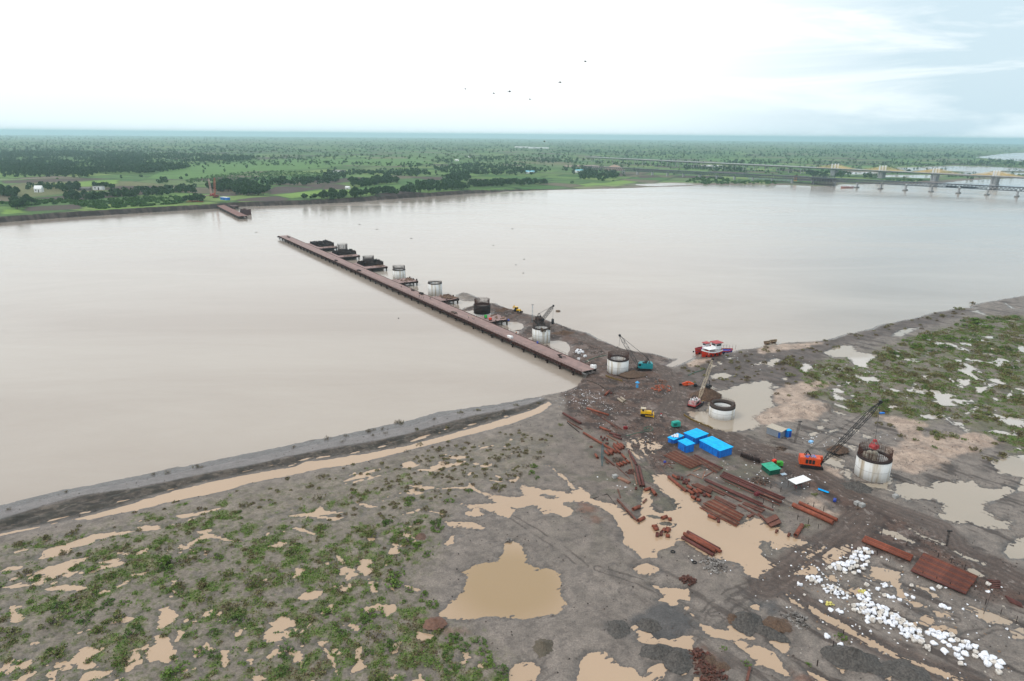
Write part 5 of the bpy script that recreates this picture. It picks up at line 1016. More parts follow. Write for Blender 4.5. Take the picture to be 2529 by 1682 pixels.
for k, (c_, u, v, d_, mr, lab) in enumerate((('B', 1330, 335, (26, 12, 5), M_cyan, 'low shed with a pale cyan roof among the trees of the far bank'), ('B', 1650, 330, (20, 12, 6), M_cyan, 'shed with a pale cyan roof near the end of the far bridge'), ('B', 155, 440, (8, 6, 4), M_white, 'tiny white hut at the edge of the ploughed field'), ('B', 100, 330, (34, 12, 5), M_concgrey, 'cluster of grey farm sheds behind the far tree belt'), ('B', 945, 235, (14, 10, 5), M_white, 'white house beside a tree clump on the plain'), ('B', 1285, 172, (120, 20, 9), M_white, 'long white warehouse far out on the plain, left of the pair'), ('B', 1390, 176, (150, 22, 9), M_white, 'long white warehouse far out on the plain, right of the pair'), ('B', 860, 258, (14, 10, 5), M_white, 'white house at the head of the green field'))):
    hut('shed' if d_[0] < 100 else 'warehouse', lab, 'shed', at(c_, u, v, 5), rnd.uniform(-.3, .3), d_, M_white, mr, 'buildings out on the plain', gable=2)
p = at('B', 1880, 315, 3); mb = MB().lathe([(34, -1), (26, 6), (12, 13), (2, 16), (.1, 16)], 20); tag(mb.build('earth_heap', gm('pale_earth', (190, 160, 140), (168, 140, 122)), None, p), 'pale earth heap at the end of the far road bridge', 'heap')
mb = MB()
for i in range(30): mb.box((rnd.uniform(-9, 9), rnd.uniform(-3, 3), .3 + rnd.uniform(0, 1.6)), (rnd.uniform(3, 9), .6, .6), rnd.uniform(-.3, .3))
tag(mb.build('steel_pile', gm('orange_rust', (184, 104, 70), (140, 78, 58)), None, at('T', 345, 620, 6)), 'orange heap of rusty steel on the opposite bank left of the jetty', 'steel heap')
mb = MB()
for i in range(26): mb.box((rnd.uniform(-16, 16), rnd.uniform(-5, 5), .5), (rnd.uniform(1, 4), rnd.uniform(1, 3), rnd.uniform(.6, 2)), rnd.uniform(0, 3))
tag(mb.build('scrap_heap', gm('mixed_scrap', (206, 190, 176), (160, 90, 70), scale=.3), None, at('T', 600, 500, 6), .0), 'long heap of red and white site materials behind the far cranes', 'scrap heap')
# ------------------------------------------------------------------ cranes and site machines
def on(k, u, v, dz=0.0):
    p = at(k, u, v, 1.0); p.z = hz(p.x, p.y) + dz; return p
def track(mb, x, L, w, hgt, r=None):
    r = hgt / 2; pts = []
    for i in range(9): a = -math.pi / 2 + math.pi * i / 8; pts.append((L / 2 - r + r * math.cos(a), r + r * math.sin(a)))
    for i in range(9): a = math.pi / 2 + math.pi * i / 8; pts.append((-L / 2 + r + r * math.cos(a), r + r * math.sin(a)))
    n = len(pts); vs = [(px_, x - w / 2, pz) for px_, pz in pts] + [(px_, x + w / 2, pz) for px_, pz in pts]
    mb.add(vs, [tuple(range(n)), tuple(range(n, 2 * n))[::-1]] + [(i, n + i, n + (i + 1) % n, (i + 1) % n) for i in range(n)])
    for i in range(int(L / .35)):
        xx = -L / 2 + .3 + i * .35
        if xx < L / 2 - .2: mb.box((xx, x, hgt + .02), (.2, w + .06, .08))
    return mb
def crane(lab, base, foot_dir, tip, mbody, mboom, L=6.4, wd=3.2, hb=2.3, mroof=None, bw=1.35, boom_r=.12, tipm=None, rope=None):
    d = Vector(foot_dir); d.z = 0; d.normalize(); az = math.atan2(d.y, d.x); o = thing('crawler_crane', lab, 'crane', base, az); inv = Matrix.Rotation(-az, 3, 'Z')
    tl = inv @ (Vector(tip) - Vector(base))
    for s in (-1, 1): track(MB(), s * 1.75, L, .9, 1.05).build('track', M_black, o)
    MB().box((0, 0, .8), (2.6, 2.7, .5)).build('undercarriage', M_darkst, o)
    mb = MB(); mb.box((-.6, 0, 1.2 + hb / 2), (L - .8, wd, hb)); mb.box((-.6, 0, 1.15), (L - .4, wd + .15, .22)); mb.build('body', mbody, o)
    mb = MB(); mb.box((-L / 2 + .1, 0, 1.2 + hb * .48), (1.0, wd + .1, hb * .92)); mb.build('counterweight', mbody, o)
    mb = MB(); mb.box((L / 2 - .9, wd / 2 - .55, 1.2 + hb * .55), (1.5, 1.15, hb * .95)); mb.build('cab', mbody, o)
    mb = MB(); mb.box((L / 2 - .12, wd / 2 - .55, 1.2 + hb * .7), (.06, .95, hb * .5)); mb.box((L / 2 - .9, wd / 2 + .04, 1.2 + hb * .7), (1.1, .05, hb * .45)); mb.build('window', M_glass, o)
    mb = MB()
    for i in range(3): mb.box((-1.6 + i * 1.0, -wd / 2 - .03, 1.2 + hb * .45), (.8, .05, hb * .6))
    mb.build('door', M_darkst, o)
    mb = MB()
    for i in range(9): mb.box((rnd.uniform(-2.4, 1.4), rnd.uniform(-1.2, 1.2), 1.25 + hb + .12), (rnd.uniform(.4, 1.4), rnd.uniform(.3, .9), rnd.uniform(.15, .5)), rnd.uniform(0, 3))
    mb.build('winch', mroof or M_darkst, o)
    g = Vector((-1.6, 0, 1.2 + hb + 1.9)); mb = MB()
    for s in (-.8, .8): mb.bar((-.2, s, 1.2 + hb), g + Vector((0, s * .5, 0)), .2); mb.bar((-2.4, s, 1.2 + hb), g + Vector((0, s * .5, 0)), .2)
    mb.bar(g + Vector((0, -.6, 0)), g + Vector((0, .6, 0)), .25); mb.build('gantry', M_black, o)
    ft = Vector((L / 2 - .5, -.3, 1.7)); mb = MB(); lattice(mb, ft, tl, bw, max(8, int((tl - ft).length / 1.6)), boom_r, .16, boom_r * .55); mb.build('boom', mboom, o)
    mb = MB(); mb.tube(tl + Vector((0, -.4, 0)), tl + Vector((0, .4, 0)), .55, 12); mb.build('sheave', M_black, o)
    mb = MB(); mid = g.lerp(tl, .45) + Vector((0, 0, .3))
    for s in (-.4, .4): mb.bar(g + Vector((0, s, 0)), tl + Vector((0, s, 0)), .07)
    mb.build('pendant_line', M_black, o)
    if rope is not None: MB().bar(tl, inv @ (Vector(rope) - Vector(base)), .08).build('hoist_rope', M_black, o)
    return o
ob = on('H', 795, 925); od = at('H', 910, 915, 1) - at('H', 680, 900, 1)
tipO = Vector((114.2, 197.0, 25.8)); gO = Vector((114.6, 197.0, 13.2))
crane('orange crawler crane with a long black lattice boom holding a red grab', ob, tipO - ob, tipO, M_orange, M_black, L=6.9, mroof=gm('blue_tarp', (70, 90, 190), (190, 170, 130), scale=1.2), rope=gO)
gb = thing('grab_bucket', 'red clamshell grab hanging over the nearest well ring', 'grab', gO - Vector((0, 0, 3.4)), .4)
for s in (-1, 1):
    mb = MB(); mb.extrude([(0, 0), (s * 1.25, .5), (s * 1.25, 1.3), (s * .15, 1.6)], (0, -.9, 0), (0, .9, 0), (1, 0, 0)); mb.build('shell', M_redroof, gb)
mb = MB(); mb.box((0, 0, 2.9), (.9, .8, .7))
for sx in (-1, 1):
    for sy in (-1, 1): mb.bar((sx * 1.15, sy * .8, 1.25), (sx * .25, sy * .25, 2.8), .16)
mb.bar((0, 0, 1.5), (0, 0, 3.4), .12); mb.build('linkage', M_redroof, gb)
M_teal = gm('teal_paint', (30, 150, 158), (24, 124, 132), rough=.45)
tb_ = on('F', 1035, 755); tt = Vector((48.8, 297, 17.3))
crane('teal crawler crane parked behind the white well ring at the end of the jetty', tb_, Vector((-1, .05, 0)), tt, M_teal, gm('dark_grey_boom', (66, 74, 80), (50, 54, 60)), rope=(48.8, 297, 12.2))
cb = on('E', 1706, 612); ct = Vector((21.8, 352, 17.3)); hk = ray('E', 1872, 545, 352)
crane('dark crane half hidden behind the well ring on the spit, black boom raised', cb, ct - cb, ct, gm('dark_brown_paint', (84, 58, 46), (64, 46, 40)), M_black, rope=hk)
mb = MB(); mb.lathe([(.1, 0), (.7, -.5), (.75, -2.6), (.5, -3.2), (.1, -3.3)], 10); tag(mb.build('hook_block', M_black, None, hk), 'black hook block hanging from the dark crane on the spit', 'hook block')
wb_ = on('F', 1650, 1195); wt_ = Vector((81.8, 264, 17.4)); M_cream = gm('cream_paint', (220, 206, 180), (196, 178, 150), rough=.5)
wc_ = crane('red and white crawler crane beside the grey green pool, cream boom raised', wb_, wt_ - wb_, wt_, gm('white_red_paint', (224, 218, 216), (196, 70, 70), rough=.5, scale=.45), M_cream, L=5.6, wd=2.8, hb=1.7, mroof=M_white, bw=1.05, boom_r=.075)
MB().box((-.6, 0, 1.25), (5.4, 3.2, .5)).build('deck', M_redroof, wc_)
# the black clamshell left on the earth heap
em = on('F', 1790, 1085); mb = MB(); nn_ = 22; rows = [(6.0, -.6), (5.0, .5), (3.9, 1.6), (2.7, 2.8), (1.6, 3.7), (.8, 4.2), (.02, 4.4)]
for r, z in rows:
    for i in range(nn_): a = 6.2832 * i / nn_; k = 1 + .18 * math.sin(a * 3 + z) + rnd.uniform(-.06, .06); mb.v.append((r * k * math.cos(a) * 1.15, r * k * math.sin(a) * .8, z + rnd.uniform(-.15, .15) * (r > 1)))
for j in range(len(rows) - 1):
    for i in range(nn_): mb.f.append((j * nn_ + i, j * nn_ + (i + 1) % nn_, (j + 1) * nn_ + (i + 1) % nn_, (j + 1) * nn_ + i)); mb.sm.append(True)
M_earth = gm('dug_earth', (124, 98, 80), (82, 64, 52), rough=.95, scale=1.1, bump=.12)
tag(mb.build('earth_heap', M_earth, None, em), 'brown heap of dug earth against the well ring in the grey green pool', 'heap')
gp = em + Vector((.2, -.3, 4.2)); gb2 = thing('grab_bucket', 'black clamshell grab resting on top of the brown earth heap', 'grab', gp, .5); mb = MB()
for s in (-1, 1): mb.extrude([(0, 0), (s * 1.1, .4), (s * 1.1, 1.3), (s * .1, 1.4)], (0, -1, 0), (0, 1, 0), (1, 0, 0))
mb.build('shell', M_black, gb2); mb = MB(); prev = None
for i in range(9):
    a = math.pi * i / 8; q = Vector((1.0 * math.cos(a), .2, 1.3 + 2.0 * math.sin(a)))
    if prev is not None: mb.bar(prev, q, .2)
    prev = q
mb.build('frame', M_black, gb2)
# bulldozer
M_yel = gm('yellow_paint', (232, 186, 20), (214, 164, 16), rough=.45, scale=.7)
dz = on('F', 1060, 1318); hd = at('F', 1150, 1320, 1) - at('F', 970, 1305, 1); bd = thing('bulldozer', 'yellow bulldozer with a cream cab roof standing in the brown mud yard', 'bulldozer', dz, math.atan2(hd.y, hd.x))
for s in (-1, 1): track(MB(), s * 1.15, 4.2, .6, 1.05).build('track', M_black, bd)
mb = MB(); mb.box((.75, 0, 1.45), (2.3, 1.3, 1.1)); mb.box((.8, 0, 2.05), (2.0, 1.1, .15)); mb.build('bonnet', M_yel, bd); mb = MB(); mb.box((-1.2, 0, 1.4), (1.9, 1.9, 1.0)); mb.box((-.1, 0, .85), (3.6, 1.6, .4)); mb.build('body', M_yel, bd)
mb = MB()
for sx in (-1.95, -.5):
    for sy in (-.85, .85): mb.bar((sx, sy, 1.8), (sx, sy, 3.0), .12)
mb.build('cab_frame', M_yel, bd); MB().box((-1.22, 0, 3.06), (2.0, 2.0, .14)).build('cab_roof', M_cream, bd); MB().box((-1.3, 0, 2.1), (.7, .7, .8)).build('seat', M_black, bd)
mb = MB(); mb.extrude([(0, .15), (.25, .1), (.35, .7), (.2, 1.25), (0, 1.3), (.1, .7)], (0, -1.75, 0), (0, 1.75, 0), (1, 0, 0)); mb.build('blade', M_yel, bd, (2.6, 0, 0))
mb = MB()
for s in (-1.55, 1.55): mb.bar((-.4, s, .6), (2.7, s, .6), .22)
mb.build('push_arm', M_yel, bd); MB().tube((1.5, .3, 2.1), (1.5, .3, 2.9), .07, 8).build('exhaust', M_black, bd)
# backhoe loader on the spit
bk = on('E', 1425, 480); hd = at('E', 1490, 485, 1) - at('E', 1370, 455, 1); bh_ = thing('backhoe_loader', 'yellow backhoe loader at the water edge of the gravel spit', 'backhoe', bk, math.atan2(hd.y, hd.x))
for x, r, w_ in ((-1.3, .85, .5), (1.4, .6, .42)):
    for s in (-1, 1): MB().tube((x, s * .95 - w_ / 2, r), (x, s * .95 + w_ / 2, r), r, 16).build('wheel', M_tyre, bh_)
mb = MB(); mb.box((.9, 0, 1.5), (2.4, 1.1, .9)); mb.box((-.4, 0, 1.0), (3.8, 1.0, .5)); mb.build('body', M_yel, bh_); MB().box((-.9, 0, 2.1), (1.5, 1.5, 1.5)).build('cab', M_glass, bh_); MB().box((-.9, 0, 2.95), (1.8, 1.7, .16)).build('cab_roof', M_yel, bh_)
mb = MB(); mb.extrude([(0, .1), (.9, .1), (.75, .9), (.1, 1.0)], (0, -1.15, 0), (0, 1.15, 0), (1, 0, 0)); mb.build('front_bucket', M_darkst, bh_, (2.7, 0, 0))
mb = MB()
for s in (-.8, .8): mb.bar((-.2, s, 1.8), (2.0, s, 1.6), .2); mb.bar((2.0, s, 1.6), (2.9, s, .6), .2)
mb.build('loader_arm', M_yel, bh_); mb = MB(); mb.bar((-2.1, 0, 1.0), (-2.8, 0, 3.7), .34); mb.bar((-2.8, 0, 3.7), (-3.7, 0, 2.4), .26); mb.bar((-3.7, 0, 2.4), (-3.4, 0, 1.5), .5); mb.build('backhoe_arm', M_yel, bh_)
# orange attachment beside the track
oa = on('F', 1570, 950); ot = thing('excavator_arm', 'orange excavator arm with a black bucket lying beside the dirt track', 'excavator arm', oa, R(-12)); mb = MB()
mb.bar((-2.6, 0, .6), (0, .4, 1.7), .6, .8); mb.bar((0, .4, 1.7), (2.2, 0, 1.0), .5, .7); mb.bar((-2, -.9, .5), (1.2, -.6, .9), .3); mb.box((-1, .8, .6), (1.8, .9, .9)); mb.build('arm', M_orange, ot)
mb = MB(); mb.extrude([(0, .1), (1.4, .1), (1.7, .8), (1.1, 1.4), (.1, 1.2)], (0, -.8, 0), (0, .8, 0), (1, 0, 0)); mb.build('bucket', M_black, ot, (2.2, 0, 0)); MB().box((-3.2, 0, .5), (1.2, 1.2, .9)).build('mounting', M_black, ot)
# ------------------------------------------------------------------ sheds from surveyed corners
def shed(name, lab, A, B, C, hgt, mw, mr, group=None, slope=.15, over=.25, door=True):
    A, B, C = Vector(A), Vector(B), Vector(C); z = min(hz(q.x, q.y) for q in (A, B, C)) - .15
    e = B - A; e.z = 0; L = e.length; e.normalize(); nn2 = Vector((-e.y, e.x, 0)); Wd = (C - B).dot(nn2)
    o = thing(name, lab, 'shed', (A.x, A.y, z), math.atan2(e.y, e.x), group); y0, y1 = min(0, Wd), max(0, Wd)
    mb = MB(); t_ = .06
    mb.box((L / 2, y0 + t_ / 2, hgt / 2), (L, t_, hgt)); mb.box((L / 2, y1 - t_ / 2, hgt / 2 + slope / 2), (L, t_, hgt + slope))
    for x in (t_ / 2, L - t_ / 2): mb.extrude([(y0 + t_, 0), (y1 - t_, 0), (y1 - t_, hgt + slope), (y0 + t_, hgt)], (x - t_ / 2, 0, 0), (x + t_ / 2, 0, 0), (0, 1, 0))
    n = int(L / .9)
    for i in range(n + 1): mb.box((min(max(i * L / n, .04), L - .04), y0 - .02, hgt / 2), (.05, .04, hgt))
    mb.bar((0, y0 - .02, hgt * .5), (L, y0 - .02, hgt * .5), .04); mb.build('wall', mw, o)
    mb = MB(); np_ = max(3, int(L / 1.1))
    for i in range(np_):
        x0, x1 = -over + (L + 2 * over) * i / np_, -over + (L + 2 * over) * (i + 1) / np_; dz_ = rnd.uniform(-.012, .012) + (.012 if i % 2 else 0)
        mb.extrude([(y0 - over, hgt + .02 + dz_), (y1 + over, hgt + slope + .03 + dz_), (y1 + over, hgt + slope + .09 + dz_), (y0 - over, hgt + .08 + dz_)], (x0, 0, 0), (x1 + .05, 0, 0), (0, 1, 0))
    mb.build('roof', mr, o)
    if door: mb = MB(); mb.box((L - .6, y0 - .04, hgt * .42), (.8, .05, hgt * .8)); mb.build('door', gm('dark_blue_gap', (10, 80, 160), (8, 64, 140)), o)
    return o
GB = 'bright blue site sheds in the yard'
shed('site_shed', 'longest bright blue site shed, nearest the row of dark sheet piles', at('X', 930, 490, 1), at('X', 1460, 775, 1), at('X', 1752, 660, 1), 2.8, M_shedblue, M_skylitblue, GB)
shed('site_shed', 'tall square bright blue shed at the back of the blue group', at('X', 522, 285, 1), at('X', 815, 425, 1), at('X', 1130, 310, 1), 2.7, M_shedblue, M_skylitblue, GB)
shed('site_shed', 'narrow bright blue shed in front of the group, beside the thin pipe rack', at('X', 365, 520, 1), at('X', 582, 645, 1), at('X', 760, 580, 1), 3.0, M_shedblue, M_skylitblue, GB)
s4 = shed('site_shed', 'low blue roofed shed with white sacks piled on its roof', at('X', 100, 350, 1), at('X', 245, 412, 1), at('X', 520, 320, 1), 1.9, M_shedblue, M_skylitblue, GB)
shed('site_shed', 'small grey tin hut with a cream roof beside the sand and pool', at('H', 316, 568, 1), at('H', 468, 624, 1), at('H', 522, 600, 1), 2.7, gm('grey_tin', (160, 170, 182), (136, 146, 160), rough=.5), gm('cream_tin', (214, 204, 186), (192, 178, 160), rough=.6), slope=.35)
p = on('H', 545, 602); MB_ = MB().box((0, 0, 1.25), (1.7, 1.5, 2.5)); bx = thing('portable_toilet', 'blue booth standing against the grey tin hut', 'booth', p, .3); MB_.build('wall', M_shedblue, bx); MB().box((0, 0, 2.56), (1.9, 1.7, .1)).build('roof', M_skylitblue, bx); MB().box((.3, -.77, 1.1), (.8, .04, 2.0)).build('door', M_blue, bx)
M_green = gm('green_sheet', (16, 164, 128), (12, 138, 108), rough=.5, scale=.8)
gs = shed('field_shelter', 'green roofed shelter with netted sides beside the haul road', at('H', 262, 955, 1), at('H', 350, 1025, 1), at('H', 428, 988, 1), 1.9, gm('green_netting', (14, 110, 84), (10, 72, 60), rough=.9, scale=2), M_green, slope=.3, door=False)
cA, cB, cC = at('H', 575, 1152, 1), at('H', 662, 1205, 1), at('H', 757, 1132, 1); e = (cB - cA); L = e.length; Wd = (cC - cB).length
cn = thing('canopy', 'white tin canopy on thin posts over a work bench', 'canopy', on('H', 662, 1150), math.atan2(e.y, e.x)); mb = MB(); cz = 2.3
for i in range(6): mb.extrude([(-Wd / 2, cz + .0), (Wd / 2, cz + .35), (Wd / 2, cz + .41), (-Wd / 2, cz + .06)], (-L / 2 + L * i / 6 + .02, 0, .0 + (i % 2) * .02), (-L / 2 + L * (i + 1) / 6 + .04, 0, (i % 2) * .02), (0, 1, 0))
mb.build('roof', M_white, cn); mb = MB()
for sx in (-1, 1):
    for sy in (-1, 1): mb.bar((sx * (L / 2 - .2), sy * (Wd / 2 - .2), -.2), (sx * (L / 2 - .2), sy * (Wd / 2 - .2), cz + .15 + sy * .15), .09)
mb.build('post', M_rust, cn)
p = on('H', 655, 1150); o = thing('work_bench', 'rusty work bench under the white canopy', 'bench', p, .4); MB().box((0, 0, .85), (2.4, 1.0, .1)).build('top', M_rust, o); mb = MB()
for sx in (-1, 1):
    for sy in (-.4, .4): mb.bar((sx, sy, 0), (sx, sy, .82), .1)
mb.build('leg', M_redroof, o)
def genset(lab, p, rz, m1, dim=(2.6, 1.3, 1.5)):
    o = thing('generator', lab, 'generator', p, rz); a, b_, c = dim; mb = MB(); mb.box((0, 0, .55 + c / 2), dim); mb.box((a * .12, 0, .55 + c + .1), (a * .5, b_ * .8, .2)); mb.build('housing', m1, o); mb = MB(); mb.box((0, 0, .5), (a * 1.1, b_ * .8, .12)); mb.build('chassis', M_black, o)
    for sx in (-1, 1):
        for sy in (-1, 1): MB().tube((sx * a * .3, sy * b_ * .45 - .08, .3), (sx * a * .3, sy * b_ * .45 + .08, .3), .3, 12).build('wheel', M_tyre, o)
    mb = MB()
    for i in range(4): mb.box((-a * .35 + i * a * .12, -b_ / 2 - .015, .55 + c * .5), (a * .06, .03, c * .55))
    mb.build('grille', M_black, o); return o
genset('teal generator on a wheeled chassis near the blue sheds', on('F', 1418, 1455), .2, gm('teal_green_paint', (34, 168, 150), (28, 146, 132)), (3.0, 1.6, 1.7))
genset('red machine on wheels beside the green generator', on('H', 398, 905), .3, M_red, (1.2, 1.1, 1.1)); genset('bright green generator with grey top beside the green roofed shelter', on('H', 458, 928), -.3, gm('leaf_green_paint', (60, 166, 50), (50, 140, 46)), (1.9, 1.3, 1.2))
genset('red machine on the work platform beside the dark steel well form', JW(366.5, 11.2, 3.38), JRZ, M_red, (1.5, 1.2, 1.0)); genset('green machine on the work platform beside the dark steel well form', JW(361, 11.6, 3.38), JRZ, gm('vivid_green_paint', (50, 190, 70), (44, 160, 62)), (1.5, 1.2, 1.3))
p = on('H', 1050, 1305); dr = MB(); dr.lathe([(.01, 0), (.42, 0), (.42, .3), (.44, .32), (.42, .34), (.42, .62), (.44, .64), (.42, .66), (.42, 1.1), (.01, 1.1)], 18); tag(dr.build('barrel', M_blue, None, p), 'blue barrel standing alone beside the haul road', 'barrel')
p = JW(416.5, TW - .7, 3.36); dr = MB(); dr.lathe([(.01, 0), (.42, 0), (.42, .3), (.44, .32), (.42, .34), (.42, .62), (.44, .64), (.42, .66), (.42, 1.1), (.01, 1.1)], 18); tag(dr.build('barrel', M_blue, None, p), 'blue barrel on the edge of the jetty', 'barrel')
bm2 = MB(); a, b_ = on('H', 872, 1180, .35), on('H', 985, 1222, .35); bm2.bar(Vector((0, 0, 0)), b_ - a, .8, .1); bm2.bar(Vector((0, 0, .1)), b_ - a + Vector((0, 0, .1)), .1, .3); tag(bm2.build('steel_sheet', M_skylitblue, None, a), 'long bright blue sheet lying beside the haul road', 'metal sheet')
tag(MB().box((0, 0, .12), (1.9, 1.2, .2)).build('crate', gm('pale_blue_box', (150, 200, 232), (226, 230, 236), scale=2), None, on('H', 500, 1015), .4), 'pale blue and white crate on the pale pad beside the canopy', 'crate')
tag(MB().box((0, 0, .2), (2.0, .9, .4)).build('tarpaulin', gm('blue_sheet', (40, 130, 214), (30, 100, 190)), None, on('H', 1560, 357), .2), 'blue tarpaulin on the sand behind the tall crane boom', 'tarpaulin')
tag(MB().box((0, 0, .3), (1.4, 1.2, .6)).build('tarpaulin', gm('bright_sheet', (60, 170, 236), (200, 220, 236), scale=2), None, on('H', 795, 668), .6), 'bright blue tarpaulin scrap behind the orange crane', 'tarpaulin')
mb = MB(); mb.box((0, 0, .45), (1.0, .8, .9)); tag(mb.build('drum', M_blue, None, JW(372, 20, 3.36)), 'blue box at the outer end of the platform with red and green machines', 'box')
mb = MB(); mb.box((0, 0, .6), (.9, .7, 1.2)); mb.box((0, 0, 1.6), (.12, .12, 1.2)); mb.lathe([(.02, 3.0), (.9, 2.3), (.95, 2.2), (.02, 2.3)], 12); tag(mb.build('parasol', gm('sky_blue_cloth', (70, 170, 226), (54, 140, 200)), None, on('F', 950, 975)), 'small blue parasol over a stool in the middle of the yard', 'parasol')
# concrete blocks
M_block = gm('pale_block', (196, 196, 194), (166, 164, 160), rough=.9, scale=1)
for k, (c_, u, v, lab) in enumerate((('H', 1290, 1338, 'concrete block on the haul road edge, left of the touching pair'), ('H', 1342, 1362, 'concrete block on the haul road edge, right of the touching pair'), ('H', 1702, 1262, 'lone pale concrete block at the edge of the right hand pool'), ('G', 690, 872, 'pale concrete block at the head of the flat steel slab'))):
    mb = MB(); mb.box((0, 0, .5), (1.5, 1.2, 1.0)); mb.box((0, 0, 1.03), (1.3, 1.0, .06)); tag(mb.build('concrete_block', M_block, None, on(c_, u, v, -.05), .4), lab, 'concrete block', 'concrete blocks about the yard')
for k, (u, v) in enumerate(((215, 545), (245, 560), (265, 530), (288, 548), (240, 612), (318, 600), (228, 525))):
    mb = MB(); mb.box((0, 0, .45), (1.5, 1.1, .9), taper=.85); tag(mb.build('bulk_bag', M_cloth, None, on('F', u, v, -.05), k * .7), 'pale bulk bag in the loose group on the spit beside the landward jetty end', 'bag', 'pale bags beside the landward end of the jetty')
# lattice masts and poles
def mast(lab, k, b, t, w=.7, r=.06, m=None, lamp=True):
    p = on(k, *b); q = ray(k, *t, p.y); o = thing('light_mast', lab, 'mast', p, 0, 'light masts about the site'); mb = MB(); lattice(mb, (0, 0, 0), q - p, w, 9, r, .5, r * .7); mb.build('mast', m or M_rebarg, o)
    if lamp: mb = MB(); h_ = q - p; mb.box(h_ + Vector((0, 0, .1)), (1.3, .12, .1)); [mb.box(h_ + Vector((x, -.12, -.02)), (.32, .22, .28)) for x in (-.5, 0, .5)]; mb.build('floodlight', M_black, o)
    return o
mast('slender pale blue floodlight mast on the gravel spit', 'E', (1610, 600), (1617, 372), .6, .06, gm('pale_blue_paint', (150, 176, 190), (130, 156, 172)))
mast('grey lattice light mast on a concrete foot near the grey tin hut', 'H', (622, 662), (680, 440), .6, .05)
mast('black floodlight mast standing in the roadside puddle at lower right', 'J', (1515, 330), (1542, 190), .4, .035, M_black); mast('teal lattice mast standing among the short pipes', 'Y', (850, 1390), (868, 830), .55, .06, gm('teal_mast', (70, 130, 140), (60, 110, 124)), False)
for k, (c_, b_, t, lab) in enumerate((('H', (400, 885), (408, 735), 'thin white pole behind the red machine'), ('J', (1855, 945), (1935, 735), 'thin grey pole leaning over the puddle at lower right'), ('F', (1530, 1430), (1535, 1350), 'thin dark post beside the teal generator'))):
    p = on(c_, *b_); q = ray(c_, *t, p.y); tag(MB().tube((0, 0, -.2), q - p, .07, 6).build('pole', M_rebarg, None, p), lab, 'pole')
# ------------------------------------------------------------------ people
M_skin = gm('brown_skin', (150, 104, 78), (140, 96, 72), rough=.6)
def figure(name, joints, edges, shirt, trous, zs):
    me = bpy.data.meshes.new(name); me.from_pydata([j[0] for j in joints], edges, []); o = bpy.data.objects.new(name, me); COL.objects.link(o)
    md = o.modifiers.new('skin', 'SKIN'); o.modifiers.new('sub', 'SUBSURF').levels = 1
    for v, j in zip(me.skin_vertices[0].data, joints): v.radius = (j[1], j[1])
    me.skin_vertices[0].data[0].use_root = True
    dg_ = bpy.context.evaluated_depsgraph_get(); dg_.update(); out = bpy.data.meshes.new_from_object(o.evaluated_get(dg_)); bpy.data.objects.remove(o)
    out.name = name; out.materials.clear()
    for x in (trous, shirt, M_skin): out.materials.append(x)
    for p_ in out.polygons:
        z = p_.center[2]; p_.material_index = 0 if z < zs[0] else (1 if z < zs[1] and abs(p_.center[1]) < .34 else 2); p_.use_smooth = True
    return out
def stand(shirt, trous, step=.0):
    J = [((0, 0, .95), .15), ((0, 0, 1.15), .14), ((0, 0, 1.38), .17), ((0, 0, 1.50), .06), ((.02, 0, 1.66), .105), ((0, 0, 1.73), .08),
         ((0, .2, 1.40), .07), ((.05 + step, .27, 1.15), .05), ((.16 + step, .26, .95), .038), ((.2 + step, .26, .86), .045), ((0, -.2, 1.40), .07), ((.02 - step, -.27, 1.14), .05), ((.08 - step, -.28, .92), .038), ((.1 - step, -.28, .83), .045),
         ((0, .1, .90), .10), ((step, .11, .5), .075), ((step * 1.4, .11, .1), .05), ((step * 1.4 + .14, .12, .05), .045), ((0, -.1, .90), .10), ((-step, -.11, .5), .075), ((-step * 1.6, -.11, .1), .05), ((-step * 1.6 + .14, -.12, .05), .045)]
    E = [(0, 1), (1, 2), (2, 3), (3, 4), (4, 5), (2, 6), (6, 7), (7, 8), (8, 9), (2, 10), (10, 11), (11, 12), (12, 13), (0, 14), (14, 15), (15, 16), (16, 17), (0, 18), (18, 19), (19, 20), (20, 21)]
    return figure('body', J, E, shirt, trous, (.98, 1.47))
def hm_(c): return gm('cloth_%d_%d_%d' % c, c, tuple(int(x * .8) for x in c), rough=.9)
C_w, C_o, C_b, C_d = hm_((220, 220, 216)), hm_((226, 96, 40)), hm_((60, 76, 120)), hm_((52, 50, 54))
FB = [stand(C_w, C_d), stand(C_o, C_d, .16), stand(C_b, C_d, .1), stand(C_w, C_b, .14)]
hel = MB().lathe([(.01, .12), (.07, .10), (.115, .04), (.125, -.02), (.15, -.03), (.12, -.04)], 12)
M_hy = gm('yellow_helmet', (236, 190, 40), (226, 176, 30), rough=.4); helm = hel.mesh('helmet', M_hy)
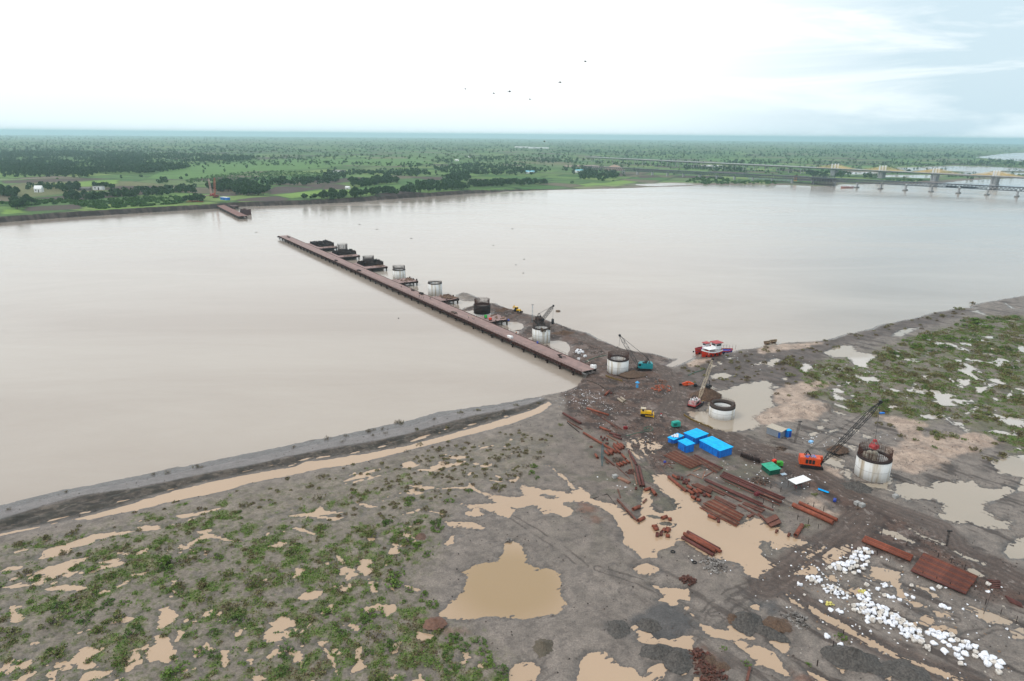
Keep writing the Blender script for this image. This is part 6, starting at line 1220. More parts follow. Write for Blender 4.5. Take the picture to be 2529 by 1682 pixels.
for k, (p, b_, rz, lab) in enumerate((
 (JW(356, 3.2, 3.37), 0, 1.0, 'person in white standing, left of three on the jetty by the machine platform'), (JW(358.5, 4.2, 3.37), 3, 4.0, 'person in white walking, middle of three on the jetty by the machine platform'), (JW(360.6, 4.0, 3.37), 0, 2.4, 'person in white standing, right of three on the jetty by the machine platform'),
 (JW(397.5, TW - 1.0, 3.37), 1, 5.0, 'person in an orange vest walking along the jetty edge beside the stained well'), (JW(294, 2.2, 3.37), 2, 1.5, 'person in dark blue, left of three on the jetty by the cluttered platform'), (JW(296.3, 2.8, 3.37), 0, .5, 'person in white, middle of three on the jetty by the cluttered platform'), (JW(298.6, 3.0, 3.37), 2, 3.5, 'person in dark blue, right of three on the jetty by the cluttered platform'), (JW(303, 5.5, 3.37), 2, 2.0, 'person in dark blue near the edge of the cluttered platform'),
 (JW(262, 4.2, 3.37), 2, 2.0, 'lone person in dark blue walking far out on the jetty'), (on('F', 1735, 1185), 0, 1.0, 'person in white with a yellow helmet beside the red and white crane'), (on('F', 1755, 1182), 2, 4.0, 'person in dark blue with a yellow helmet beside the red and white crane'))):
    o = thing('person', lab, 'person', p, rz); q = bpy.data.objects.new('body', FB[b_]); COL.objects.link(q); q.parent = o; q = bpy.data.objects.new('helmet', helm); COL.objects.link(q); q.parent = o; q.location = (.02, 0, 1.72)
mcp = on('F', 1240, 1325); mhd = at('F', 1236, 1340, 1) - at('F', 1246, 1280, 1); mrz = math.atan2(mhd.y, mhd.x)
mc = thing('motorcycle', 'white motorcycle ridden across the muddy yard', 'motorcycle', mcp, mrz)
for x in (-.65, .65): mb = MB(); mb.lathe([(.31, -.05), (.31, .05), (.22, .05), (.22, -.05)], 20, closed=True); o = mb.build('wheel', M_tyre, mc, (x, 0, .31)); o.rotation_euler = (R(90), 0, 0)
mb = MB(); mb.box((.1, 0, .78), (.5, .28, .26)); mb.box((.72, 0, .72), (.35, .3, .3)); mb.box((.62, 0, .5), (.5, .14, .1)); mb.bar((.65, 0, .31), (.5, 0, 1.0), .09); mb.box((-.1, 0, .45), (.5, .22, .3)); mb.build('body', M_white, mc); MB().box((-.4, 0, .8), (.8, .26, .12)).build('seat', M_black, mc); MB().bar((.5, -.36, 1.02), (.5, .36, 1.02), .05).build('handlebar', M_black, mc)
J = [((-.25, 0, .92), .15), ((-.22, 0, 1.15), .14), ((-.12, 0, 1.36), .17), ((-.08, 0, 1.48), .06), ((-.04, 0, 1.62), .105), ((-.03, 0, 1.69), .08), ((-.1, .2, 1.36), .07), ((.16, .3, 1.15), .05), ((.42, .3, 1.06), .04), ((.5, .3, 1.05), .045), ((-.1, -.2, 1.36), .07), ((.16, -.3, 1.15), .05), ((.42, -.3, 1.06), .04), ((.5, -.3, 1.05), .045),
     ((-.18, .12, .9), .10), ((.2, .2, .8), .08), ((.05, .2, .42), .055), ((.2, .2, .36), .045), ((-.18, -.12, .9), .10), ((.2, -.2, .8), .08), ((.05, -.2, .42), .055), ((.2, -.2, .36), .045)]
rider = figure('body', J, [(0, 1), (1, 2), (2, 3), (3, 4), (4, 5), (2, 6), (6, 7), (7, 8), (8, 9), (2, 10), (10, 11), (11, 12), (12, 13), (0, 14), (14, 15), (15, 16), (16, 17), (0, 18), (18, 19), (19, 20), (20, 21)], hm_((190, 50, 60)), C_d, (.96, 1.44))
o = thing('person', 'person in a red shirt riding the white motorcycle', 'person', mcp, mrz); q = bpy.data.objects.new('body', rider); COL.objects.link(q); q.parent = o; mb = MB(); mb.lathe([(.01, .12), (.08, .09), (.115, .03), (.10, -.06)], 12); mb.build('hair', M_black, o, (-.05, 0, 1.64))
# ------------------------------------------------------------------ pipes, beams and plates in the yard
M_pr = gm('rust_pipe', (160, 86, 62), (112, 60, 46), rough=.85, scale=.9, detail=6); M_pm = gm('maroon_rust', (124, 70, 62), (92, 54, 50), rough=.85, scale=.9); M_po = gm('orange_rust_pipe', (172, 94, 68), (132, 70, 52), rough=.85, scale=.8)
M_bm = gm('rusty_beam', (134, 84, 68), (96, 58, 48), rough=.85, scale=1.0); M_bl = gm('pale_rusty_beam', (172, 128, 104), (128, 86, 70), rough=.85, scale=.8)
def ends(c, u0, v0, u1, v1, r, el=0):
    a = at(c, u0, v0, 1.0 + r + el); b = at(c, u1, v1, 1.0 + r + el); a.z = max(hz(a.x, a.y), WL - .1) + r + el - .03; b.z = max(hz(b.x, b.y), WL - .1) + r + el - .03
    if abs(a.z - b.z) > .25 * (b - a).length: a.z = b.z = max(a.z, b.z)
    return a, b
def pipe(c, u0, v0, u1, v1, dia, lab, grp, m=None, el=0):
    a, b = ends(c, u0, v0, u1, v1, dia / 2, el); mid = (a + b) / 2; mid.z = min(a.z, b.z) - dia / 2
    return tag(MB().pipe(a - mid, b - mid, dia / 2, 14, .08).build('steel_pipe', m or M_pr, None, mid), lab, 'pipe', grp)
def upipe(c, u, v, dia, hh, lab, grp, m=None):
    p = at(c, u, v, 1.0); p.z = max(hz(p.x, p.y), WL - .1) - .1
    return tag(MB().pipe((0, 0, 0), (0, 0, hh), dia / 2, 16, .08).build('steel_pipe', m or M_pm, None, p), lab, 'pipe', grp)
def beam(c, u0, v0, u1, v1, w, lab, grp, m=None, el=0, hh=None, nm='steel_joist'):
    hh = hh or w; a, b = ends(c, u0, v0, u1, v1, hh / 2, el); mid = (a + b) / 2; mid.z = min(a.z, b.z) - hh / 2; a, b = a - mid, b - mid; z = Vector((0, 0, hh / 2 - .03)); mb = MB()
    mb.bar(a + z, b + z, w, .06); mb.bar(a - z, b - z, w, .06); mb.bar(a, b, .06, hh - .12)
    return tag(mb.build(nm, m or M_bm, None, mid), lab, 'beam', grp)
g1 = 'loose pipes at the top left of the yard'
pipe('F', 340, 1222, 604, 1306, .8, 'single orange rusty pipe beside a pair of thin channels', g1, M_po); pipe('F', 52, 1282, 268, 1408, .85, 'maroon rusty pipe lying farthest left in the yard', g1, M_pm)
for q in ((590, 62, 1330, 495), (600, 40, 1238, 490), (700, 110, 948, 214)): beam('Y', *q, .32, 'long thin rusty channel beside the single orange pipe', 'thin channels beside the orange pipe')
beam('Y', 12, 300, 378, 508, .3, 'thin rusty beam below the maroon pipe', g1); beam('Y', 4, 332, 300, 570, .25, 'thin dark angle iron below the maroon pipe', g1, M_darkst)
pipe('Y', 800, 450, 1055, 545, .75, 'short orange pipe lying above the pair of short maroon pipes', g1, M_po); pipe('Y', 1030, 590, 1305, 662, .72, 'short maroon pipe, rear one of a touching pair', g1, M_pm); pipe('Y', 1120, 655, 1325, 735, .78, 'short maroon pipe, front one of a touching pair', g1, M_pm)
pipe('Y', 405, 580, 1208, 1062, .85, 'very long rusty pipe pointing down at the short pipe bundle', g1)
for q in ((828, 712), (912, 735), (870, 775), (975, 770)): upipe('Y', *q, .75, .85, 'short dark pipe offcut standing on end beside the very long pipe', 'upright pipe offcuts beside the very long pipe')
pipe('Y', 940, 830, 1005, 845, .7, 'short dark pipe offcut lying under the standing offcuts', g1, M_pm); beam('Y', 960, 650, 1240, 805, .35, 'pale rusty channel beside the upright offcuts', g1, M_bl)
for q, e in (((1135, 850, 1300, 985), 0), ((1225, 838, 1372, 965), 0), ((1130, 900, 1290, 1080), 0), ((1300, 838, 1385, 912), 0), ((1215, 890, 1312, 990), .0)): pipe('Y', *q, .8, 'rusty pipe in the bundle of five beside the teal mast', 'five bundled pipes', M_pr, e)
for q in ((912, 1020, 1028, 1122), (992, 990, 1106, 1108), (1060, 1000, 1110, 1070)): pipe('Y', *q, .8, 'short rusty pipe in the row of three left of the bundle', 'row of three short pipes')
pipe('Y', 690, 1100, 745, 1195, .85, 'short rusty pipe lying alone near the foot of the teal mast', g1); pipe('Y', 1330, 1100, 1425, 1222, .75, 'short rusty pipe above the fan of four', g1)
for q in ((1205, 1330, 1302, 1388), (1275, 1310, 1372, 1370), (1355, 1290, 1445, 1335), (1440, 1250, 1515, 1308)): pipe('Y', *q, .78, 'short rusty pipe in the fan of four', 'fan of four short pipes')
pipe('Y', 1500, 1010, 1685, 1370, .8, 'long maroon pipe pointing at a pair of parallel pipes', g1, M_pm); pipe('G', 915, 755, 968, 962, .85, 'left one of two parallel maroon pipes in mid yard', g1, M_pm); pipe('G', 950, 752, 1003, 962, .85, 'right one of two parallel maroon pipes in mid yard', g1, M_pm)
beam('G', 845, 625, 928, 945, .3, 'slender pale beam beside the parallel maroon pipes', g1, M_bl); beam('Y', 900, 1175, 1152, 1378, .5, 'flat rusty beam below the three short pipes', g1); beam('Y', 942, 1278, 1010, 1335, .4, 'short rusty beam below the flat one', g1); beam('G', 700, 745, 850, 880, .18, 'thin angle iron beside the flat steel slab', g1)
upipe('G', 918, 1000, .8, .9, 'short pipe offcut standing on end below the parallel maroon pipes', g1); pipe('G', 1008, 992, 1075, 978, .95, 'short fat pipe lying across the end of the parallel pipes', g1); pipe('G', 1092, 995, 1132, 1052, .95, 'short fat pipe at the puddle edge beside the parallel pipes', g1)
tag(MB().box((0, 0, .2), (4.6, 1.3, .3)).box((.6, .1, .38), (3.2, 1.1, .06)).build('steel_plate', M_bl, None, on('G', 788, 905), R(-52)), 'flat pale rusty steel slab lying in mid yard', 'steel slab')
beam('G', 722, 995, 752, 1088, .3, 'thin rusty beam pointing into the large puddle', g1); beam('G', 715, 1105, 928, 1328, .55, 'long rusty beam running into the large puddle', g1); pipe('G', 885, 1212, 958, 1172, 1.0, 'fat short pipe standing in the puddle above the long beam', g1); pipe('G', 942, 1325, 1008, 1288, 1.0, 'fat short pipe at the foot of the long beam in the puddle', g1)
beam('G', 455, 1090, 610, 1048, .2, 'thin rusty rail at the left edge of the large puddle, upper of two', g1, M_darkst); beam('G', 612, 1052, 700, 1155, .2, 'thin rusty rail at the left edge of the large puddle, lower of two', g1, M_darkst); beam('G', 992, 1135, 1033, 1092, .5, 'short rusty plate at the puddle edge', g1)
for q in ((1195, 1296, 1250, 1276), (1265, 1306, 1300, 1304), (1095, 1385, 1145, 1378), (1112, 1412, 1160, 1408), (1240, 1445, 1280, 1412), (1238, 1480, 1285, 1488), (1240, 1402, 1285, 1412), (1205, 1440, 1226, 1410)): pipe('G', *q, 1.0, 'short pipe offcut lying in the puddle cluster', 'pipe offcuts in the puddle')
for q in ((1146, 1495), (1187, 1485)): upipe('G', *q, .95, 1.3, 'short pipe offcut standing on end in the puddle cluster', 'upright offcuts in the puddle')
# the thin pipe racks
def rack(c, A, B, C_, D, n, dia, lab, grp, m=None, el=.25, jit=.03):
    for i in range(n):
        f = i / (n - 1); j = rnd.uniform(-jit, jit); pipe(c, A[0] + (B[0] - A[0]) * f + j * 120, A[1] + (B[1] - A[1]) * f + j * 60, C_[0] + (D[0] - C_[0]) * f + j * 120, C_[1] + (D[1] - C_[1]) * f + j * 60, dia, lab, grp, (M_pr, M_bm, M_bl)[i % 3] if m is None else m, el)
rack('I', (180, 115), (315, 58), (485, 268), (620, 215), 12, .25, 'thin rusty pipe in the wide rack beside the narrow blue shed', 'wide rack of thin pipes', None, .45)
rack('I', (485, 125), (560, 112), (785, 318), (850, 275), 5, .25, 'thin rusty pipe in the narrow rack in front of the longest blue shed', 'narrow rack of thin pipes', None, .35)
pipe('I', 532, 108, 850, 268, .55, 'dark rusty pipe lying along the back of the narrow rack', g1, M_pm, .4)
for q in ((862, 305, 1560, 606), (850, 322, 1535, 618)): pipe('I', *q, .55, 'very long maroon pipe, at the back of the long pipe rows', 'long pipes at the back', M_pm, .3)
for q in ((822, 350, 1522, 655), (842, 340, 1510, 640)): pipe('I', *q, .6, 'very long maroon pipe, in the second of the long pipe rows', 'long pipes in the second row', M_pm, .3)
pipe('I', 872, 408, 1505, 688, .32, 'thin long pipe between the rows of very long pipes', g1, M_bm, .3); pipe('I', 1320, 560, 1525, 640, .3, 'thin pale pipe on top of the second long row', g1, M_bl, .9)
for q in ((652, 388, 1305, 672), (648, 398, 1290, 690), (668, 392, 1310, 700)): pipe('I', *q, .55, 'very long maroon pipe, in the front one of the long pipe rows', 'long pipes in the front row', M_pm, .3)
for q in ((690, 462, 1068, 645), (662, 475, 870, 575), (770, 585, 1005, 700), (762, 600, 1000, 725), (1030, 680, 1278, 812), (1080, 668, 1302, 765), (1095, 655, 1330, 745), (1260, 775, 1340, 850), (1300, 690, 1430, 745)): beam('I', *q, .75, 'flat rusty beam lying among the pipes in mid rack', 'flat beams among the pipes', None, 0, .3)
rack('I', (500, 452), (560, 440), (718, 548), (740, 520), 4, .45, 'short flat rusty beam in the bundle above the pale puddle', 'bundle of short beams', M_bm, .1)
rack('I', (632, 655), (745, 618), (1042, 862), (1092, 795), 8, .34, 'rusty pipe in the raised rack at the puddle', 'raised rack of pipes at the puddle', None, .55); rack('I', (588, 692), (645, 672), (1008, 908), (1042, 882), 4, .3, 'thin rusty pipe on the low side of the rack at the puddle', 'low rack of pipes at the puddle', None, .2)
pipe('I', 690, 790, 782, 828, .95, 'short pipe offcut lying in the water in front of the puddle rack', g1); upipe('I', 805, 868, .9, 1.3, 'short dark pipe offcut standing on end in front of the puddle rack', g1)
pipe('I', 236, 348, 440, 512, .95, 'long rusty pipe at the puddle edge, pointing at the offcuts', g1); pipe('I', 285, 340, 345, 378, .9, 'short rusty pipe behind the long one at the puddle edge', g1)
for q in ((348, 388), (388, 400), (432, 425), (408, 440), (440, 452)): upipe('I', *q, .9, 1.1, 'pipe offcut standing on end in the cluster beside the long pipe', 'upright offcuts beside the long pipe')
for q in ((455, 402, 478, 405), (450, 462, 508, 500), (465, 508, 530, 555), (522, 508, 580, 552), (562, 505, 622, 545), (500, 572, 545, 602), (662, 558, 715, 592), (560, 608, 602, 625)): pipe('I', *q, .9, 'short rusty pipe offcut in the heap at the puddle edge', 'heap of short pipes at the puddle edge')
for q in ((570, 588), (640, 590)): upipe('I', *q, .9, 1.1, 'pipe offcut standing on end in the heap at the puddle edge', 'upright offcuts in the heap')
for (q, e) in (((392, 1035, 752, 1240), 0), ((418, 1005, 782, 1205), 0), ((452, 972, 818, 1172), 0), ((480, 1000, 835, 1200), 0)): pipe('I', *q, .95, 'long rusty pipe in the stack of four lying alone in the puddle', 'four long pipes in the puddle', (M_pm, M_po, M_pr)[rnd.randrange(3)], e)
pipe('I', 412, 990, 770, 1190, .95, 'top pipe of the stack lying alone in the puddle', g1, M_pr, .78)
for i in range(6): beam('I', 1332 + i * 12, 850 + i * 12, 1462 + i * 10, 800 + i * 15, .75, 'short flat beam in the stack at the corner of the puddle', 'stack of short flat beams', M_bm, .1 + .22 * (i % 3), .3)
for q in ((1132, 800, 1205, 790), (1150, 815, 1190, 780)): beam('I', *q, .5, 'short scrap beam crossing another beside the puddle rack', 'crossed scrap beams')
pipe('I', 1652, 678, 2108, 882, 1.35, 'fat rusty pipe, front one of the pair on the sandy patch', g1, M_po); pipe('I', 1725, 655, 2155, 852, 1.05, 'fat rusty pipe, rear one of the pair on the sandy patch', g1, M_po); pipe('I', 1757, 912, 1682, 1022, 1.15, 'single fat pipe pointing at the puddle below the sandy patch', g1)
for q, lab in (((1468, 985), 'pipe ring standing in the puddle, left of two'), ((1606, 1030), 'pipe ring standing in the puddle, right of two')):
    p = on('I', *q, .4); tag(MB().pipe((0, -.25, .2), (0, .25, .2), .62, 18, .14).build('pipe_ring', M_bm, None, p, .8), lab, 'pipe ring', 'pipe rings in the puddle')
for q, lab in (((285, 1222), 'old tyre lying flat on the grey silt below the puddle cluster'), ((530, 1340), 'tyre half sunk in the grey silt')):
    p = on('I', *q); tag(MB().lathe([(.62, 0), (.62, .22), (.38, .22), (.38, 0)], 20, closed=True).build('tyre', gm('muddy_tyre', (110, 98, 90), (84, 74, 68)) if False else M_tyre, None, p), lab, 'tyre')
tag(MB().lathe([(.62, 0), (.62, .22), (.38, .22), (.38, 0)], 20, closed=True).build('tyre', M_bm, None, on('Y', 590, 935)), 'rusty ring lying alone on the mud left of the very long pipe', 'ring')
for i in range(4): pipe('J', 766 - i * 9, 246 + i * 12, 1206 - i * 7, 430 + i * 13, .62, 'long rusty pipe in the row of four beside the big pipe raft', 'row of four long pipes', (M_po, M_pr)[i % 2], .25)
NRF = 16
for i in range(NRF):
    f = i / (NRF - 1); e = rnd.uniform(-6, 6); pipe('J', 1302 - 114 * f, 405 + 152 * f, 1800 - 110 * f + e, 615 + 155 * f + e * .4, .54, 'long rusty pipe in the wide raft of pipes laid side by side', 'raft of pipes', (M_bm, M_pr, M_bm, M_pm)[i % 4], .45)
for f in (.12, .5, .88):
    a = on('J', 1302 + 498 * f, 412 + 208 * f); b = on('J', 1188 + 502 * f, 562 + 208 * f); tag(MB().bar(Vector((0, 0, .28)), b - a + Vector((0, 0, .28)), .35, .4).build('timber_bearer', M_brown, None, a), 'timber bearer under the wide raft of pipes', 'timber', 'bearers under the pipe raft')
for c_, L_ in (('J', ((1290, 612), (1415, 665), (1540, 715), (1435, 440), (1555, 490), (1680, 545), (915, 232), (1030, 285), (1145, 335), (770, 358), (877, 418), (990, 480), (145, 92), (245, 130), (335, 175), (2012, 955), (2155, 1025), (1870, 870), (565, 1150), (470, 1260), (325, 1435))), ('I', ((1398, 495), (1512, 530), (1885, 705), (2000, 752), (1315, 660), (1420, 720))), ('K', ((2232, 1045),))):
    for q in L_: tag(MB().bar((0, 0, -.3), (rnd.uniform(-.06, .06), 0, 1.5), .13).build('stake', M_darkst, None, on(c_, *q), rnd.random()), 'short rusty stake driven into the mud around the pipe racks', 'stake', 'rusty stakes around the racks')
for k in range(5): beam('J', 1885 + k * 8, 645 + k * 17, 2008, 652 + k * 17, .22, 'thin rusty rail in the small stack at the right edge, upper one', 'upper small stack of rails', M_pm, .1)
for k in range(5): beam('J', 2052 + k * 10, 790 + k * 13, 2200 + k * 4, 860 + k * 9, .22, 'thin rusty rail in the small stack at the right edge, lower one', 'lower small stack of rails', M_pm, .1)
beam('K', 1580, 1060, 1550, 1190, .5, 'rusty beam on edge at the bottom of the picture', g1); pipe('F', 612, 1012, 560, 1062, .95, 'single rusty pipe offcut in the brown mud near the jetty', g1); upipe('F', 635, 1045, .8, .7, 'broken pipe offcut beside the single one near the jetty', g1)
for q, lab in (((718, 1105, 785, 1155), 'pale concrete pipe, front one of two'), ((755, 1095, 810, 1135), 'pale concrete pipe, rear one of two')): pipe('F', *q, .95, lab, 'pale concrete pipes', gm('pale_concrete_pipe', (196, 180, 160), (160, 146, 130)))
for q in ((490, 265, 610, 215, ), (520, 300, 600, 260), (620, 385, 650, 300), (650, 360, 745, 305), (450, 352, 488, 330), (500, 335, 600, 382), (130, 165, 285, 265), (180, 210, 310, 210), (175, 240, 215, 215), (1215, 395, 1285, 455), (1290, 390, 1340, 460), (1250, 405, 1300, 440)): beam('I', *q, .35, 'loose rusty offcut beam between the racks', 'loose offcut beams', (M_bl, M_bm)[rnd.randrange(2)], 0, .2)
tag(MB().box((0, 0, .4), (1.5, 1.0, .8)).box((.2, 0, .9), (.7, .6, .2)).build('steel_box', gm('crimson_paint', (130, 40, 50), (100, 32, 40)), None, on('I', 1238, 592, .6), .5), 'crimson steel box lying on the long pipes', 'box'); tag(MB().box((0, 0, .45), (1.3, .9, .9)).box((0, 0, .95), (.9, .7, .12)).build('steel_box', gm('dark_red_paint', (140, 26, 34), (106, 22, 28)), None, on('Y', 1415, 490), .3), 'dark red box at the end of the thin channels', 'box')
tag(MB().box((0, 0, .3), (.7, .5, .6)).box((0, 0, .65), (.5, .4, .1)).build('crate', M_blue, None, on('I', 192, 205), .3), 'small blue box on the loose beams beside the wide rack', 'box')
# dark sheet piles stacked on edge
for i in range(15):
    f = i / 14; p = on('H', 42 + 195 * f, 815 + 68 * f); mb = MB(); mb.extrude([(-.55, 0), (-.35, 0), (-.2, .3), (.2, .3), (.35, 0), (.55, 0), (.55, .08), (.4, .08), (.25, .38), (-.25, .38), (-.4, .08), (-.55, .08)], (0, 0, 0), (.0, 0, 0), (1, 0, 0)) if False else mb.box((0, 0, .6), (.16, 1.1, 1.35 + rnd.uniform(-.2, .3))).box((.12, .5, .6), (.2, .12, 1.3)).box((.12, -.5, .6), (.2, .12, 1.3))
    tag(mb.build('sheet_pile', M_darkst, None, p, R(-20) + rnd.uniform(-.15, .15)), 'dark steel sheet pile standing on edge in the row beside the haul road', 'sheet pile', 'row of sheet piles on edge')
M_sack = gm('yellow_brown_sack', (150, 124, 70), (96, 78, 52), rough=.9, scale=2)
sk = MB().box((0, 0, .35), (.5, .5, .8), taper=.7).mesh('marker_sack', M_sack)
def row(pts, n, name, me, lab, cat, grp):
    L = [0]
    for a, b in zip(pts, pts[1:]): L.append(L[-1] + (b - a).length)
    for i in range(n):
        s = L[-1] * (i + .5) / n; k = max(j for j in range(len(L)) if L[j] <= s); k = min(k, len(pts) - 2); q = pts[k].lerp(pts[k + 1], (s - L[k]) / (L[k + 1] - L[k])); o = bpy.data.objects.new(name, me); COL.objects.link(o); o.location = (q.x + rnd.uniform(-.15, .15), q.y + rnd.uniform(-.15, .15), hz(q.x, q.y) - .08); o.rotation_euler = (rnd.uniform(-.1, .1), rnd.uniform(-.1, .1), rnd.random() * 3); tag(o, lab, cat, grp)
row(P('F 1520,1315 1560,1345 1640,1385 1750,1430 1870,1480'), 30, 'kerb_sack', sk, 'yellow brown sack in the edging row along the road by the grey green pool', 'sack', 'sacks edging the pool road')
row(P('F 565,840 640,865 700,885 775,908'), 18, 'kerb_sack', sk, 'yellow brown sack in the edging row below the white well at the jetty end', 'sack', 'sacks edging the well by the jetty')
stn = MB().box((0, 0, .2), (.6, .5, .5), taper=.6).mesh('boulder', gm('edge_stone', (110, 98, 90), (78, 68, 64), rough=.95)); row(P('F 340,890 430,920 520,965 600,1020 690,1060'), 34, 'boulder', stn, 'dark edging stone in the row dividing the mud near the jetty end', 'stone', 'edging stones near the jetty')
# ------------------------------------------------------------------ gravel and earth heaps
def heap(c, u, v, r, hh, m, lab, sx=1.0, sy=1.0, rz=0.0, nm='gravel_heap', cat='heap'):
    p = on(c, u, v, -.1); n = 40; mb = MB(); K = 12; ph = rnd.uniform(0, 6)
    for j in range(K):
        f = j / (K - 1); rr_ = r * (1 - f) + .01; z = 1.35 * hh * (f ** 1.25)
        for i in range(n): a = 6.2832 * i / n; k = 1 + .13 * math.sin(2 * a + ph) + .05 * math.sin(5 * a + 2 * ph) + .03 * math.sin(9 * a + ph + 3 * f) + rnd.uniform(-.07, .07); mb.v.append((rr_ * k * math.cos(a) * sx, rr_ * k * math.sin(a) * sy, z + (rnd.uniform(-.11, .11) * hh if 0 < j < K - 1 else -.15 * (j == 0))))
    for j in range(K - 1):
        for i in range(n): mb.f.append((j * n + i, j * n + (i + 1) % n, (j + 1) * n + (i + 1) % n, (j + 1) * n + i)); mb.sm.append(True)
    return tag(mb.build(nm, m, None, p, rz), lab, cat)
M_grav = gm('dark_gravel', (112, 107, 102), (66, 63, 61), rough=.95, scale=2.2, bump=.08, detail=6); M_brn = gm('brown_spoil', (120, 96, 78), (84, 66, 54), rough=.95, scale=2.5, bump=.06)
heap('K', 300, 690, 3.0, .9, M_grav, 'small dark gravel heap at the left end of the gravel patch'); heap('K', 620, 640, 2.6, .8, M_grav, 'low dark gravel heap above the winding puddle', 1.3, .8, R(-15)); heap('K', 1560, 620, 3.9, 1.9, M_grav, 'smooth steep dark gravel heap below the ruts', 1.1, .9); heap('K', 1750, 715, 3.0, 1.1, M_grav, 'gravel tail running off the steep dark heap', 1.4, .7, R(-35)); heap('K', 685, 905, 3.3, 1.2, M_grav, 'dark gravel heap below the winding puddle, left of two', 1.2, .8); heap('K', 890, 985, 3.5, 1.5, M_grav, 'dark gravel heap below the winding puddle, right of two')
heap('J', 650, 1370, 5.0, 2.2, M_grav, 'tallest dark gravel heap beside the roadside puddle', 1.15, .85, R(-20)); heap('J', 1190, 1510, 4.2, 1.0, M_grav, 'pale topped gravel heap at the bottom edge'); heap('J', 1000, 1440, 3.6, .7, M_grav, 'low dark gravel heap at the bend of the narrow stream', 1.6, .6, R(25)); heap('H', 1300, 1155, 4.0, 1.6, M_grav, 'dark gravel heap at the foot of the nearest well ring', 1.3, .8, R(-12)); heap('N', 2330, 1215, 2.6, 1.1, gm('olive_spoil', (112, 100, 84), (86, 78, 64), scale=3, bump=.05), 'round olive heap beside the small pools at the bottom')
heap('K', 1420, 585, 1.8, .8, M_brn, 'small rust brown heap left of the steep gravel heap'); heap('K', 1850, 650, 2.8, .7, M_brn, 'low rust brown heap beside the scrap pile'); heap('K', 1190, 990, 2.0, .6, M_brn, 'rust brown heap beside the scrap at the bottom, left one'); heap('K', 1300, 1050, 1.8, .6, M_brn, 'rust brown heap beside the scrap at the bottom, right one'); heap('H', 1090, 770, 3.6, 1.5, M_earth, 'dug earth heap between the orange crane and the nearest well', 1.1, .8); heap('E', 1260, 455, 5, 1.6, M_earth, 'earth heap in front of the yellow backhoe', 1.3, .7); heap('E', 2010, 735, 5, 1.3, M_earth, 'rough earth heap on the spit behind the stained well', 1.4, .7)
heap('F', 900, 830, 5.5, 1.5, M_brn, 'grey brown spoil heap beside the white well at the jetty end', 1.2, .7); heap('N', 1430, 1030, 2.3, .8, gm('red_spoil', (136, 96, 76), (108, 76, 62), scale=2, bump=.05), 'reddish earth heap at the lower left corner of the largest puddle'); heap('N', 1315, 285, 2.0, .8, gm('red_brown_spoil', (126, 94, 78), (100, 76, 64), scale=2), 'reddish earth heap among green bushes above the largest puddle')
def scrap(c, u, v, rad, n, m, lab, size=(.3, 1.2), hgt=.9, nm='scrap_heap'):
    p = on(c, u, v); mb = MB()
    for i in range(n):
        a = rnd.uniform(0, 6.28); q = rad * rnd.random() ** .6; z = hgt * (1 - q / rad) * rnd.random() + .1; M = Matrix.Rotation(rnd.uniform(0, 3.1), 3, 'Z') @ Matrix.Rotation(rnd.uniform(-.6, .6), 3, 'X'); mb.box((q * math.cos(a), q * math.sin(a), z), (rnd.uniform(*size), rnd.uniform(.1, .5), rnd.uniform(.05, .3)), M=M)
    return tag(mb.build(nm, m, None, p), lab, 'scrap heap')
M_scr = gm('rust_scrap', (112, 58, 40), (70, 44, 36), scale=1.5); M_scw = gm('pale_scrap', (180, 174, 168), (70, 60, 56), scale=.9); M_scb = gm('brown_scrap', (120, 96, 78), (66, 54, 48), scale=1.2)
for a in (('K', 980, 215, 1.8, 60, M_scr, 'tangled rust red scrap heap on the grey silt'), ('K', 2030, 610, 3.0, 90, M_scw, 'heap of pale and dark scrap beside the low brown heap'), ('K', 1090, 960, 2.6, 80, M_scr, 'rust red scrap heap beside the dark gravel at the bottom'), ('K', 1200, 1130, 3.2, 90, M_scr, 'rust red scrap strewn at the bottom edge'), ('H', 480, 735, 1.6, 40, M_scb, 'heap of timber and rubble beside the haul road'), ('F', 1250, 990, 4.5, 70, gm('orange_scrap', (196, 96, 56), (90, 60, 50), scale=.8), 'spread of orange and rusty steel scrap in the middle of the yard'), ('F', 1230, 900, 3.0, 26, M_bl, 'pale rusty plates lying above the orange scrap'), ('G', 855, 815, 1.6, 36, M_scr, 'small rusty scrap tangle beside the slender pale beam'), ('Y', 1240, 1250, 2.0, 46, M_scb, 'brown tangle of scrap above the fan of four pipes'), ('I', 1280, 410, 2.6, 40, M_scb, 'heap of broken timber behind the long pipes'), ('H', 1300, 1385, .6, 6, M_scb, 'few sticks beside the touching concrete blocks'), ('K', 1230, 70, 3.5, 120, M_scw, 'pale rubble strewn at the lower edge of the large puddle'), ('L', 1210, 1110, .8, 12, M_scw, 'small pale rubble at the tip of the largest puddle'), ('E', 1310, 495, 2.2, 30, M_scw, 'pale rubble behind the machine platform on the spit'), ('E', 1650, 580, 2.4, 40, M_scb, 'timber heap behind the stained well on the spit')): scrap(*a)
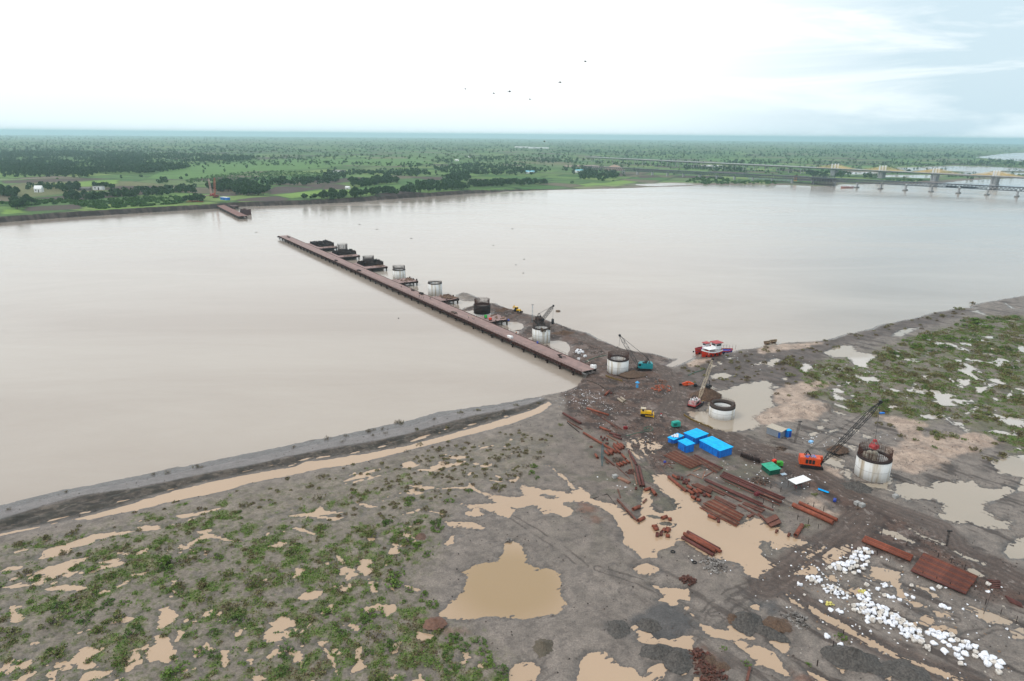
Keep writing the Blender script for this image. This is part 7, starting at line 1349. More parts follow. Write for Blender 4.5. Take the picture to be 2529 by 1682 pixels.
for k, (s_, t_, z_, n_, lab) in enumerate(((286, 7.5, .5, 26, 'dark equipment heap on the jetty deck near the cluttered platform'), (274, 7.6, .3, 12, 'flat dark scrap on the jetty deck, farther out than the equipment heap'), (341, 2.0, .3, 18, 'rusty scrap on the river side of the jetty deck'), (190, 1.5, .4, 16, 'dark scrap on the river side of the outer jetty'), (140, 1.4, .4, 14, 'dark scrap on the river side of the jetty far out'), (-12, 6, .5, 20, 'scrap at the outer end of the jetty'), (441, 5.0, .6, 10, 'dark machine standing on the jetty deck near its landward end'))):
    mb = MB()
    for i in range(n_): mb.box((rnd.uniform(-2.2, 2.2), rnd.uniform(-.9, .9), rnd.uniform(.05, z_ * 2)), (rnd.uniform(.4, 1.8), rnd.uniform(.3, .8), rnd.uniform(.1, .5)), rnd.uniform(0, .6))
    tag(mb.build('equipment_heap', M_scb if k in (2,) else M_darkst, None, JW(s_, t_, 3.4), JRZ), lab, 'equipment')
mb = MB(); mb.box((0, 0, .5), (3.2, 1.5, 1.0)); mb.box((-2.4, .4, .35), (1.2, 1.0, .7)); mb.box((1.0, .2, 1.1), (1.0, .9, .3)); tag(mb.build('white_box', M_white, None, JW(401, 2.2, 3.38), JRZ), 'pair of white boxes on the river side of the jetty near the stained well', 'box')
mb = MB(); mb.box((0, 0, .6), (1.8, 1.3, 1.2)); mb.box((1.4, .2, .8), (1.0, 1.1, 1.6)); tag(mb.build('white_machine', M_white, None, JW(460, 8.2, 3.38), JRZ), 'white machine at the landward end of the jetty', 'machine')
# ------------------------------------------------------------------ the white bulk bags
def bag_mesh(k):
    n = 20; mb = MB(); prof = [(.02, 0), (.46, .0), (.58, .18), (.62, .5), (.60, .8), (.54, .98), (.46, 1.03), (.40, .80), (.3, .45), (.02, .38)]
    if k % 3 == 2: prof = [(.02, 0), (.5, 0), (.66, .16), (.70, .4), (.58, .62), (.36, .74), (.14, .8), (.02, .78)]
    for j, (r, z) in enumerate(prof):
        for i in range(n):
            a = 6.2832 * i / n; sq = 1 / max(abs(math.cos(a)), abs(math.sin(a))) ** .55; w = 1 + .13 * math.sin(3 * a + k * 2 + z * 3) + .09 * math.sin(7 * a + k + z * 2) + rnd.uniform(-.08, .08); mb.v.append((r * sq * w * math.cos(a), r * sq * w * math.sin(a), z * (1 + .12 * math.sin(2 * a + k)) + rnd.uniform(-.03, .03) * (j > 1)))
    for j in range(len(prof) - 1):
        for i in range(n): mb.f.append((j * n + i, j * n + (i + 1) % n, (j + 1) * n + (i + 1) % n, (j + 1) * n + i)); mb.sm.append(True)
    return mb.mesh('bag_%d' % k, M_bag)
M_bag = mat('white_bag_cloth', lin(240, 242, 248), lin(206, 208, 214), rough=.75, scale=2.5, detail=5); M_bag2 = mat('muddy_bag_cloth', lin(226, 222, 216), lin(170, 160, 150), rough=.8, scale=1.6, detail=5); BAGM = [bag_mesh(k) for k in range(6)]
for k in (1, 4): BAGM[k].materials[0] = M_bag2
def bag(p, lab, grp, sc=1.0, tilt=.25, m=None):
    o = bpy.data.objects.new('bulk_bag' if sc > .7 else 'sack', m or BAGM[rnd.randrange(6)]); COL.objects.link(o); o.location = p; s = sc * rnd.uniform(.85, 1.15); o.scale = (s * .82, s * .82, s * rnd.uniform(.5, .85)); o.rotation_euler = (rnd.uniform(-tilt, tilt), rnd.uniform(-tilt, tilt), rnd.uniform(0, 6.28)); return tag(o, lab, 'bag' if sc > .7 else 'sack', grp)
def bag_field(s, n, lab, grp, sc=1.0, mind=.95, pile=0.0):
    mind *= .98; q = P(s, 1.0); xs = [p.x for p in q]; ys = [p.y for p in q]; got = []; t = 0
    while len(got) < n and t < n * 60:
        t += 1; x, y = rnd.uniform(min(xs), max(xs)), rnd.uniform(min(ys), max(ys))
        sd = polysd(q, np.array([x]), np.array([y]))[0]
        if sd > 0 or any((x - a) ** 2 + (y - b) ** 2 < (mind * sc) ** 2 for a, b in got): continue
        got.append((x, y)); bag((x, y, max(hz(x, y), WL - .15) + pile * min(-sd, 2.0) * rnd.uniform(.5, 1) - .05), lab, grp, sc, .3 + pile * .3)
bag_field('J 680,370 780,360 860,410 800,440 790,560 700,590 560,595 500,550 445,540 455,495 530,490 600,500 640,430', 40, 'white bulk bag in the upper heap between the track and the pipe raft', 'bulk bags in the upper heap', 1.0, .95, .25)
bag_field('J 230,640 300,610 370,630 365,670 290,675', 8, 'white bulk bag in the small cluster at the end of the upper ruts', 'bulk bags at the end of the ruts', 1.0, .9)
bag_field('J 365,700 430,685 540,720 620,770 630,820 560,830 480,790 400,760', 46, 'small white sack in the long low heap left of the long bag row', 'small sacks in the low heap', .55, .8, .22)
bag_field('J 650,890 740,860 830,855 900,880 990,945 1110,1005 1200,1065 1280,1125 1290,1180 1300,1240 1215,1220 1120,1165 1050,1085 900,1035 775,1035 780,965 665,940', 78, 'white bulk bag in the crowded long row beside the brown earth heap', 'bulk bags in the crowded row', 1.0, .9, .2)
bag_field('J 690,770 790,770 820,830 760,860 700,830', 9, 'white bulk bag at the head of the crowded row', 'bulk bags at the head of the row', .9, .9)
for q in ((1340, 1140), (1385, 1110), (1400, 1160), (1440, 1130), (1445, 1175), (1510, 1155), (1560, 1160), (1560, 1205), (1610, 1205), (1670, 1225), (1650, 1262), (1710, 1270), (1775, 1265), (1780, 1312), (1775, 1352), (1680, 1322), (1610, 1290), (1615, 1350), (1640, 1362), (1865, 1332), (1860, 1372), (1885, 1422), (1940, 1362), (1945, 1412), (2010, 1405), (1990, 1452), (1395, 1235), (1335, 1275), (1490, 1300), (1490, 1220), (1535, 1250), (1985, 1505), (1645, 1418), (1480, 1180), (1700, 1220), (1835, 1350), (1905, 1375)): bag(on('J', *q, -.05), 'open white bulk bag in the loose lower row at the right edge', 'open bulk bags in the lower row', 1.12, .2)
for q in ((360, 848), (450, 920), (545, 945), (160, 698), (770, 698), (950, 700), (880, 738), (950, 790), (1030, 812), (1145, 778), (1200, 812), (1190, 698), (1445, 722), (1380, 728), (1490, 890), (1540, 908), (1470, 880), (1890, 692), (1895, 758), (415, 1162), (545, 1246), (980, 800), (520, 930)): bag(on('J', *q, -.05), 'single white bag lying loose on the mud around the long rows', 'loose single bags', .95, .5)
for q in ((1510, 722), (2065, 1090), (820, 1118), (715, 1075), (210, 785), (190, 535), (330, 525), (345, 545), (300, 510), (380, 505), (1100, 525), (920, 445), (990, 475), (960, 460), (650, 325), (795, 365), (1665, 910), (650, 350), (410, 545), (570, 430), (540, 435), (600, 440), (620, 880), (1010, 700), (920, 680), (940, 710), (1360, 1300), (1500, 1330), (1680, 1420), (420, 640), (1150, 865)): bag(on('J', *q, -.05), 'small white sack lying loose on the mud', 'loose small sacks', .5, .6)
bag(on('J', 1082, 832, -.05), 'yellow bag beside the white bags', 'yellow bags', .85, .2, None).data = bag_mesh(1); bpy.data.objects[-1] if False else None
for q, lab in (((435, 870), 'pale yellow sack heap between white bags at the left row'), ((745, 745), 'pale yellow sacks on the bag column at the head of the crowded row')): scrap('J', *q, .9, 22, gm('yellow_sack', (216, 206, 110), (190, 180, 110)), lab, (.3, .6), .5, 'sack_heap')
for i in range(14): a = on('X', 230 + rnd.uniform(0, 250), 190 + rnd.uniform(-20, 40)); p = s4.location + Matrix.Rotation(s4.rotation_euler.z, 3, 'Z') @ Vector((rnd.uniform(1.0, 2.4), 0, 0)); pass
ex = Vector((math.cos(s4.rotation_euler.z), math.sin(s4.rotation_euler.z), 0)); ey = Vector((-ex.y, ex.x, 0))
for i in range(16): bag(s4.location + ex * rnd.uniform(.4, 2.2) + ey * rnd.uniform(1.2, 4.2) + Vector((0, 0, 2.0 + .12)), 'white sack piled on the roof of the low blue shed', 'sacks on the shed roof', .55, .3)
# ------------------------------------------------------------------ hoses, ropes
def hose(s, m, r, lab, nm='hose'):
    pts = [Vector((p.x, p.y, hz(p.x, p.y) + r)) for p in P(s, 1.0)]; q = []
    for i in range(len(pts) - 1):
        p0, p1, p2, p3 = pts[max(i - 1, 0)], pts[i], pts[i + 1], pts[min(i + 2, len(pts) - 1)]
        for j in range(6):
            t = j / 6; q.append(.5 * ((2 * p1) + (p2 - p0) * t + (2 * p0 - 5 * p1 + 4 * p2 - p3) * t * t + (3 * p1 - p0 - 3 * p2 + p3) * t ** 3))
    q.append(pts[-1]); mb = MB()
    for a, b in zip(q, q[1:]): a = a.copy(); b = b.copy(); a.z = hz(a.x, a.y) + r; b.z = hz(b.x, b.y) + r; mb.tube(a, b, r, 6, cap=False)
    tag(mb.build(nm, m, None), lab, nm)
M_hose = gm('green_hose', (60, 130, 104), (48, 104, 86)); hose('Y 1430,648 1560,632 1700,600 1800,580 1900,550 2030,550 2078,505 2035,452 1900,458 1862,500 1940,520 2020,490', M_hose, .09, 'green hose looped on the mud below the bulldozer'); hose('F 290,660 400,625 500,600 580,585', M_hose, .12, 'green rope running along the mud to the white well'); hose('Z 0,800 120,740 250,700 380,655', M_hose, .12, 'green rope stretched over the mud near the red workboat'); hose('G 590,130 620,150 660,190', M_rebarg, .08, 'grey cable beside the single orange pipe', 'cable')
# ------------------------------------------------------------------ things afloat and birds
mb = MB(); mb.lathe([(.02, -.3), (.7, -.1), (.9, .2), (.5, .5), (.02, .6)], 9); dbm = mb.mesh('driftwood', M_darkst)
for k, (u, v) in enumerate(((738, 496), (828, 517), (868, 528), (947, 549), (1136, 565), (1188, 610), (1207, 597), (1205, 629), (590, 535), (1180, 527))):
    o = bpy.data.objects.new('driftwood', dbm); COL.objects.link(o); o.location = at('O', u, v, 0); s = o.location.length / 900; o.scale = (1.3 * s + .4, .7, .6); o.rotation_euler.z = rnd.random() * 3; tag(o, 'dark lump of driftwood floating in mid river', 'driftwood', 'driftwood in the river')
tag(MB().lathe([(.02, -.4), (1.4, -.2), (1.5, .5), (.02, .8)], 8).build('float', M_brown, None, at('O', 1285, 717, 0)), 'brown drum float beside the boom of the dark spit crane', 'float')
def bird(lab, p, rz, bank, span=1.5):
    mb = MB(); mb.lathe([(.01, -.3), (.07, -.2), (.1, 0), (.07, .2), (.02, .32)], 8); mb.v = [(z, x, y) for x, y, z in mb.v]
    for s in (-1, 1):
        w = [(.14, s * .06, .03), (-.16, s * .06, .03), (-.20, s * span * .26, .16), (.10, s * span * .26, .16), (-.22, s * span * .5, .06), (-.12, s * span * .5, .06)]; mb.add(w, [(0, 1, 2, 3), (3, 2, 4, 5)]); mb.add([(x, y, z - .03) for x, y, z in w], [(3, 2, 1, 0), (5, 4, 2, 3)])
    mb.add([(-.28, -.03, 0), (-.28, .03, 0), (-.52, .12, .0), (-.52, -.12, 0)], [(0, 1, 2, 3)]); o = mb.build('bird', M_black, None, p); o.rotation_euler = (bank, 0, rz); tag(o, lab, 'bird', 'birds over the river')
for (u, v, Y0, rz, bk_), lab in zip(((1348, 142, 150, .6, .5), (1290, 190, 150, .5, .7), (1174, 211, 150, .5, .8), (1220, 229, 170, 2.0, .3), (1137, 215, 190, .2, .1), (1072, 205, 200, 1, .2), (1253, 326, 210, 2.2, .9), (918, 733, 200, 1.2, .5)), ('highest bird in the white sky', 'bird banking in the sky right of the group', 'bird banking in the sky, left of the lowest one', 'lowest bird in the sky, seen end on', 'small faint bird left of the banking one', 'faintest bird, farthest left in the sky', 'dark bird against the far plain just under the horizon', 'bird skimming over the brown water left of the jetty')): bird(lab, ray('O', u, v, Y0), rz, bk_, .5)
# ------------------------------------------------------------------ rubble and litter too small to count
def scatter(name, lab, pts, size, mats_, flat=.6):
    n = len(pts); s = rng.uniform(size[0], size[1], (n, 3)); s[:, 2] *= flat; a = rng.uniform(0, 6.28, n); c, d = np.cos(a), np.sin(a); base_ = np.array([(-1, -1, 0), (1, -1, 0), (1, 1, 0), (-1, 1, 0), (-.6, -.7, 1), (.7, -.6, 1), (.6, .7, 1), (-.7, .5, 1)], float) * .5
    L = base_[None] * s[:, None, :]; L[:, :, 2] *= 2; X = L[:, :, 0] * c[:, None] - L[:, :, 1] * d[:, None]; Yv = L[:, :, 0] * d[:, None] + L[:, :, 1] * c[:, None]; V = np.stack([X + pts[:, 0:1], Yv + pts[:, 1:2], L[:, :, 2] + pts[:, 2:3]], -1).reshape(-1, 3)
    F = (np.array([(4, 5, 6, 7), (0, 1, 5, 4), (1, 2, 6, 5), (2, 3, 7, 6), (3, 0, 4, 7)])[None] + (np.arange(n) * 8)[:, None, None]).reshape(-1, 4); o = np_mesh(name, V, F, mats_, matidx=np.repeat(rng.integers(0, len(mats_), n), 5)); return tag(o, lab, kind='stuff')
def pick(wt, n):
    w = wt * RR.ravel() ** 2; w = np.where(h > WL + .01, w, 0) ; w = np.where(land > 1, w, 0); i = rng.choice(NG, n, p=w / w.sum()); r = RR.ravel()[i]
    x = gx[i] + rng.uniform(-.5, .5, n) * r * .0022; y = gy[i] + rng.uniform(-.5, .5, n) * r * .003; return np.stack([x, y, h[i] - .03], 1), i
pts, _ = pick(mD * sstep(.45, .7, fbm(gx / 7, gy / 7, 301, 3)) * (1 - roadm) + .02 * (1 - mL) * (1 - mR), 9000); scatter('rubble', 'brown clods and broken stone strewn over the yard', pts, (.10, .42), [gm('clod', (92, 78, 70), (72, 60, 54)), gm('stone_grey', (112, 102, 96), (90, 82, 76)), gm('clod_dark', (66, 54, 50), (52, 44, 40))])
litw = np.full(NG, .0)
for s, rad, k in (('F 230,1040', 9, 1), ('F 420,1130', 9, .6), ('G 300,40', 12, .5), ('F 600,1180', 10, .4), ('G 600,260', 8, .5), ('G 760,900', 6, .5), ('I 1240,380', 9, .6), ('H 700,1100', 9, .5), ('H 480,1330', 3, 1), ('J 700,900', 22, .5), ('J 300,560', 14, .5), ('J 1500,1250', 20, .4), ('K 1240,80', 6, .8), ('G 1100,440', 7, .4), ('F 1250,1000', 9, .6), ('F 1000,850', 10, .5), ('H 850,640', 8, .7), ('G 780,960', 4, 1), ('I 900,300', 14, .4), ('Z 1300,430', 16, .5), ('R 700,720', 18, .5), ('R 1000,850', 20, .4), ('E 2200,960', 8, .5), ('H 1500,640', 10, .3), ('J 1750,800', 12, .5)):
    c_ = P(s, 1.0)[0]; litw += k * np.exp(-((gx - c_.x) ** 2 + (gy - c_.y) ** 2) / (2 * (rad * .6) ** 2))
pts, _ = pick(litw ** 1.5 + .004 * mD, 1000); scatter('litter', 'scraps of white sacking, foam and timber strewn over the yard', pts, (.10, .55), [M_cloth, gm('pale_litter', (214, 204, 190), (186, 176, 164)), gm('timber_litter', (170, 134, 98), (130, 98, 72)), M_cloth], .3)
# ------------------------------------------------------------------ scrub: single bushes, and the creeping growth between them
M_bg = gm('bright_shrub_leaf', (92, 128, 54), (132, 154, 78), rough=.8, scale=1.5, obj_coord=False, spec=.2); M_og = gm('olive_shrub_leaf', (120, 122, 76), (152, 146, 102), rough=.8, scale=1.5, obj_coord=False, spec=.2); M_tw = gm('dry_twigs', (130, 110, 84), (98, 82, 62), rough=.9, scale=1.5, obj_coord=False); M_gg = gm('deep_shrub_leaf', (80, 112, 54), (112, 134, 72), rough=.8, scale=1.2, obj_coord=False, spec=.2)
def shrub_mesh(kind, k):
    L = []
    for j in range(11): a = j * 2.4 + k; q = rng.uniform(.1, 1.25); L.append(((q * math.cos(a), q * math.sin(a), rng.uniform(.12, .62) * (1.25 - .6 * q)), (rng.uniform(.14, .40),) * 2 + (rng.uniform(.12, .34),)))
    V = leaf_cloud({'twig': 170, 'mix': 300}.get(kind, 380), L, .15 if kind != 'twig' else .13, 1.0); n = len(V) // 4
    me = cloud_mesh('shrub', V, {'green': M_bg, 'deep': M_gg, 'olive': M_og, 'twig': M_tw, 'mix': M_og}[kind])
    if kind == 'mix': me.materials.append(M_tw); me.polygons.foreach_set('material_index', (rng.random(n) < .4).astype(np.int32))
    if kind == 'olive': me.materials.append(M_bg); me.polygons.foreach_set('material_index', (rng.random(n) < .25).astype(np.int32))
    if kind == 'twig': me.materials.append(M_og); me.polygons.foreach_set('material_index', (rng.random(n) < .3).astype(np.int32))
    return me
SM = {kd: [shrub_mesh(kd, k) for k in range(3)] for kd in ('green', 'deep', 'olive', 'twig', 'mix')}
stem = MB()
for j in range(6): stem.bar((.05 * math.cos(j), .05 * math.sin(j), -.15), (.45 * math.cos(j * 1.05), .45 * math.sin(j * 1.05), .6), .05)
stem = stem.mesh('stems', M_bark)
cand = []
def want(c, u, v, r, kd, hs=1.0): p = on(c, u, v); cand.append((p.x, p.y, p.z, r, kd, hs, True))
for a in (('M', 1400, 520, 2.9, 'green', 1.1), ('M', 1370, 560, 2.0, 'deep'), ('M', 1550, 500, 2.0, 'mix'), ('M', 1420, 590, 1.6, 'green', .6), ('M', 1815, 450, 1.5, 'green'), ('M', 900, 850, 2.2, 'deep', .6), ('M', 1040, 840, 1.5, 'green', .6), ('M', 760, 560, 1.9, 'green', .5), ('M', 480, 880, 2.2, 'deep', .6), ('M', 720, 980, 2.4, 'deep', .6), ('M', 580, 930, 2.0, 'green', .5), ('M', 90, 1100, 2.4, 'olive'), ('M', 430, 1010, 2.3, 'olive'), ('M', 980, 960, 2.2, 'olive'), ('M', 1080, 1110, 2.1, 'deep'), ('M', 820, 1080, 2.0, 'olive'), ('M', 1980, 980, 1.9, 'deep'), ('M', 1680, 830, 1.9, 'olive'), ('M', 1690, 710, 2.0, 'mix'), ('M', 1890, 620, 2.0, 'olive'), ('M', 2110, 680, 2.2, 'olive'), ('M', 900, 630, 1.6, 'olive'), ('M', 1500, 700, 1.6, 'mix'), ('M', 1800, 1090, 1.7, 'deep', .7), ('M', 1660, 1240, 1.5, 'green', .7), ('M', 480, 1270, 2.3, 'olive'), ('M', 1400, 1430, 2.2, 'green', .6), ('M', 1750, 1270, 1.8, 'deep', .7), ('M', 1500, 1380, 1.8, 'green', .5), ('M', 1900, 900, 2.0, 'mix'), ('M', 540, 430, 1.7, 'mix'), ('M', 210, 590, 1.7, 'mix'), ('M', 165, 355, 1.8, 'mix'), ('M', 600, 260, 1.6, 'mix'), ('M', 380, 300, 1.5, 'mix'), ('M', 1390, 210, .5, 'twig'),
 ('L', 1500, 260, 1.5, 'green'), ('L', 1480, 330, 1.6, 'green', .8), ('L', 1535, 390, 1.1, 'deep'), ('L', 1575, 90, 1.3, 'mix'), ('L', 1540, 150, 1.5, 'twig'), ('L', 1430, 250, 1.6, 'twig'), ('L', 1235, 360, 1.5, 'twig'), ('L', 1060, 520, 2.0, 'mix'), ('L', 1140, 490, 1.2, 'olive'), ('L', 750, 545, 1.2, 'green'), ('L', 355, 350, 1.6, 'mix'), ('L', 400, 50, 1.8, 'mix'), ('L', 510, 660, 1.7, 'green', .6), ('L', 360, 920, 2.0, 'deep'), ('L', 380, 970, 2.0, 'green'), ('L', 150, 890, 1.6, 'deep'), ('L', 460, 830, 1.3, 'mix'), ('L', 350, 540, 1.3, 'twig'), ('L', 130, 510, 1.3, 'twig'), ('L', 60, 640, 1.7, 'green'), ('L', 30, 700, 1.4, 'green'), ('L', 230, 740, 1.3, 'mix'), ('L', 40, 1110, 1.7, 'green'), ('L', 140, 1180, 1.6, 'green'), ('L', 260, 1280, 1.4, 'green'), ('L', 690, 365, 1.0, 'twig'), ('L', 245, 235, 1.1, 'twig'), ('L', 770, 180, .9, 'twig'), ('L', 1085, 185, .9, 'twig'), ('L', 960, 215, .8, 'twig'), ('L', 1200, 140, 1.4, 'twig'), ('L', 1340, 340, 1.3, 'twig'), ('L', 930, 345, 1.4, 'twig'), ('L', 460, 200, 1.5, 'twig'), ('L', 1420, 40, 1.1, 'twig'), ('L', 30, 80, 1.2, 'twig'), ('L', 1050, 240, 1.1, 'twig'),
 ('N', 1030, 170, 1.7, 'deep'), ('N', 890, 270, 1.8, 'olive'), ('N', 785, 240, 1.6, 'olive'), ('N', 1290, 165, 1.5, 'olive'), ('N', 1185, 345, 1.5, 'olive'), ('N', 860, 370, 1.5, 'olive'), ('N', 1085, 690, 2.5, 'green', .8), ('N', 1110, 610, 2.0, 'green', .8), ('N', 1390, 870, 1.8, 'green', .8), ('N', 1345, 775, 1.3, 'green'), ('N', 1210, 730, 1.2, 'green'), ('N', 900, 930, 2.6, 'green', .6), ('N', 840, 980, 2.0, 'deep', .7), ('N', 540, 920, 2.3, 'green', .6), ('N', 220, 430, 1.5, 'deep'), ('N', 490, 220, 1.3, 'green'), ('N', 1600, 1130, 2.0, 'deep', .7), ('N', 1560, 1180, 1.8, 'green', .6), ('N', 1780, 1170, 1.6, 'deep', .7), ('N', 1840, 1260, 1.7, 'green', .7), ('N', 1880, 1350, 1.8, 'green', .8), ('N', 1520, 1260, 1.6, 'deep', .6), ('N', 1690, 1220, 1.6, 'deep', .6), ('N', 1590, 1390, 1.8, 'deep', .6), ('N', 2000, 1420, 1.8, 'deep', .8), ('N', 1460, 1090, 1.4, 'olive'), ('N', 930, 1130, 1.9, 'mix'), ('N', 1060, 1180, 1.8, 'deep'), ('N', 180, 1250, 2.3, 'deep', .7), ('N', 170, 1420, 2.0, 'deep', .7), ('N', 650, 1100, 1.7, 'deep', .6), ('N', 1275, 360, 1.4, 'green'), ('N', 1150, 255, 1.2, 'green'), ('N', 1080, 320, 1.2, 'green'), ('N', 950, 1470, 1.8, 'olive'), ('N', 880, 1260, 1.5, 'deep', .7),
 ('R', 1390, 430, 4.0, 'green', .8), ('R', 1310, 500, 4.0, 'green', .8), ('R', 1500, 490, 3.6, 'green', .7), ('R', 1600, 510, 3.6, 'deep', .7), ('R', 1640, 440, 4.2, 'green', .6), ('R', 1760, 435, 4.4, 'green', .6), ('R', 1860, 445, 3.0, 'deep', .7), ('R', 1470, 540, 3.0, 'deep', .7), ('R', 1580, 420, 3.2, 'green', .7), ('R', 1240, 450, 3, 'green', .6), ('R', 1760, 320, 4.6, 'green', .6), ('R', 1870, 290, 4.6, 'green', .6), ('R', 1960, 330, 4.6, 'green', .6), ('R', 1840, 345, 4.0, 'olive', .7), ('R', 1860, 265, 4.4, 'green', .5), ('R', 2040, 250, 4.0, 'deep', .6), ('R', 1130, 560, 3.0, 'deep', .8), ('R', 1230, 580, 2.4, 'mix'), ('R', 2150, 530, 3.4, 'deep', .7), ('R', 2000, 490, 2.4, 'olive'), ('R', 2200, 700, 3.2, 'deep', .7), ('R', 2150, 740, 3.0, 'olive'), ('R', 1840, 100, 3.2, 'twig', 1.0), ('R', 1710, 165, 3.2, 'olive', .8), ('R', 1560, 225, 3.0, 'mix', .7), ('R', 1425, 245, 2.6, 'mix', .7), ('R', 1490, 200, 1.6, 'twig'), ('R', 730, 390, 2.0, 'twig'), ('R', 780, 395, 1.6, 'twig'), ('R', 230, 670, 3.0, 'mix'), ('R', 200, 640, 2.4, 'mix'), ('R', 100, 660, 2.0, 'twig'), ('R', 370, 770, 2.6, 'mix'), ('R', 420, 790, 2.4, 'olive'), ('R', 640, 780, 2.6, 'mix'), ('R', 600, 700, 3.0, 'olive'), ('R', 450, 690, 2.6, 'mix'), ('R', 520, 750, 2.2, 'mix'), ('R', 700, 710, 2.6, 'mix'), ('R', 400, 950, 2.4, 'mix', .8), ('R', 350, 930, 1.8, 'twig'), ('R', 1400, 820, 2.6, 'mix'), ('R', 1180, 820, 2.4, 'mix'), ('R', 1070, 700, 2.4, 'twig'), ('R', 790, 820, 2.2, 'mix'), ('R', 1500, 1110, 2.8, 'olive', .8), ('R', 1520, 1320, 2.8, 'olive', .8), ('R', 1650, 1310, 2.6, 'olive', .7), ('R', 1480, 1280, 2.0, 'olive'), ('R', 1360, 1250, 1.8, 'olive'), ('R', 1480, 1430, 1.1, 'green'), ('R', 1190, 1310, 1.4, 'mix'), ('R', 1310, 1345, 1.2, 'olive'), ('R', 1090, 1215, 1.6, 'mix'), ('R', 990, 1195, 1.6, 'mix'), ('R', 1850, 1450, 1.8, 'mix'), ('R', 1980, 1510, 2.0, 'mix'), ('R', 2100, 1480, 2.2, 'mix'), ('R', 1760, 1345, 1.1, 'green'),
 ('O', 915, 968, 1.3, 'twig', 1.2), ('O', 925, 973, 1.0, 'mix'), ('O', 880, 986, 1.0, 'twig'), ('O', 850, 990, 1.2, 'twig'), ('O', 960, 992, 1.1, 'mix'), ('O', 1000, 965, 1.0, 'twig'), ('O', 1060, 950, 1.2, 'mix'), ('O', 1100, 945, 1.4, 'mix', .7), ('O', 1120, 965, 1.1, 'twig'), ('O', 1160, 950, 1.2, 'twig'), ('O', 1190, 935, 1.3, 'mix', .7), ('O', 1030, 985, 1.3, 'mix'), ('O', 965, 1022, 1.4, 'mix', .7), ('O', 1010, 1040, 1.2, 'twig'), ('O', 1240, 930, 1.0, 'twig'), ('Q', 1150, 478, 1.5, 'twig', 1.3), ('Q', 975, 508, 1.2, 'twig'), ('Q', 895, 514, .9, 'twig'), ('Q', 1905, 305, 1.3, 'twig', 1.3), ('Q', 2015, 292, 1.0, 'twig'), ('Q', 2145, 266, 1.2, 'twig'), ('Q', 2175, 255, .9, 'twig'), ('Q', 2170, 298, .9, 'twig'), ('Q', 2245, 286, .9, 'twig'), ('Q', 2330, 212, 1.4, 'twig', 1.6), ('Q', 1710, 360, 1.0, 'twig'), ('Q', 1995, 335, .9, 'twig'), ('Q', 50, 730, .9, 'twig'), ('Q', 385, 620, .8, 'twig'), ('Q', 1865, 665, 2.0, 'twig', 1.2), ('Q', 1420, 710, 1.5, 'mix'), ('Q', 1880, 540, 1.6, 'mix'), ('Q', 2270, 600, 1.3, 'mix'), ('Q', 2245, 815, 1.6, 'deep'), ('Q', 2155, 875, 1.9, 'olive'), ('Q', 1690, 990, 1.6, 'olive'), ('G', 110, 310, 1.3, 'olive', .6), ('K', 1540, 1020, 1.0, 'green', .7), ('K', 1320, 875, .8, 'green', .5), ('K', 2150, 1030, .8, 'green', .5), ('J', 540, 1170, 1.3, 'green', .7), ('J', 560, 1200, 1.3, 'twig', .6), ('G', 1310, 520, 1.2, 'twig'), ('I', 1900, 570, 1.3, 'olive', .6), ('J', 220, 155, 1.4, 'olive', .5)): want(*a)
# more bushes wherever the scrub is thick
def cands(wt, n, rmin, rmax, kinds):
    pts, i = pick(wt, n)
    for p in pts: cand.append((p[0], p[1], p[2], rnd.uniform(rmin, rmax), rnd.choice(kinds), rnd.uniform(.6, 1.0), False))
up = mL * (1 - ly)
cands(up * (fbm(gx / 5, gy / 5, 401, 3) > .5), 300, .4, .9, ['twig', 'twig', 'mix', 'mix', 'olive']); cands(mL * ly * (vm > .3), 600, .35, .95, ['deep', 'green', 'olive', 'mix', 'green']); cands(mR * (fbm(gx / 9, gy / 9, 403, 3) > .5), 700, 1.0, 2.6, ['olive', 'olive', 'mix', 'mix', 'deep', 'olive']); cands(mB * (1 - mR), 90, .6, 1.6, ['twig', 'mix'])
cand.sort(key=lambda c: (not c[6], math.hypot(c[0], c[1]) / c[3]))
LB = {'green': ('bright green shrub growing in the silt scrub of the near bank', 'bright green shrubs'), 'deep': ('deep green shrub growing in the silt scrub of the near bank', 'deep green shrubs'), 'olive': ('olive green shrub growing in the silt scrub of the near bank', 'olive shrubs'), 'mix': ('half dry olive and brown shrub on the near bank', 'half dry shrubs'), 'twig': ('dry brown twiggy shrub standing in the mud of the near bank', 'dry twiggy shrubs')}
first = True; restS = []
for c_ in cand:
    x, y, z, r, kd, hs, _ = c_
    if len([1]) and (n_sh if 'n_sh' in globals() else 0) < 285:
        globals()['n_sh'] = globals().get('n_sh', 0) + 1
        t_ = thing('shrub', ('largest bright green bush, standing alone in the lower left scrub' if first else LB[kd][0]), 'shrub', (x, y, z), rnd.uniform(0, 6.28), LB[kd][1]); first = False; t_.scale = (r * .85, r * .85, r * hs * .8)
        for nm_, me in (('foliage', SM[kd][rnd.randrange(3)]), ('stems', stem)): o = bpy.data.objects.new(nm_, me); COL.objects.link(o); o.parent = t_
    else: restS.append(c_)
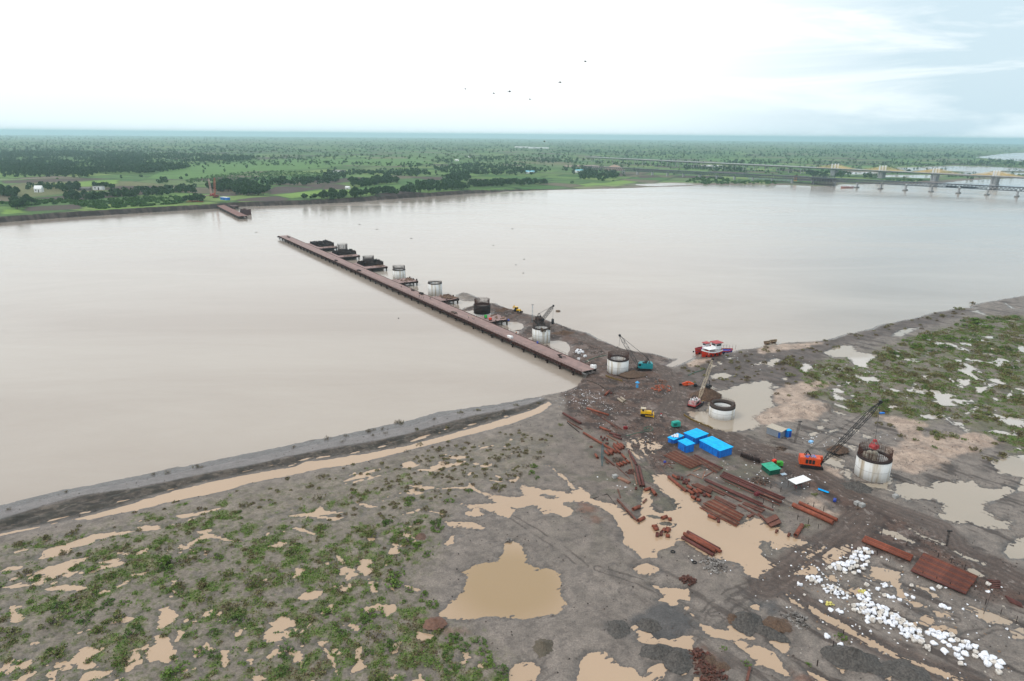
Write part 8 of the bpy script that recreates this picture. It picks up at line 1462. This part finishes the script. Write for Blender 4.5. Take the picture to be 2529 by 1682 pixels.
# the rest of the growth, one mass: bushlets and creeping tufts
VV, MI = [], []
for x, y, z, r, kd, hs, _ in restS:
    n = int(40 + 36 * r); d = rng.normal(size=(n, 3)); d /= np.linalg.norm(d, axis=1)[:, None]; d *= rng.uniform(.3, 1, (n, 1)) ** .6; d[:, 2] = np.abs(d[:, 2]); c = np.array([x, y, z]) + d * np.array([r, r, .75 * r * hs]); a = rng.normal(size=(n, 3)); a /= np.linalg.norm(a, axis=1)[:, None]; b = rng.normal(size=(n, 3)); b -= a * (a * b).sum(1)[:, None]; b /= np.linalg.norm(b, axis=1)[:, None]; q = .13 * r ** .5 * rng.uniform(.5, 1.6, (n, 1))
    VV.append(np.stack([c - a * q - b * q * .6, c + a * q - b * q * .7, c + a * q * .7 + b * q * .7, c - a * q * .8 + b * q * .6], 1).reshape(-1, 3)); m0 = {'green': 0, 'deep': 3, 'olive': 1, 'mix': 1, 'twig': 2}[kd]; mi = np.full(n, m0); mi[rng.random(n) < .25] = 2 if kd in ('mix', 'olive') else 1; MI.append(mi)
pts, i = pick(vm * (mL * (.25 + 1.3 * ly) + mR * 1.5), 95000); n = len(pts)
for rep in range(3):
    c = pts + np.stack([rng.normal(0, .22, n), rng.normal(0, .22, n), rng.uniform(.02, .28, n)], 1); a = rng.normal(size=(n, 3)); a[:, 2] *= .4; a /= np.linalg.norm(a, axis=1)[:, None]; b = rng.normal(size=(n, 3)); b -= a * (a * b).sum(1)[:, None]; b /= np.linalg.norm(b, axis=1)[:, None]; q = rng.uniform(.06, .19, (n, 1))
    VV.append(np.stack([c - a * q - b * q * .6, c + a * q - b * q * .7, c + a * q * .7 + b * q * .7, c - a * q * .8 + b * q * .6], 1).reshape(-1, 3)); k = vn2[i] + rng.normal(0, .06, n); MI.append(np.where(k > .60, 0, np.where(k > .54, 3, np.where(k > .44, 1, 2))))
V = np.concatenate(VV); n = len(V) // 4; o = np_mesh('ground_cover', V, np.arange(n * 4).reshape(n, 4), [M_bg, M_og, M_tw, M_gg], matidx=np.concatenate(MI)); tag(o, 'low creeping growth and bushlets over the silt', kind='stuff')
# ------------------------------------------------------------------ the haze that fades far things to blue
hb = MB(); hb.box((0, 14000, 13.0), (80000, 60000, 228))
hm = bpy.data.materials.new('pale_haze'); hm.use_nodes = True; t = hm.node_tree; t.nodes.remove(t.nodes['Principled BSDF'])
pv = nn(t, 'ShaderNodeVolumePrincipled', inp={'Color': (.64, .89, 1.0, 1), 'Density': 8.4e-5, 'Anisotropy': .72}); t.links.new(pv.outputs[0], t.nodes['Material Output'].inputs['Volume'])
haze = hb.build('haze', hm); tag(haze, 'pale blue haze over the plain', kind='stuff')
